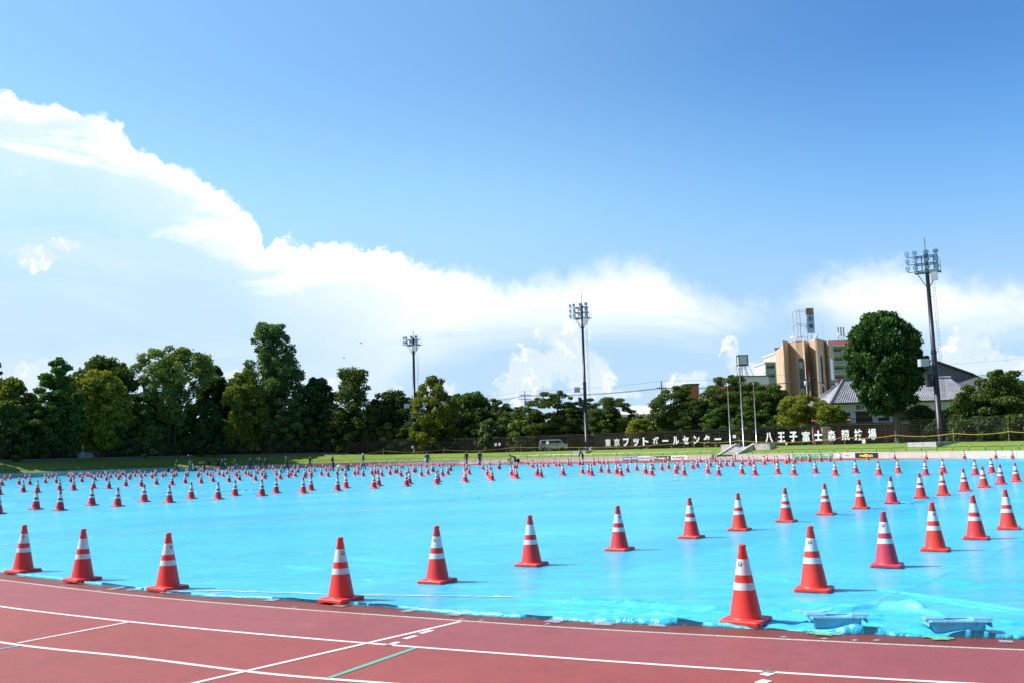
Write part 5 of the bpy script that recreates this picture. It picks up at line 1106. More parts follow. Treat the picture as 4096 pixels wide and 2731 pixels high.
def tiled(name, m, parent, A, B, C_, D, pitch=0.30, amp=0.05, rows=None):
    A, B, C_, D = map(Vector, (A, B, C_, D)); wd = (B-A).length; hl = ((D+C_)/2-(A+B)/2).length; n = int(wd/pitch)*4; r_ = max(2, int(hl/0.3)) if rows is None else rows
    nr = (B-A).cross(D-A).normalized(); nr = nr if nr.z > 0 else -nr; V = []; uv = []
    for j in range(r_*2+1):
        v = (j//2+(j % 2)*1.0)/r_ if j % 2 else (j//2)/r_
        v = min(v, 1.0); st = 0.035 if j % 2 == 0 else 0.0
        for i in range(n+1):
            u = i/n; P_ = (A.lerp(B, u)).lerp(D.lerp(C_, u), v); w_ = abs(math.sin(math.pi*i/4))
            V.append(tuple(P_+nr*(amp*w_+st))); uv.append((u*wd, v*hl))
    R_ = r_*2+1; F_ = [(j*(n+1)+i, j*(n+1)+i+1, (j+1)*(n+1)+i+1, (j+1)*(n+1)+i) for j in range(R_-1) for i in range(n)]
    b = MB(); b.add(V, F_); me = b.mesh(name, m); l = me.uv_layers.new(name='UVMap'); k = np.zeros(len(me.loops), np.int32); me.loops.foreach_get('vertex_index', k)
    l.data.foreach_set('uv', np.array(uv)[k].ravel()); return link(name, me, parent)

# tan building with vertical fins and slit windows
Yb = 150.0
e = thing('tan_building', 'tall tan windowless building with vertical fins, slit windows and a rooftop sign frame', 'building', (0,0,0))
plan = [(3124,7),(3131,0),(3147,1.0),(3153,1.6),(3182,0.6),(3209,0.2),(3215,-0.7),(3219,1.6),(3233,1.9),(3260,-0.9),(3267,-1.0),(3299,1.6),(3306,1.0),(3312,0.8),(3331,5.2)]
P0 = [Vector((at(x, 1361, Yb).x*(Yb+1.5*d)/Yb, Yb+1.5*d, 0)) for x, d in plan]; zT = at(3180, 1363, Yb).z
body = P0+[Vector((P0[-1].x-1, 168, 0)), Vector((P0[0].x+1, 168, 0))]
b = MB(); b.prism([(p.x, p.y) for p in body], 0, zT); b.build('wall', M['stucco'], e)
cx_ = sum(p.x for p in body)/len(body); cy_2 = 156
b = MB(); b.prism([(p.x+(p.x-cx_)*0.012, p.y-0.06) for p in body], zT+0.002, zT+0.14); b.build('parapet', M['coping'], e)
def slit(i, f0, f1, ys, ye, blinds, nm='window'):
    A, B = P0[i].lerp(P0[i+1], f0), P0[i].lerp(P0[i+1], f1); n_ = Vector(((B-A).y, -(B-A).x, 0)).normalized()*0.03; z1 = at(3200, ys, Yb).z; z0 = at(3200, ye, Yb).z
    b = MB(); b.obox(A+n_+Vector((0,0,z0)), B-A, -n_*1.5, Vector((0,0,z1-z0))); w_ = b.build(nm, M['glass_dk'], e)
    for s0, s1 in blinds: q = MB(); za, zb2 = at(3200, s1, Yb).z, at(3200, s0, Yb).z; q.obox(A+n_*1.4+(B-A)*0.08+Vector((0,0,za)), (B-A)*0.84, -n_*0.2, Vector((0,0,zb2-za))); q.build('pane', M['blind'], w_)
slit(4, 0.28, 0.95, 1432, 1585, [(1445,1471),(1552,1572)]); slit(10, 0.12, 0.50, 1426, 1615, [(1537,1547)]); slit(13, 0.1, 0.62, 1430, 1610, [(1540,1550)])
slit(0, 0.3, 0.9, 1440, 1620, [])
# rooftop sign frame, dishes, whips
M['rusty'] = mat('rusty_white_steel', (0.62, 0.58, 0.55), 0.6, 0.1, var=0.1, dirt=((0.30,0.13,0.07), 1.5, 0.52, 0.8))
fr_ = MB(); bx0, bx1 = at(3208, 1350, Yb).x, at(3264, 1350, Yb).x; zb0 = zT; zb1 = at(3235, 1232, Yb).z
for x in (bx0, bx1):
    for y in (Yb+2.2, Yb+4.4): fr_.tube([(x, y, zb0), (x, y, zb1)], 0.07, 5)
for z in (zb0+0.9, (zb0+zb1)/2+0.3, zb1):
    for y in (Yb+2.2, Yb+4.4): fr_.tube([(bx0, y, z), (bx1, y, z)], 0.055, 5)
    for x in (bx0, bx1): fr_.tube([(x, Yb+2.2, z), (x, Yb+4.4, z)], 0.055, 5)
for x in ((bx0*0.75+bx1*0.25), (bx0*0.3+bx1*0.7)): fr_.tube([(x, Yb+2.2, zb0), (x, Yb+2.2, zb1)], 0.05, 5)
fr_.tube([(bx0, Yb+4.4, zb0), (bx1, Yb+4.4, zb0+3)], 0.04, 4)
fo = fr_.build('sign_frame', M['rusty'], e)
c0 = at(3223, 1234, Yb+2.1); c1 = at(3253.5, 1333, Yb+2.1); cxm = (c0.x+c1.x)/2+0.12; hh = c0.z-c1.z; ww = 1.18
sb = MB(); sb.box((cxm, Yb+2.0, c1.z+hh*0.37), (ww, 0.22, hh*0.74)); sbo = sb.build('sign_board', mat('sign_pale_blue', (0.36,0.52,0.72), 0.5, var=0.04), e)
sb = MB(); sb.box((cxm, Yb+2.0, c1.z+hh*0.872), (ww, 0.225, hh*0.256)); sb.build('sign_top_panel', mat('sign_purple', (0.20,0.035,0.10), 0.5, var=0.04), sbo)
ym, dk = mat('sign_yellow_ink', (0.55,0.55,0.12), 0.5, var=0), mat('sign_dark_ink', (0.01,0.015,0.05), 0.5, var=0)
def sgn(ch, x, z, s_, m_):
    o = link('lettering', text_mesh(ch, s_, s_, 0.02, m_, 0.015), sbo); o.matrix_world = frame_mat(Vector((x, Yb+1.88, z)), Vector((1,0,0)), None)
for ch, ix, iz in (('中',-1,1),('国',1,1),('料',-1,-1),('理',1,-1)): sgn(ch, cxm+ix*ww*0.2, c1.z+hh*(0.872+iz*0.055), ww*0.36, ym)
sgn('海', cxm, c1.z+hh*0.56, ww*0.62, dk); sgn('苑', cxm, c1.z+hh*0.27, ww*0.62, dk)
for x, y, t_ in ((3203,1290,0.02),(3293,1285,0.02)):
    q = MB(); X_ = at(x, 1350, Yb+3).x; q.tube([(X_, Yb+3, zT),(X_, Yb+3, at(x, y, Yb+3).z)], t_, 4); q.build('whip_aerial', M['steel'], e)
for x, s_ in ((3168,0.5),(3268,0.75)):
    q = MB(); X_ = at(x, 1350, Yb+2).x; q.lathe([(0.001,0),(s_*0.4,0.05),(s_*0.6,0.16)], 14); dsh = q.build('satellite_dish', M['white'], e); dsh.location = (X_, Yb+2, zT+0.75); dsh.rotation_euler = (R(60), 0, R(-60))
    q = MB(); q.tube([(X_, Yb+2, zT),(X_, Yb+2, zT+0.8)], 0.04, 5); q.build('dish_mount', M['steel'], e)

# apartment block far behind
Ya = 300.0
e = thing('apartment_building', 'beige apartment block with balconies, seen on both sides of the tan building', 'building', (0,0,0))
def ax(x, y=1450, Y=Ya): return at(x, y, Y).x
blocks = [(3060,3104,1452),(3103,3150,1413),(3330,3440,1384)]
M_ap = [M['apt_w'], M['apt'], M['apt']]
for k, (x0, x1, yt_) in enumerate(blocks):
    X0, X1, zt = ax(x0), ax(x1), at((x0+x1)/2, yt_, Ya).z; b = MB(); b.obox((X0, Ya+1.6, 0), (X1-X0,0,0), (0,12+k,0), (0,0,zt)); b.build('wall', M_ap[k], e)
    b = MB(); b.obox((X0-0.25, Ya-0.3, zt+0.002), (X1-X0+0.5,0,0), (0,14+k,0), (0,0,0.45)); b.build('parapet', M['apt_w'], e)
    nf = int(zt/3.0)
    for f in range(nf-7, nf+1):
        zf = zt-(nf-f)*3.0-2.9; 
        if zf < 2: continue
        wb = X1-X0; q = MB(); q.obox((X0, Ya, zf-0.25), (wb,0,0), (0,1.6,0), (0,0,0.25)); bl = q.build('balcony', M['apt_w'], e)
        q = MB(); q.obox((X0+0.35, Ya+0.02, zf+0.08), (wb-0.7,0,0), (0,0.06,0), (0,0,1.0)); q.build('balcony_glass', M['balcony_glass'], bl)
        q = MB(); q.obox((X0, Ya-0.02, zf+1.1), (wb,0,0), (0,0.08,0), (0,0,0.09)); 
        for m_ in range(int(wb/1.2)+1): q.obox((X0+m_*1.2, Ya-0.01, zf), (0.07,0,0), (0,0.06,0), (0,0,1.1))
        q.build('balcony_rail', M['apt_w'], bl)
        q = MB(); q.obox((X0+0.6, Ya+1.55, zf+0.05), (wb*0.36,0,0), (0,0.06,0), (0,0,2.1)); q.obox((X0+wb*0.55, Ya+1.55, zf+0.05), (wb*0.36,0,0), (0,0.06,0), (0,0,2.1)); q.build('window', M['glass_dk'], e)
    q = MB(); q.obox((X0, Ya, 0), (0.35,0,0), (0,1.7,0), (0,0,zt)); q.obox((X1-0.35, Ya, 0), (0.35,0,0), (0,1.7,0), (0,0,zt)); q.build('fin_wall', M['apt_w'], e)
q = MB(); X0, X1, zt = ax(3332), ax(3440), at(3380, 1384, Ya).z
q.add([(X0-0.3,Ya-0.3,zt+0.46),(X1,Ya-0.3,zt+0.46),(X1,Ya+6,zt+2.6),(X0+1,Ya+6,zt+2.6)], [(0,1,2,3)]); X0, X1, zt = ax(3103), ax(3150), at(3120, 1413, Ya).z
q.add([(X0,Ya-0.3,zt+0.46),(X1,Ya-0.3,zt+0.46),(X1,Ya+6,zt+2.6),(X0+1.5,Ya+6,zt+2.6)], [(0,1,2,3)]); q.build('roof', M['maroon'], e)
q = MB(); X_ = ax(3398); 
for k in (-0.9, 0, 0.9): q.tube([(X_+k, Ya+6, 30),(X_+k, Ya+6, at(3398, 1300, Ya).z)], 0.13 if k else 0.09, 6); 
for k in (-0.9, 0, 0.9): q.tube([(X_+k, Ya+5.8, at(3398, 1335, Ya).z),(X_+k, Ya+5.8, at(3398, 1300, Ya).z)], 0.24, 8)
q.build('roof_aerial', M['steel'], e)
# low wing with red and white rooftop banner
e = thing('low_building', 'low grey building with a red and white rooftop banner left of the round tree', 'building', (0,0,0)); Yl = 170.0
x0, x1 = at(3345,1540,Yl).x, at(3440,1540,Yl).x; z0, z1, z2 = at(3390,1560,Yl).z, at(3390,1532,Yl).z, at(3390,1517,Yl).z
q = MB(); q.obox((x0,Yl,0),(x1-x0,0,0),(0,10,0),(0,0,z0)); q.build('wall', M['plaster'], e)
q = MB(); q.obox((x0-.2,Yl-1.2,z0+.002),(x1-x0+.4,0,0),(0,11,0),(0,0,z1-z0)); q.build('canopy_roof', mat('pale_blue_cloth', (0.55,0.62,0.74), 0.7), e)
q = MB(); q.obox((x0,Yl-1.1,z1+.004),(x1-x0,0,0),(0,0.1,0),(0,0,z2-z1)); bn_ = q.build('rooftop_banner', mat('banner_red_cloth', (0.55,0.02,0.07), 0.6), e)
q = MB()
for k in range(9): q.obox((x0+0.3+k*(x1-x0-0.5)/9,Yl-1.14,z1+0.08),(0.22+0.1*(k % 3),0,0),(0,0.03,0),(0,0,(z2-z1)*(0.5+0.1*(k % 4))))
q.build('white_panel', M['white'], bn_)

# Japanese style house with tiled roof and walled base
Yh = 116.0
e = thing('tiled_roof_house', 'white walled Japanese house with grey tiled roof and red lattice on its dark base', 'building', (0,0,0))
ex0, ex1 = at(3325,1605,Yh).x, at(3905,1575,Yh).x; ze = at(3500,1606,Yh).z; zr = ze+3.1
wx0, wx1 = at(3352,1640,Yh).x, ex1-0.8; zw0 = at(3450,1694,Yh).z
q = MB(); q.obox((wx0,Yh+1.0,zw0),(wx1-wx0,0,0),(0,9,0),(0,0,ze-zw0-0.05)); q.build('wall', M['plaster'], e)
q = MB(); q.obox((ex0,Yh,ze-0.16),(ex1-ex0,0,0),(0,11,0),(0,0,0.16)); q.build('eaves', M['eave'], e)
tiled('roof', M['tile_grey'], e, (ex0,Yh-0.05,ze+0.004), (ex1,Yh-0.05,ze+0.004), (ex1-0.5,Yh+5.4,zr), (ex0+3.6,Yh+5.4,zr))
q = MB(); q.tube([(ex0,Yh-0.05,ze+0.12),(ex0+3.6,Yh+5.4,zr+0.12)], 0.16, 6); q.tube([(ex0+3.6,Yh+5.4,zr+0.12),(ex1-0.5,Yh+5.4,zr+0.12)], 0.18, 6); q.build('ridge_tiles', M['tile_grey'], e)
tiled('hip_roof', M['tile_grey'], e, (ex0,Yh+11,ze+0.004), (ex0,Yh-0.05,ze+0.004), (ex0+3.6,Yh+5.35,zr), (ex0+3.6,Yh+5.6,zr))
def wbox(x0, x1, y0, y1, m, nm, dy=0.0, dp=0.08, par=None): 
    a, c = at(x0, y1, Yh+1.0-dy), at(x1, y0, Yh+1.0-dy); q = MB(); q.obox((a.x, Yh+1.0-dy-0.003, a.z), (c.x-a.x,0,0), (0,dp,0), (0,0,c.z-a.z)); return q.build(nm, m, par or e)
for k in range(3): wbox(3425+k*22.5, 3442+k*22.5, 1618, 1637, M['glass_dk'], 'window', 0.02)
wbox(3424,3490,1641,1693,M['wood_dk'],'shutter',0.02); wbox(3600,3645,1611,1628,M['glass_dk'],'window',0.02); wbox(3602,3648,1631,1683,M['wood_dk'],'shutter',0.02)
for x in (3404,3492,3560,3650): wbox(x, x+17, 1640, 1692, M['white'], 'wall_pilaster', 0.12, 0.12)
for x in (3404,3492,3560,3650):
    for y in (1647,1672): wbox(x, x+17, y, y+2.5, M['eave'], 'bracket_bar', 0.15, 0.03)
for y in (1648,1671): wbox(3355, 3900, y-(0), y+1.2, M['eave'], 'wall_rail', 0.04, 0.03)
bz0 = 0.5; zl = at(3500,1722,Yh).z
q = MB(); q.obox((wx0-1.0,Yh-0.6,bz0),(wx1-wx0+1.2,0,0),(0,1.5,0),(0,0,zw0-bz0-0.02)); q.build('base_wall', M['slate'], e)
q = MB(); q.obox((wx0-1.2,Yh-0.9,zw0-0.018),(wx1-wx0+1.4,0,0),(0,1.9,0),(0,0,0.14)); q.build('base_coping', M['eave'], e)
q = MB(); q.obox((wx0-1.2,Yh-0.93,zw0-0.11),(wx1-wx0+1.4,0,0),(0,0.03,0),(0,0,0.08)); q.build('ochre_trim', mat('ochre_trim', (0.50,0.34,0.10), 0.6), e)
q = MB(); yl_ = Yh-0.66; lx0, lx1 = wx0+1.2, wx1-2.0; zt2, zb2 = zl, at(3500,1748,Yh).z; th = 0.045
def bar(x0, z0, x1, z1):
    if abs(x1-x0) > abs(z1-z0): q.obox((x0, yl_, z0-th/2), (x1-x0,0,0), (0,0.05,0), (0,0,th))
    else: q.obox((x0-th/2, yl_-0.012, z0), (th,0,0), (0,0.05,0), (0,0,z1-z0))
for z in (zb2, zt2): bar(lx0, z, lx1, z)
x = lx0; pw = 0.85; H2 = zt2-zb2
while x < lx1-pw:
    bar(x, zb2, x, zt2)
    for a, b_, c, d in ((.15,.15,.85,.15),(.15,.85,.85,.85),(.3,.35,.7,.35),(.3,.65,.7,.65),(.45,.5,1,.5),(0,.5,.3,.5)): bar(x+a*pw, zb2+b_*H2, x+c*pw, zb2+d*H2)
    for a, b_, d in ((.15,.15,.85),(.85,.15,.85),(.3,.35,.65),(.7,.35,.65),(.5,.65,1),(.5,0,.35)): bar(x+a*pw, zb2+b_*H2, x+a*pw, zb2+d*H2)
    x += pw
q.build('lattice', M['red_lac'], e)
for x in (3392,3526,3700): 
    X_ = at(x,1750,Yh).x; q = MB(); q.obox((X_,Yh-0.75,bz0),(0.5,0,0),(0,0.5,0),(0,0,zb2-bz0-0.03)); q.build('red_pier', M['red_lac'], e)
# big hall roof behind
Yk = 138.0; e = thing('hall_roof_building', 'large dark grey gabled hall roof rising behind the right light mast', 'building', (0,0,0))
pk = at(3742,1448,Yk); rt = at(4010,1570,Yk); lf = at(3560,1560,Yk)
b = MB(); b.obox((lf.x+1,Yk+1,0.5),(rt.x-lf.x-2,0,0),(0,16,0),(0,0,rt.z-1)); b.build('wall', M['plaster'], e)
b = MB(); mid_ = at(3890,1500,Yk)
poly = [lf, pk, mid_, rt]
b.add([(p.x, Yk, p.z) for p in poly]+[(p.x, Yk+0.5, p.z-0.1) for p in poly], [(0,1,5,4),(1,2,6,5),(2,3,7,6)]); b.build('verge', M['slate'], e)
tiled('roof', M['tile_grey'], e, (pk.x-0.5,Yk-7,at(3742,1560,Yk-7).z), (rt.x,Yk-7,at(4040,1600,Yk-7).z), (rt.x-0.5,Yk,rt.z), (pk.x,Yk,pk.z), amp=0.03) if False else None
b = MB(); s0 = at(3700,1500,Yk-4); b.add([(lf.x,Yk-5,lf.z-1.2),(rt.x+1,Yk-5,rt.z-1.4),(rt.x,Yk,rt.z),(mid_.x,Yk,mid_.z),(pk.x,Yk,pk.z),(lf.x,Yk,lf.z)], [(0,1,2,3,4,5)]); b.build('roof', mat('hall_slate', (0.14,0.14,0.165), 0.6, var=0.2, vscale=1.5, bump=0.8, bscale=4), e)
b = MB(); b.tube([pk+Vector((0,-0.1,0.1)), mid_+Vector((0,-0.1,0.12)), rt+Vector((0,-0.1,0.1))], 0.22, 6); b.build('ridge_tiles', M['eave'], e)

# white hall with glass band, left of centre
Yw = 205.0; e = thing('white_hall', 'white hall with sloping white roof and a glazed upper band', 'building', (0,0,0))
a = at(2440,1700,Yw); c = at(2760,1700,Yw); zt = at(2600,1654,Yw).z
b = MB(); b.obox((a.x,Yw,0),(c.x-a.x,0,0),(0,20,0),(0,0,zt)); b.build('wall', M['white_bld'], e)
b = MB(); r0_ = at(2505,1625,Yw+12); r1_ = at(2770,1600,Yw+12); b.add([(a.x-1,Yw-0.8,zt+0.01),(c.x,Yw-0.8,zt+0.01),(r1_.x,Yw+12,r1_.z),(r0_.x,Yw+12,r0_.z)], [(0,1,2,3)])
for k in range(7):
    f = (k+0.5)/7; b.tube([Vector((a.x-1,Yw-0.8,zt+0.03)).lerp(Vector((r0_.x,Yw+12,r0_.z+.03)), f), Vector((c.x,Yw-0.8,zt+0.03)).lerp(Vector((r1_.x,Yw+12,r1_.z+.03)), f)], 0.06, 4)
b.build('roof', M['white_bld'], e)
for k in range(15):
    xx = a.x+0.6+k*(c.x-a.x-1)/15; b = MB(); b.obox((xx,Yw-0.06,zt-2.9),((c.x-a.x)/15*0.74,0,0),(0,0.05,0),(0,0,1.9)); b.build('window', M['balcony_glass'] if k % 3 else M['glass_dk'], e)
for k in range(16):
    xx = a.x+0.25+k*(c.x-a.x-1)/15; b = MB(); b.obox((xx,Yw-0.25,zt-3.6),(0.18,0,0),(0,0.25,0),(0,0,3.3)); b.build('column', M['white'], e)
Yq = 178.0; e = thing('solar_panel_house', 'grey roofed house with dark solar panels in front of the white hall', 'house', (0,0,0))
a = at(2440,1712,Yq); c = at(2545,1712,Yq); r0_, r1_ = at(2468,1685,Yq+5), at(2520,1685,Yq+5)
b = MB(); b.obox((a.x+.6,Yq+.5,0),(c.x-a.x-1.2,0,0),(0,9,0),(0,0,a.z)); b.build('wall', M['apt'], e)
b = MB(); b.add([(a.x,Yq,a.z),(c.x,Yq,a.z),(r1_.x,Yq+5,r1_.z),(r0_.x,Yq+5,r0_.z),(a.x,Yq+10,a.z),(c.x,Yq+10,a.z)], [(0,1,2,3),(0,3,4),(1,5,2),(3,2,5,4)]); b.build('roof', M['grey_roof'], e)
for k in range(3): 
    b = MB(); f0 = 0.2+k*0.22; A_ = Vector((a.x,Yq,a.z)).lerp(Vector((c.x,Yq,a.z)), f0); D_ = Vector((r0_.x,Yq+5,r0_.z)).lerp(Vector((r1_.x,Yq+5,r1_.z)), f0); w_ = Vector((0.8,0,0)); up = (D_-A_)
    b.obox(A_+up*0.15+Vector((0,-0.05,0.05)), w_, up*0.6, Vector((0,-0.03,0.04))); b.build('solar_panel', M['glass_dk'], e)
# restaurant with terracotta roofs
Yr = 146.0; e = thing('terracotta_restaurant', 'two storey restaurant with orange terracotta roofs among the cherry trees', 'building', (0,0,0))
a = at(2835,1700,Yr); c = at(3138,1700,Yr); zt = at(3000,1575,Yr).z
b = MB(); b.obox((a.x,Yr,0.5),(c.x-a.x,0,0),(0,12,0),(0,0,zt-0.5)); b.build('wall', M['stucco'], e)
tiled('roof', M['tile_orange'], e, (a.x-.6,Yr-0.8,zt), (c.x,Yr-0.8,zt), (c.x,Yr+5,zt+1.7), (a.x+2,Yr+5,zt+1.7), 0.34, 0.07)
z2_ = at(2900,1672,Yr-2).z; tiled('roof', M['tile_orange'], e, (a.x-.6,Yr-2.2,z2_), (c.x,Yr-2.2,z2_), (c.x,Yr-0.02,z2_+0.8), (a.x-.6,Yr-0.02,z2_+0.8), 0.34, 0.07)
for k in range(8): b = MB(); b.obox((a.x+1+k*1.5,Yr-0.05,z2_-1.9),(0.9,0,0),(0,0.04,0),(0,0,1.5)); b.build('window', M['glass_dk'], e)
b = MB(); s0, s1 = at(2738,1540,Yr+8), at(2795,1540,Yr+8); b.obox((s0.x,Yr+8,0),(s1.x-s0.x,0,0),(0,3,0),(0,0,s0.z)); tw = b.build('stair_tower', M['stucco_dk'], e)
b = MB(); b.obox((s0.x-.1,Yr+7.9,s0.z+.002),(s1.x-s0.x+.2,0,0),(0,3.2,0),(0,0,0.25)); b.build('parapet', M['eave'], tw)
b = MB(); b.obox((s1.x+3.5,Yr-0.4,0.5),(0.7,0,0),(0,0.6,0),(0,0,at(2830,1560,Yr).z)); b.build('corner_pier', M['apt'], e)
for xa, xb2, ya, lb in ((2865,2975,1752,'small pavilion with a terracotta roof and pink fascia behind the last sign characters'),(3048,3118,1757,'little terracotta roofed shed behind the first two large sign characters')):
    Yp = 131.0; a, c = at(xa,ya,Yp), at(xb2,ya,Yp); e = thing('roofed_pavilion', lb, 'pavilion', (0,0,0)); r_ = 0.95
    tiled('roof', M['tile_orange'], e, (a.x,Yp,a.z), (c.x,Yp,a.z), (c.x-0.9,Yp+2,a.z+r_), (a.x+0.9,Yp+2,a.z+r_), 0.32, 0.06)
    b = MB(); b.obox((a.x+.05,Yp+0.1,a.z-0.32),(c.x-a.x-.1,0,0),(0,3.8,0),(0,0,0.30)); b.build('fascia', mat('pink_fascia', (0.34,0.10,0.13), 0.7), e)
    b = MB(); b.obox((a.x+.5,Yp+0.5,0.4),(c.x-a.x-1,0,0),(0,3,0),(0,0,a.z-0.75)); b.build('wall', M['apt_dk'], e)
# red and blue gate
Yg = 112.0; e = thing('painted_gate', 'red and blue painted gate left of the tiled roof house', 'gate', (0,0,0)); a, c = at(3287,1700,Yg), at(3383,1700,Yg)
for x in (3262,3357): X_ = at(x,1750,Yg).x; q = MB(); q.tube([(X_,Yg,0.6),(X_,Yg,at(x,1690,Yg).z)], 0.24, 12); q.build('column', M['red_lac'], e)
za, zb_ = at(3330,1702,Yg).z, at(3330,1684,Yg).z; q = MB(); q.obox((a.x-1.2,Yg-0.3,za),(c.x-a.x+1.4,0,0),(0,0.6,0),(0,0,zb_-za)); q.build('beam', M['blue_pnt'], e)
tiled('roof', M['tile_orange'], e, (a.x-1.5,Yg-0.9,zb_+.01), (c.x+.5,Yg-0.9,zb_+.01), (c.x+.2,Yg,zb_+0.5), (a.x-1.2,Yg,zb_+0.5), 0.3, 0.05)
# water tank on a lattice tower over a white flat building
Yt = 190.0; e = thing('flat_white_building', 'plain white flat-roofed building under the rooftop water tank', 'building', (0,0,0)); a, c = at(2975,1500,Yt), at(3074,1500,Yt)
q = MB(); q.obox((a.x,Yt,0),(c.x-a.x,0,0),(0,9,0),(0,0,a.z-0.3)); q.build('wall', M['white_bld'], e); q = MB(); q.obox((a.x-.1,Yt-.1,a.z-0.298),(c.x-a.x+.2,0,0),(0,9.2,0),(0,0,0.2)); q.build('parapet', M['eave'], e)
e = thing('water_tank', 'square steel water tank on a lattice stand above the white flat roof', 'water tank', (0,0,0)); x0, x1 = at(2961,1440,Yt).x, at(2995,1440,Yt).x; zt0, zt1, zbb = at(2978,1455,Yt).z, at(2978,1418,Yt).z, a.z-0.1
q = MB(); q.obox((x0,Yt+1,zt0),(x1-x0,0,0),(0,x1-x0,0),(0,0,zt1-zt0)); q.build('tank', mat('tank_panel', (0.62,0.64,0.66), 0.35, 0.3, var=0.1), e)
q = MB(); s_ = x1-x0
for X_ in (x0-.06, x1+.06):
    for y in (Yt+0.94, Yt+1.06+s_): q.tube([(X_,y,zt0-.3),(X_,y,zt1+.1)], 0.09, 5)
for z in (zt0-.1, zt1): 
    for y in (Yt+0.94, Yt+1.06+s_): q.tube([(x0-.06,y,z),(x1+.06,y,z)], 0.10, 5)
    for X_ in (x0-.06, x1+.06): q.tube([(X_,Yt+.94,z),(X_,Yt+1.06+s_,z)], 0.10, 5)
q.build('tank_frame', M['eave'], e)
q = MB(); 
for k in range(6): q.tube([(x0+s_*k/5,Yt+1,zt0-.2),(x0-0.7+(s_+1.4)*k/5+(0.5 if k % 2 else -0.5),Yt+1,zbb)], 0.05, 4); q.tube([(x0+s_*k/5,Yt+1+s_,zt0-.2),(x0-0.7+(s_+1.4)*k/5,Yt+1.6+s_,zbb)], 0.05, 4)
q.tube([(x0-.6,Yt+.9,zbb),(x0-.6,Yt+.9,zt1+.2),(x0-.1,Yt+.9,zt1+.3)], 0.04, 4); q.build('lattice_stand', M['steel'], e)

# scattered house roofs between the trees, marquees on the left, parked vans
for k, (x0, x1, y0, y1, Y, lb, m_) in enumerate([(2120,2300,1690,1660,170,'grey roofed house behind the trees left of the middle light mast','grey_roof'),(1830,1960,1720,1690,175,'pale house glimpsed behind the trees right of the ginkgo','grey_roof'),(2035,2110,1690,1665,190,'maroon roofed house behind the cross-armed utility pole','maroon'),(1960,2060,1652,1640,230,'long pale building with a green roof edge far behind the low trees','grey_roof')]):
    a, c = at(x0,y0,Y), at(x1,y0,Y); zr2 = at(x0,y1,Y+4).z; e = thing('house', lb, 'house', (0,0,0)); b = MB(); b.obox((a.x+.5,Y+.5,0),(c.x-a.x-1,0,0),(0,8,0),(0,0,a.z)); b.build('wall', M['plaster'], e)
    b = MB(); b.add([(a.x,Y,a.z),(c.x,Y,a.z),(c.x-2,Y+4.5,zr2),(a.x+2,Y+4.5,zr2),(a.x,Y+9,a.z),(c.x,Y+9,a.z)], [(0,1,2,3),(0,3,4),(1,5,2),(3,2,5,4)]); b.build('roof', M[m_], e)
    for j in range(3): b = MB(); b.obox((a.x+1.5+j*2.2,Y+0.45,a.z-2.3),(1.2,0,0),(0,0.04,0),(0,0,1.3)); b.build('window', M['glass_dk'], e)
M['canvas'] = mat('marquee_canvas', (0.78,0.78,0.80), 0.7, var=0.05, vscale=0.6)
for x0, x1, yt_, lb in ((262,320,1778,'left pointed white marquee behind the fence'),(318,372,1774,'right pointed white marquee behind the fence'),(408,440,1818,'low grey tarpaulin covered heap right of the marquees')):
    s, p = fence_hit((x0+x1)/2, 1800, 9.3); Y = p.y; a, c = at(x0,1835,Y), at(x1,1835,Y); zt = at(x0,yt_,Y).z; zb = ztop(s); w_ = c.x-a.x; ze_ = zb+(zt-zb)*0.62; e = thing('marquee' if x0 < 400 else 'covered_heap', lb, 'tent' if x0 < 400 else 'heap', (0,0,0))
    b = MB(); b.obox((a.x,Y,zb),(w_,0,0),(0,w_,0),(0,0,ze_-zb)); b.build('side_cloth', M['canvas'], e)
    b = MB(); m2 = (a.x+w_/2, Y+w_/2, zt); b.add([(a.x-.1,Y-.1,ze_+.003),(c.x+.1,Y-.1,ze_+.003),(c.x+.1,Y+w_+.1,ze_+.003),(a.x-.1,Y+w_+.1,ze_+.003),m2], [(0,1,4),(1,2,4),(2,3,4),(3,0,4)]); b.build('roof_cloth', M['canvas'], e)
s, p = fence_hit(2215, 1790, 12); Y = p.y; e = thing('parked_van', 'white van behind the slatted fence left of the middle mast', 'van', (p.x, Y, ztop(s)))
b = MB(); b.obox((-2.2,0,0.35),(4.3,0,0),(0,1.7,0),(0,0,0.75)); b.add([(-2.15,0.05,1.10),(1.5,0.05,1.10),(1.0,0.2,1.75),(-2.0,0.2,1.75),(-2.15,1.65,1.10),(1.5,1.65,1.10),(1.0,1.5,1.75),(-2.0,1.5,1.75)], [(0,1,2,3),(7,6,5,4),(3,2,6,7),(1,5,6,2),(0,3,7,4)]); b.build('body', M['white'], e)
b = MB(); b.add([(-1.9,0.06,1.18),(1.35,0.06,1.18),(0.95,0.17,1.62),(-1.85,0.17,1.62)], [(0,1,2,3)]); b.build('window', M['glass_dk'], e)
for X_ in (-1.4, 1.3): b = MB(); b.tube([(X_,-0.02,0.33),(X_,0.2,0.33)], 0.33, 14); b.build('wheel', M['black_rubber'], e)

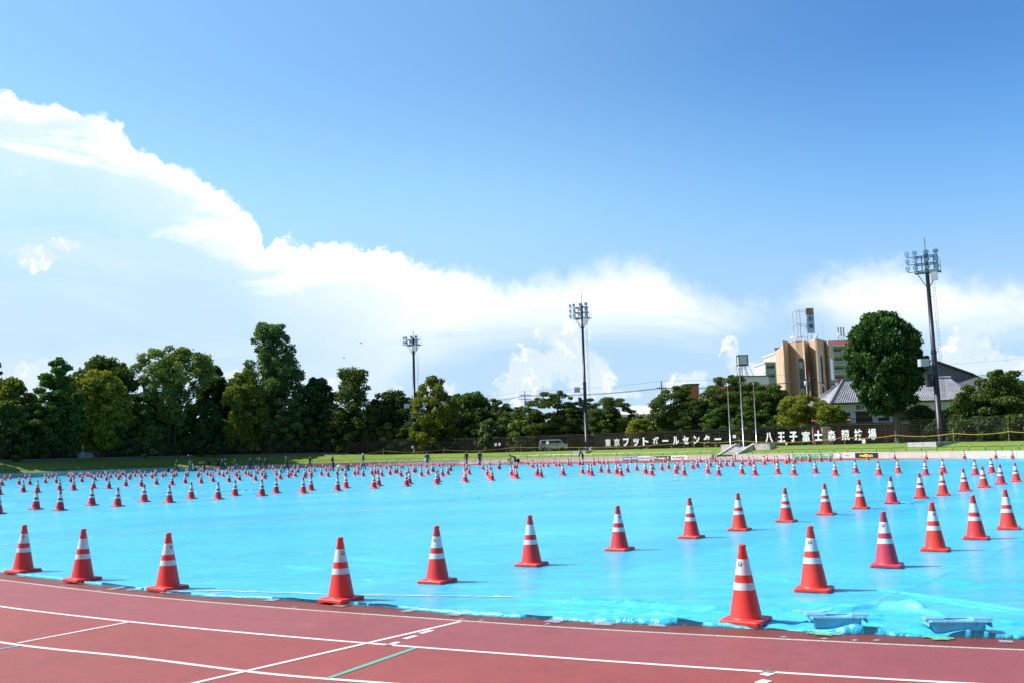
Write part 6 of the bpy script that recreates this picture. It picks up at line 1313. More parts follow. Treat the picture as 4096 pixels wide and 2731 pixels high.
# utility poles and wires
M['pole_grey'] = mat('utility_pole', (0.26,0.26,0.27), 0.8, var=0.1); M['wire'] = mat('black_cable', (0.03,0.03,0.035), 0.6)
UP = []
for x, yt_, Y, r_, lb, arms, tr in ((2100,1562,170,0.16,'distant utility pole with double cross arms above the low trees',((1580,1.9),(1596,2.4)),False),(2645,1522,140,0.16,'grey utility pole with a transformer left of the brown rooftop block',((1552,1.4),),True),(3243,1484,128,0.16,'utility pole with insulators in front of the tan building',((1517,1.6),(1527,1.2)),True)):
    P0 = at(x+ (8 if x > 2500 else 3), 1700, Y); e = thing('utility_pole', lb, 'utility pole', (P0.x,Y,0.6)); zt = at(x,yt_,Y).z-0.6
    q = MB(); q.tube([(0,0,0),(0,0,zt-1.5),(0,0,zt)], [r_,r_*0.8,r_*0.35], 10); q.build('pole', M['pole_grey'], e)
    for ya, aw in arms:
        za = at(x,ya,Y).z-0.6; q = MB(); q.box((0,-0.12,za),(aw,0.08,0.09)); 
        for k in (-1,-.5,.5,1): q.lathe([(0.04,0),(0.07,0.06),(0.04,0.12),(0.06,0.17),(0.001,0.2)], 8, (k*aw*0.47,-0.12,za+0.05))
        q.build('cross_arm', M['eave'], e)
    if tr: q = MB(); zz = at(x,1580 if x < 3000 else 1527,Y).z-0.6; q.lathe([(0.001,0),(0.24,0.02),(0.26,0.1),(0.26,0.6),(0.2,0.66),(0.001,0.68)], 12, (-0.55,0,zz-0.5)); q.box((-0.25,0,zz),(0.5,0.08,0.08)); q.build('transformer', M['grey_box'], e)
def wire(pts, label, r_=0.028, sag=0.4):
    b = MB(); out = []
    P_ = [at(x, y, Y) for x, y, Y in pts]
    for A_, B_ in zip(P_[:-1], P_[1:]):
        for k in range(14): t_ = k/14; out.append(A_.lerp(B_, t_)-Vector((0,0,sag*4*t_*(1-t_))))
    out.append(P_[-1]); b.tube(out, r_, 4, False); return tag(b.build('power_line', M['wire']), label, 'cable', 'power lines above the trees')
wire([(1890,1600,190),(2100,1580,170),(2645,1550,140),(3243,1518,128)], 'thicker lower power line running between the three utility poles', 0.04)
wire([(1890,1603,190),(2100,1583,170),(2645,1553,140),(3243,1521,128)], 'second lower power line just under the thicker one', 0.03)
wire([(1860,1582,190),(2100,1562,170),(2645,1522,140),(3243,1484,128)], 'thin uppermost power line joining the pole tops', 0.016)
wire([(2645,1590,140),(2470,1640,150)], 'cable drooping left from the pole with the transformer towards the white hall', 0.03)
wire([(2645,1596,140),(2440,1665,150)], 'lower cable drooping left from the pole with the transformer', 0.02)
wire([(3243,1521,128),(3480,1532,130)], 'cable running right from the pole in front of the tan building', 0.035)
wire([(3243,1562,128),(3500,1566,120)], 'pale lower cable running right across the tan building', 0.022)
wire([(3600,1520,150),(4250,1452,150)], 'thick power line crossing the sky at the right edge', 0.04, 0.6)
wire([(3600,1525,150),(4250,1458,150)], 'second thick power line close under the first at the right edge', 0.035, 0.6)
wire([(3600,1462,170),(4250,1412,170)], 'thin high power line at the right edge', 0.016, 0.5)
# park lamps
for x, yt_, yb_, off, lb in ((3578,1606,1768,9.0,'black park lamp beside the trunk of the round tree'),(2547,1660,1780,16,'black park lamp behind the fence near the first white characters')):
    s, p = fence_hit(x, 1720, off); e = thing('park_lamp', lb, 'street lamp', (p.x,p.y,ztop(s))); h = at(x,yt_,p.y).z-ztop(s)
    q = MB(); q.tube([(0,0,0),(0,0,0.8),(0,0,h-0.55)], [0.09,0.06,0.05], 8); q.build('pole', M['dark_metal'], e)
    q = MB(); q.lathe([(0.10,h-0.55),(0.20,h-0.2),(0.001,h-0.2)], 8); q.build('lantern', mat('lantern_glass', (0.5,0.5,0.48), 0.3), e); q = MB(); q.lathe([(0.30,h-0.2),(0.05,h-0.02),(0.001,h)], 8); q.build('lamp_cap', M['dark_metal'], e)
# stakes with yellow tape, notices
sk = []
for x, yb_, ln in ((1534,1815,1.0),(1776,1812,1.0),(2043,1806,1.15),(2085,1806,1.15),(2182,1802,1.2),(2775,1790,1.3),(2959,1785,1.3),(3378,1772,1.3),(3585,1768,1.4),(3815,1762,1.4),(4035,1757,1.4),(4220,1752,1.4)):
    s, p = fence_hit(x, yb_, FO-0.35); e_ = MB(); z = ztop(s); e_.tube([(p.x,p.y,z-0.1),(p.x,p.y,z+ln*0.95)], 0.035, 5)
    i_ = len(sk); o = tag(e_.build('wooden_stake', M['wood']), 'thin wooden stake before the fence, %s of the stakes from the left' % ORD[i_], 'stake', 'wooden stakes holding the yellow tape'); sk.append(Vector((p.x,p.y,z+ln*0.62)))
b = MB(); pts = []
pre, p0_ = fence_hit(1430, 1812, FO-0.35); pts.append(Vector((p0_.x,p0_.y,ztop(pre)+0.1)))
allp = pts+sk
for A_, B_ in zip(allp[:-1], allp[1:]):
    n = max(4, int((B_-A_).length/0.8)); V_ = []
    for k in range(n+1):
        t_ = k/n; q_ = A_.lerp(B_, t_)-Vector((0,0,min(0.4,(B_-A_).length*0.03)*4*t_*(1-t_))); hw = 0.03; V_ += [(q_.x,q_.y-0.05,q_.z-hw),(q_.x,q_.y-0.05+0.01*math.sin(k),q_.z+hw)]
    b.add(V_, [(2*k,2*k+2,2*k+3,2*k+1) for k in range(n)])
tag(b.build('barrier_tape', M['yellow_tape']), 'yellow barrier tape strung along the wooden stakes before the fence', 'barrier tape')
for x, y, w_, h_, lb in ((1984,1776,0.40,0.42,'white paper notice on the fence, left one of the pair'),(1998,1775,0.36,0.42,'white paper notice on the fence, right one of the pair'),(2189,1769,0.42,0.40,'single white paper notice on the slatted fence left of the middle mast'),(1651,1786,0.38,0.34,'small white notice at the foot of the left light mast'),(2937,1744,0.45,0.36,'white paper notice between the left and middle flagpoles'),(3455,1763,0.45,0.42,'small white notice with a blue emblem under the last large characters')):
    s, p = fence_hit(x, y, FO-0.14); t_, _ = wdir(s); e = thing('paper_notice', lb, 'notice', (0,0,0), 0, 'paper notices'); e.matrix_world = frame_mat(p, t_, None); q = MB(); q.box((0,0,0),(w_,h_,0.012)); q.build('sheet', M['paper'], e)
    q = MB()
    for k in range(3): q.box((0,h_*(0.22-k*0.2),0.009),(w_*0.7,0.022,0.003))
    q.build('print_line', mat('notice_ink', (0.15,0.15,0.2), 0.6, var=0), e)
# ---------------------------------------------------------------- people
M['skin'] = mat('skin', (0.50,0.30,0.21), 0.6, var=0.05); M['navy'] = mat('navy_cloth', (0.016,0.020,0.036), 0.85, var=0.2, vscale=6); M['black_cl'] = mat('black_cloth', (0.012,0.012,0.015), 0.85, var=0.2, vscale=6)
M['jeans'] = mat('blue_jeans', (0.035,0.07,0.14), 0.85, var=0.2, vscale=6); M['grey_cl'] = mat('grey_cloth', (0.10,0.11,0.13), 0.85, var=0.15, vscale=6); M['olive_cl'] = mat('olive_cloth', (0.045,0.055,0.045), 0.85, var=0.15, vscale=6)
M['pale_cl'] = mat('pale_blue_shirt', (0.42,0.50,0.58), 0.85, var=0.08, vscale=6); M['mask'] = mat('face_mask', (0.50,0.62,0.68), 0.7, var=0.04); M['hair'] = mat('black_hair', (0.012,0.010,0.009), 0.6); M['green_bag'] = mat('green_plastic_bag', (0.06,0.50,0.28), 0.35, var=0.15, vscale=8)
M['white_bag'] = mat('white_pouch', (0.62,0.70,0.78), 0.6, var=0.05); M['shoe'] = mat('dark_shoe', (0.03,0.03,0.035), 0.6); M['cream'] = mat('cream_cap', (0.62,0.50,0.34), 0.8); M['plum_cl'] = mat('plum_cloth', (0.040,0.030,0.050), 0.85, var=0.15, vscale=6)
def skinned(name, verts, edges, radii, matf, mats, parent, root=0):
    me = bpy.data.meshes.new(name); me.from_pydata(verts, edges, []); o = bpy.data.objects.new(name, me); COL.objects.link(o)
    sk_ = o.modifiers.new('s', 'SKIN'); sk_.use_smooth_shade = True; sk_.branch_smoothing = 0.6
    for i, r_ in enumerate(radii): v = me.skin_vertices[0].data[i]; v.radius = (r_[0]*1.15, r_[1]*1.25) if isinstance(r_, tuple) else (r_*1.32, r_*1.32); v.use_root = i == root
    o.modifiers.new('d', 'SUBSURF').levels = 1; dg = bpy.context.evaluated_depsgraph_get(); m2 = bpy.data.meshes.new_from_object(o.evaluated_get(dg)); bpy.data.objects.remove(o)
    for m_ in mats: m2.materials.append(m_)
    J = np.array(verts); E_ = np.array(edges); A_, B_ = J[E_[:,0]], J[E_[:,1]]; AB = B_-A_; L2 = (AB**2).sum(1)+1e-9
    for p in m2.polygons:
        c = np.array(p.center); t_ = np.clip(((c-A_)*AB).sum(1)/L2, 0, 1); d_ = np.linalg.norm(c-A_-t_[:,None]*AB, axis=1); p.material_index = matf[int(np.argmin(d_))]; p.use_smooth = True
    m2.name = name; return link(name, m2, parent)
def person(x, yfoot, label, face=180, lean=0, hips=0.90, legs=((0.10,0.0,0.02),(-0.10,0.0,0.02)), knees=None, arms='down', top='black_cl', bot='black_cl', hat=None, mask=True, turn=0, h=1.70, hold=None, short=False, extra=None, hair=True):
    P0 = ground(x, yfoot); k = h/1.70; e = thing('person', label, 'person', (P0.x, P0.y, tarp_z(P0.x, P0.y) if yfoot > 0 else 0), R(face)); e.scale = (k, k, k)
    # local frame: x to the figure's left... y forward, z up
    ln = R(lean); S = lambda d, s=0, up=0.0: (s, math.sin(ln)*d, hips+math.cos(ln)*d+up)
    pel = (0, 0, hips); wst = S(0.14); ch = S(0.34); nk = S(0.50); nl = ln*0.6 if lean < 60 else ln*0.8
    hd = (nk[0], nk[1]+math.sin(nl)*0.14, nk[2]+math.cos(nl)*0.14); V = [pel, wst, ch, nk, hd]; E_ = [(0,1),(1,2),(2,3),(3,4)]; r_ = [(0.145,0.105),(0.135,0.10),(0.165,0.11),0.055,0.055]; mf = [0,0,0,2]
    def chain(frm, pts, rs, ms):
        a = frm
        for p, q, m_ in zip(pts, rs, ms): V.append(p); r_.append(q); E_.append((a, len(V)-1)); mf.append(m_); a = len(V)-1
        return a
    for sgn_, (fx, fy, fz) in zip((1,-1), legs):
        hp = (sgn_*0.095, 0, hips-0.04); ft = (fx, fy, fz+0.07)
        kn = knees[0 if sgn_ > 0 else 1] if knees else ((hp[0]+ft[0])/2, (hp[1]+ft[1])/2+0.05, (hp[2]+ft[2])/2)
        chain(0, [hp, kn, ft, (ft[0], ft[1]+0.10, fz+0.035), (ft[0], ft[1]+0.17, fz+0.03)], [0.088,0.062,0.045,0.042,0.03], [1, 1, 3 if short else 1, 4, 4])
    hands = []
    for sgn_ in (1,-1):
        sh_ = S(0.44, sgn_*0.18); A = arms if isinstance(arms, str) else arms[0 if sgn_ > 0 else 1]
        f_ = {'down': ((0.25*sgn_,0.0,-0.27),(0.24*sgn_,0.06,-0.52)), 'swing_f': ((0.24*sgn_,0.08,-0.26),(0.22*sgn_,0.26,-0.44)), 'swing_b': ((0.25*sgn_,-0.10,-0.25),(0.25*sgn_,-0.16,-0.50)), 'out': ((0.34*sgn_,0.02,-0.24),(0.40*sgn_,0.05,-0.48)),
              'front': ((0.24*sgn_,0.08,-0.26),(0.06*sgn_,0.30,-0.24)), 'up': ((0.28*sgn_,0.16,-0.06),(0.16*sgn_,0.30,0.16)), 'hang': ((0.20*sgn_,0.10,-0.28),(0.16*sgn_,0.20,-0.54)), 'hip': ((0.36*sgn_,-0.06,-0.22),(0.20*sgn_,0.02,-0.38))}[A]
        el_ = (sh_[0]-0.18*sgn_+f_[0][0], sh_[1]+f_[0][1], sh_[2]+f_[0][2]); wr = (sh_[0]-0.18*sgn_+f_[1][0], sh_[1]+f_[1][1], sh_[2]+f_[1][2])
        pa = tuple(w_+(w_-q)*0.22 for w_, q in zip(wr, el_)); chain(2, [sh_, el_, wr, pa], [0.062,0.043,0.030,0.034], [0,0,0,2]); hands.append((pa, Vector(wr)-Vector(el_)))
    body = skinned('body', V, E_, r_, mf, [M[top], M[bot], M['skin'], M['skin'], M['shoe']], e)
    # head, nose, ears and the five fingers of each hand grow out of the same body mesh
    b = MB(); hc = Vector(hd)+Vector((0, 0.02, 0.03)); b.cur = 0; b.ball(hc, (0.077,0.095,0.115), 12, 9); b.ball(hc+Vector((0,0.095,-0.01)), (0.014,0.018,0.024), 6, 5)
    for s in (-1, 1): b.ball(hc+Vector((s*0.079,0,-0.005)), (0.012,0.022,0.032), 6, 5)
    for pa, dr in hands:
        dr = dr.normalized(); sd_ = dr.cross(Vector((0,1,0.2))).normalized()
        for k_, ln_ in zip((-1.5,-.5,.5,1.5), (0.060,0.075,0.080,0.065)): q0 = Vector(pa)+sd_*0.018*k_; b.tube([q0, q0+dr*ln_*0.6, q0+dr*ln_+Vector((0,0.02,0))], [0.010,0.009,0.007], 5)
        b.tube([Vector(pa)-sd_*0.03, Vector(pa)-sd_*0.05+dr*0.035, Vector(pa)-sd_*0.045+dr*0.06], [0.011,0.010,0.008], 5)
    b.cur = 1
    for s in (-1, 1): b.ball(hc+Vector((s*0.03,0.086,0.012)), (0.011,0.008,0.007), 6, 4)
    hm = b.mesh('body2', [M['skin'], M['hair']]); bm = bmesh.new(); bm.from_mesh(body.data); n0 = len(bm.faces); bm.from_mesh(hm); bm.faces.ensure_lookup_table()
    body.data.materials.append(M['hair'])
    for f in bm.faces[n0:]: f.material_index = 2 if f.material_index == 0 else 5
    bm.to_mesh(body.data); bm.free(); bpy.data.meshes.remove(hm)
    if hair: b = MB(); b.ball(hc+Vector((0,-0.018,0.018)), (0.084,0.092,0.112), 12, 8); b.build('hair', M['hair'], e)
    if mask: b = MB(); b.ball(hc+Vector((0,0.035,-0.042)), (0.062,0.072,0.050), 10, 7); b.build('face_mask', M['mask'], e)
    if hat:
        kind, hm_ = hat; b = MB(); b.lathe([(0.090,0.035),(0.092,0.08),(0.070,0.125),(0.001,0.140)], 14, tuple(hc))
        if kind == 'cap': b.add([tuple(hc+Vector((x_, y_, z_))) for x_, y_, z_ in ((-0.07,0.05,0.045),(-0.06,0.16,0.03),(0.06,0.16,0.03),(0.07,0.05,0.045),(-0.07,0.05,0.055),(-0.06,0.16,0.04),(0.06,0.16,0.04),(0.07,0.05,0.055))], [(3,2,1,0),(4,5,6,7),(0,1,5,4),(1,2,6,5),(2,3,7,6)])
        if kind == 'brim': b.lathe([(0.090,0.05),(0.145,0.025),(0.145,0.032),(0.09,0.06)], 16, tuple(hc))
        b.build('cap' if kind == 'cap' else 'hat', M[hm_], e)
    if hold == 'camera': b = MB(); m_ = (Vector(hands[0][0])+Vector(hands[1][0]))/2; b.box(m_+Vector((0,0.03,0.05)), (0.15,0.07,0.10)); b.tube([m_+Vector((0,0.06,0.05)), m_+Vector((0,0.14,0.05))], 0.04, 10); tag(b.build('camera_held', M['shoe']), 'black camera raised by the person taking a photograph', 'camera').matrix_world = e.matrix_world if False else Matrix.Translation(e.location) @ Matrix.Rotation(R(face), 4, 'Z')
    if hold and hold[0] == 'bag':
        _, hi, mm_, sz, lb_ = hold; p_ = Vector(hands[hi][0]); b = MB(); b.lathe([(0.03*sz,0),(0.05*sz,-0.05*sz),(0.14*sz,-0.20*sz),(0.13*sz,-0.32*sz),(0.04*sz,-0.38*sz)], 9, tuple(p_+Vector((0,0.02,-0.02)))); o = tag(b.build('plastic_bag', M[mm_]), lb_, 'bag'); o.matrix_world = Matrix.Translation(e.location) @ Matrix.Rotation(R(face), 4, 'Z')
    if hold and hold[0] == 'pouch':
        _, hi, mm_, sz, lb_ = hold; b = MB(); b.box((0.17 if hi == 0 else -0.17, 0.06 if hi == 0 else -0.10, hips-0.05), (0.16*sz,0.12,0.26*sz)); b.tube([(0.17 if hi == 0 else -0.17,0,hips+0.05),S(0.45, -0.10)], 0.012, 4); b.build('pouch', M[mm_], e)
    return e
W1 = ((0.08,0.28,0.02),(-0.08,-0.30,0.06)); W2_ = ((0.08,-0.24,0.05),(-0.08,0.22,0.02)); AP = ((0.24,0.0,0.02),(-0.22,0.02,0.02))
BAG = lambda hi, lb, sz=1.0, m_='green_bag': ('bag', hi, m_, sz, lb)
# yaw: 0 looks away from the camera, 90 to the left, -90 to the right, 180 towards it
person(708,1888,'person in black with a pale cap walking left, farthest left of the standing people',90,4,legs=W1,arms=('swing_f','swing_b'),hat=('cap','grey_cl'))
person(761,1884.5,'person seen from behind in a grey vest with legs apart',0,5,legs=AP,arms='out',top='grey_cl',hat=('cap','grey_cl'),mask=False)
person(784,1882.5,'person in a white hat and pale shirt kneeling on the sheet',120,50,hips=0.42,legs=((0.14,-0.32,0.02),(-0.14,-0.34,0.02)),knees=((0.16,0.22,0.08),(-0.16,0.20,0.08)),arms='hang',top='pale_cl',hat=('brim','white'),mask=False)
person(818,1884,'person in navy bent double to the left holding a green bag',90,68,legs=AP,arms='hang',top='navy',bot='navy',hold=BAG(0,'bright green bag held by the person bent double'))
person(834,1879.5,'person in black facing forward with hands held together',180,2,arms='front',hat=('cap','black_cl'),h=1.72)
person(673,1886.5,'crouching person in black at the left beside the red bundles',-80,55,hips=0.36,legs=((0.12,-0.05,0.02),(-0.12,-0.12,0.02)),knees=((0.14,0.30,0.32),(-0.14,0.28,0.30)),arms='hang',hat=('cap','grey_cl'))
person(873,1878.5,'broad person in navy seen from behind with arms held away',10,4,legs=AP,arms='out',top='navy',bot='navy',hat=('brim','black_cl'),mask=False,h=1.82)
person(889.5,1879,'person in black standing just right of the broad navy figure',170,2,arms='front',hat=('cap','black_cl'))
person(900,1880,'slim person leaning right with a grey hood',-150,10,legs=W2_,arms=('front','down'),hat=('cap','grey_cl'),hold=BAG(0,'small pale green bag carried by the slim leaning person',0.7))
person(912,1877,'person in a black hood squatting behind a cone',180,30,hips=0.34,legs=((0.16,-0.05,0.02),(-0.16,-0.05,0.02)),knees=((0.20,0.28,0.34),(-0.20,0.28,0.34)),arms='front')
person(941,1879,'person in a black jacket and jeans looking down left',130,6,arms='front',bot='jeans',hat=('cap','black_cl'),hold=('pouch',1,'white_bag',0.8,''))
person(1001,1877.5,'tall person in navy seen from behind with feet together',0,3,arms='out',top='navy',bot='navy',hat=('cap','black_cl'),mask=False,h=1.80)
person(1040,1881,'person raising a camera overhead at the left',110,3,legs=W2_,arms='up',top='black_cl',bot='navy',hold='camera')
person(1061,1877.5,'person in black standing right of the one with the camera',-20,3,legs=W1,arms='out',hat=('cap','black_cl'),mask=False,h=1.72)
person(1147,1889,'person in a black cap and mask striding left between cones',110,4,legs=W1,arms=('hip','down'),bot='navy',hat=('cap','black_cl'),h=1.86)
person(1239,1869,'person in a dark jacket and jeans carrying something green to the right',-100,3,legs=W2_,arms=('down','swing_f'),top='navy',bot='jeans',hat=('cap','black_cl'),h=1.75,hold=BAG(1,'small green bag held low by the person in jeans walking right',0.6))
person(1332,1882,'slim person in black with a cream cap standing upright in profile',-95,-4,arms=('hip','hip'),hat=('cap','cream'),h=1.80)
person(1454,1878.5,'person in a white cap, olive jacket and jeans striding left',75,3,legs=W1,arms=('swing_f','swing_b'),top='olive_cl',bot='jeans',hat=('cap','white'),h=1.82,hold=('pouch',1,'white_bag',1.1,''))
person(1709,1868.5,'person in a dark hooded top and shorts with a white pouch at the hip',-20,3,legs=W2_,arms='down',top='navy',bot='grey_cl',hat=('brim','black_cl'),mask=False,short=True,h=1.86,hold=('pouch',1,'white_bag',1.3,''))
person(1867,1856,'left of the two people in black walking before the slatted fence',150,3,legs=W2_,arms='down',hat=('cap','black_cl'),h=1.78)
person(1920,1860,'right of the two people in dark clothes walking before the slatted fence',-150,3,legs=W1,arms='down',top='plum_cl',hat=('cap','black_cl'),hold=BAG(1,'small pale blue bag swinging from the walking person in plum',0.7,'white_bag'),h=1.80)
person(2062,1857,'person in navy bent far over by the small side steps',90,78,legs=AP,arms='hang',top='navy',hat=('cap','black_cl'),hold=BAG(1,'green bag on the back of the bending person by the side steps',1.1),h=1.75)
person(2333,1853,'person in black stooping to touch a cone below the middle light mast',80,32,arms='hang',top='black_cl',bot='navy',hat=('brim','black_cl'),mask=False,h=1.85)

# ---------------------------------------------------------------- small objects on and beside the sheet
P0 = ground(1357,1882); e = thing('green_net_bag','round green and white net bag standing on the sheet beside a bin','bag',(P0.x,P0.y,tarp_z(P0.x,P0.y)))
b = MB(); b.ball((0,0,0.34),(0.32,0.30,0.34),14,10); b.lathe([(0.10,0.62),(0.05,0.70),(0.12,0.76)],10); b.build('bag_body', mat('green_white_net',(0.30,0.55,0.40),0.5,var=0.6,vscale=5), e)
P0 = ground(1385,1881.5); e = thing('waste_bin','grey brown round bin behind a cone near the green bag','bin',(P0.x,P0.y,tarp_z(P0.x,P0.y)))
b = MB(); b.lathe([(0.001,0.0),(0.36,0.0),(0.40,0.56),(0.37,0.56),(0.33,0.05),(0.001,0.04)],18); b.build('bin_body', mat('grey_green_plastic',(0.16,0.20,0.19),0.6,var=0.1), e); b = MB(); b.lathe([(0.42,0.54),(0.42,0.58),(0.001,0.60)],18); b.build('lid', mat('brown_sacking',(0.22,0.17,0.12),0.8,var=0.2), e)
M['red_cloth'] = mat('bright_red_plastic',(0.72,0.02,0.02),0.5,var=0.08)
for i, (x, y) in enumerate(((597,1887.5),(654,1886),(718,1882.5))):
    P0 = ground(x,y); e = thing('red_bundle','round bright red bundle lying by the wall, %s of three from the left' % ORD[i],'bundle',(P0.x,P0.y,0.02),i*0.7,'red bundles by the wall'); b = MB(); b.ball((0,0,0.17),(0.30,0.24,0.18),12,8); b.ball((0.16,0.05,0.13),(0.20,0.2,0.13),10,7); b.build('bundle_body', M['red_cloth'], e)
    b = MB(); b.ball((-0.27,0,0.20),(0.07,0.13,0.15),8,6); b.build('dark_end', M['shoe'], e)
# rags of sheeting left along the foot of the wall
M['rag'] = mat('grey_white_sheeting',(0.50,0.50,0.50),0.6,var=0.3,vscale=3); M['rag_dk'] = mat('dark_sheeting',(0.08,0.08,0.09),0.6,var=0.3,vscale=3)
for i, (x0, x1, m_, h_, lb) in enumerate(((1838,2020,'rag',0.10,'crumpled pale sheeting along the foot of the wall behind the walking pair'),(2072,2098,'rag_dk',0.16,'dark folded sheeting by the wall right of the bending person'),(3850,4300,'rag',0.22,'crumpled pale sheeting along the foot of the wall at the right edge'),(1772,1836,'rag_dk',0.06,'thin dark strip of sheeting at the wall foot left of the walking pair'))):
    s0, s1 = s_of_px(x0), s_of_px(x1); n = max(12, int((s1-s0)/0.15)); V_ = []; K = 6
    for j in range(n+1):
        s = s0+(s1-s0)*j/n; tp = min(1, min(j, n-j)/4)
        for k in range(K): q_ = wpos(s, -0.9+0.8*k/(K-1)+0.2*math.sin(j*0.7+k)); V_.append((q_.x, q_.y, 0.012+tp*h_*(math.sin(math.pi*k/(K-1))**0.5)*(0.25+0.75*abs(math.sin(j*0.9+k*0.8+x0)*math.sin(j*0.37+x0)))))
    b = MB(); b.add(V_, [(j*K+k, (j+1)*K+k, (j+1)*K+k+1, j*K+k+1) for j in range(n) for k in range(K-1)]); tag(b.build('crumpled_sheeting', M[m_]), lb, 'sheeting')
# two blue-grey plastic weights with hand holes
M['weight'] = mat('blue_grey_plastic',(0.15,0.44,0.62),0.5,var=0.12,vscale=5,bump=0.3,bscale=40,dirt=((0.10,0.20,0.27),7,0.52,0.6))
def weight(xa, ya, xb, yb_, label):
    A_, B_ = ground(xa, ya), ground(xb, yb_); t_ = (B_-A_).normalized(); L_ = (B_-A_).length; n_ = Vector((-t_.y, t_.x, 0)); O_ = (A_+B_)/2+n_*0.11; e = thing('plastic_weight', label, 'weight', (O_.x, O_.y, 0.022), math.atan2(t_.y, t_.x), 'blue-grey plastic weights on the sheet edge')
    hl = L_*0.425; H_ = 0.102; b = MB(); c = 0.02
    def ring(hx, hy, z): return [(hx-c, -hy, z),(hx, -hy+c, z),(hx, hy-c, z),(hx-c, hy, z),(-hx+c, hy, z),(-hx, hy-c, z),(-hx, -hy+c, z),(-hx+c, -hy, z)]
    rs = [ring(hl,0.085,0),ring(hl+0.004,0.092,0.01),ring(hl+0.010,0.100,H_*0.80),ring(hl+0.055,0.104,H_*0.92),ring(hl+0.048,0.100,H_)]; V_ = sum(rs, []); F_ = []
    for j in range(4):
        for i in range(8): i2 = (i+1) % 8; F_.append((j*8+i, j*8+i2, (j+1)*8+i2, (j+1)*8+i))
    F_.append(tuple(range(7,-1,-1))); T0 = len(V_); hx, hy = 0.095, 0.050       # top with a handle hole
    V_ += [(hx,-hy,H_),(hx,hy,H_),(-hx,hy,H_),(-hx,-hy,H_),(hx*0.92,-hy*.9,H_*0.45),(hx*.92,hy*.9,H_*.45),(-hx*.92,hy*.9,H_*.45),(-hx*.92,-hy*.9,H_*.45)]
    r4 = 32; F_ += [(r4+0,r4+1,r4+2,r4+3,T0+1,T0+0),(r4+3,r4+4,T0+2,T0+1),(r4+4,r4+5,r4+6,r4+7,T0+3,T0+2),(r4+7,r4+0,T0+0,T0+3),(T0,T0+1,T0+5,T0+4),(T0+1,T0+2,T0+6,T0+5),(T0+2,T0+3,T0+7,T0+6),(T0+3,T0,T0+4,T0+7),(T0+4,T0+5,T0+6,T0+7)]
    b.add(V_, F_); b.build('weight_body', M['weight'], e)
    for s in (-1, 1): b = MB(); b.box((s*(hx+0.095),0,H_+0.008),(0.15,0.14,0.016),0,0.90); b.build('raised_pad', M['weight'], e)
    for s in (-1, 1): b = MB(); b.obox((s*(hl+0.052)-0.005,-0.10,H_*0.52),(0.010,0,0),(0,0.20,0),(s*-0.004,0,H_*0.42)); b.build('end_lip', M['weight'], e)
    b = MB(); b.tube([(-hx,0.0,H_-0.012),(hx,0.0,H_-0.012)], 0.012, 8); b.build('handle', M['weight'], e)
weight(3255,2526,3464,2527,'blue-grey plastic weight with a hand hole, the one nearer the big cone')
weight(3733,2545,3965,2546,'blue-grey plastic weight with a hand hole, farther right on the sheet edge')

# strips of tape across the hem
TP = [(-10,2292,30,2285),(78,2307,118,2302),(305,2336,360,2330),(436,2360,494,2350),(508,2362,585,2355),(652,2374,700,2366),(822,2388,882,2376),(1072,2405,1116,2394),(1346,2427,1400,2413),(1620,2449,1662,2436),(1806,2464,1862,2448),(2200,2492,2255,2474)]
for i, (x0, y0, x1, y1) in enumerate(TP):
    tape([(x0,y0),((x0+x1)/2,(y0+y1)/2),(x1,y1)], 0.10+0.03*(i % 3), M['clear_tape'], 'translucent tape strip on the sheet hem, %s from the left edge' % ORD[i], 0.022)
tape([(2405,2502),(2430,2485),(2462,2470)], 0.19, M['clear_tape'], 'widest translucent tape strip on the sheet hem below the middle cones', 0.028)
tape([(2620,2506),(2650,2492),(2636,2478)], 0.14, M['clear_tape'], 'crumpled tape patch just left of the biggest cone', 0.028); tape([(2616,2504),(2664,2507)], 0.07, M['clear_tape'], 'flat tape piece stuck to the track left of the biggest cone', 0.008)
tape([(540,2355),(640,2363),(760,2374)], 0.05, M['clear_tape'], 'long pale tape run along the hem between the two left cones', 0.03)
tape([(3227,2534),(3363,2541)], 0.05, M['green_tape'], 'long green tape strip on the track under the nearer weight', 0.010); tape([(3292,2521),(3292,2544)], 0.135, M['green_tape'], 'short green tape strip crossing the long one under the nearer weight', 0.016)
tape([(3689,2549),(3818,2556)], 0.05, M['green_tape'], 'long green tape strip on the track under the farther weight', 0.010); tape([(3750,2540),(3765,2562)], 0.12, M['green_tape'], 'short green tape strip crossing the long one under the farther weight', 0.016)
tape([(3996,2566),(4052,2569)], 0.09, M['clear_tape'], 'pale tape rectangle on the track near the right corner', 0.008)
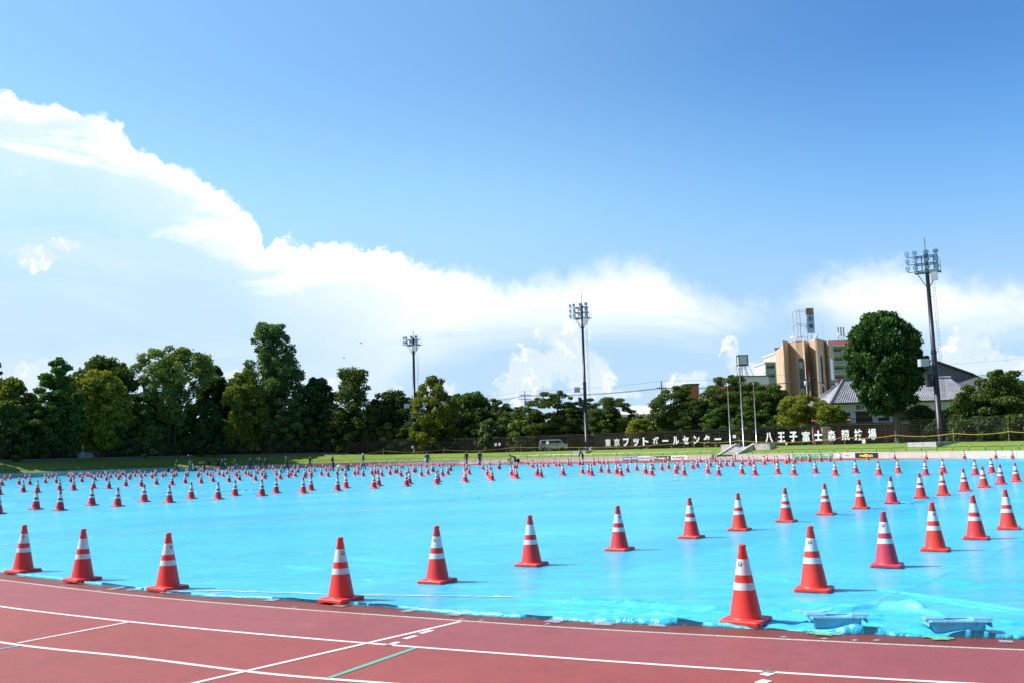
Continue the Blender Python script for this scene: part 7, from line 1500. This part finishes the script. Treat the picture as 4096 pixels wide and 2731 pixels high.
tape([(3175,2452),(3240,2462),(3330,2445)], 0.10, M['yellow_light_stain'], 'yellowish stain of light, laid as a thin patch, left of the nearer weight', 0.05, 'light_stain_patch', 0.008)  # not tape: light falling on the sheet, painted as a thin raised patch
for i, (x, y) in enumerate(((3135,2549),(3296,2556),(3420,2562),(3508,2562),(1180,2429),(1846,2477),(1925,2482),(2190,2497),(395,2362),(250,2344))): tape([(x-9,y+1),(x+9,y-2)], 0.035, M['clear_tape'], 'small torn scrap of clear tape on the track beside the inner white line', 0.006, 'tape_scrap')
# rag on one cone
P0 = ground(1384-4,1902); 
b = MB(); b.lathe([(0.04,0.70),(0.06,0.66),(0.10,0.60),(0.13,0.50),(0.08,0.44),(0.03,0.42)],8,(P0.x+0.07,P0.y-0.05,0.02)); tag(b.build('plastic_bag', mat('white_film_bag',(0.72,0.68,0.72),0.3,var=0.1,alpha=0.9)), 'thin white plastic bag caught on the tip of a cone', 'bag')
# two birds
for x, y, lb in ((1443,1373,'upper right of the two distant birds in the sky'),(1375,1430,'lower left of the two distant birds in the sky')):
    p = at(x, y, 120); e = thing('bird', lb, 'bird', p, 0.4, 'distant birds'); b = MB(); b.smooth = True; V_ = []
    b.lathe([(0.001,-0.20),(0.035,-0.12),(0.05,0),(0.035,0.12),(0.02,0.17),(0.001,0.22)], 8); me = b.mesh('bird_body', M['shoe']); me.transform(Matrix.Rotation(R(90), 4, 'Y')); link('body', me, e)
    for s in (-1, 1): b = MB(); b.add([(0.08,0,0.02),(-0.08,0,0.02),(-0.10,s*0.25,0.07),(-0.06,s*0.42,0.02),(0.02,s*0.25,0.07),(0.08,0,0.012),(-0.08,0,0.012),(-0.10,s*0.25,0.062),(-0.06,s*0.42,0.012),(0.02,s*0.25,0.062)], [(0,1,2,3,4),(9,8,7,6,5)]); b.build('wing', M['shoe'], e)
# every image-wide check: labels must stay short
for o in COL.objects:
    if o.parent is None and 'label' in o and len(o['label'].split()) > 16: print('LONG', len(o['label'].split()), o['label'])
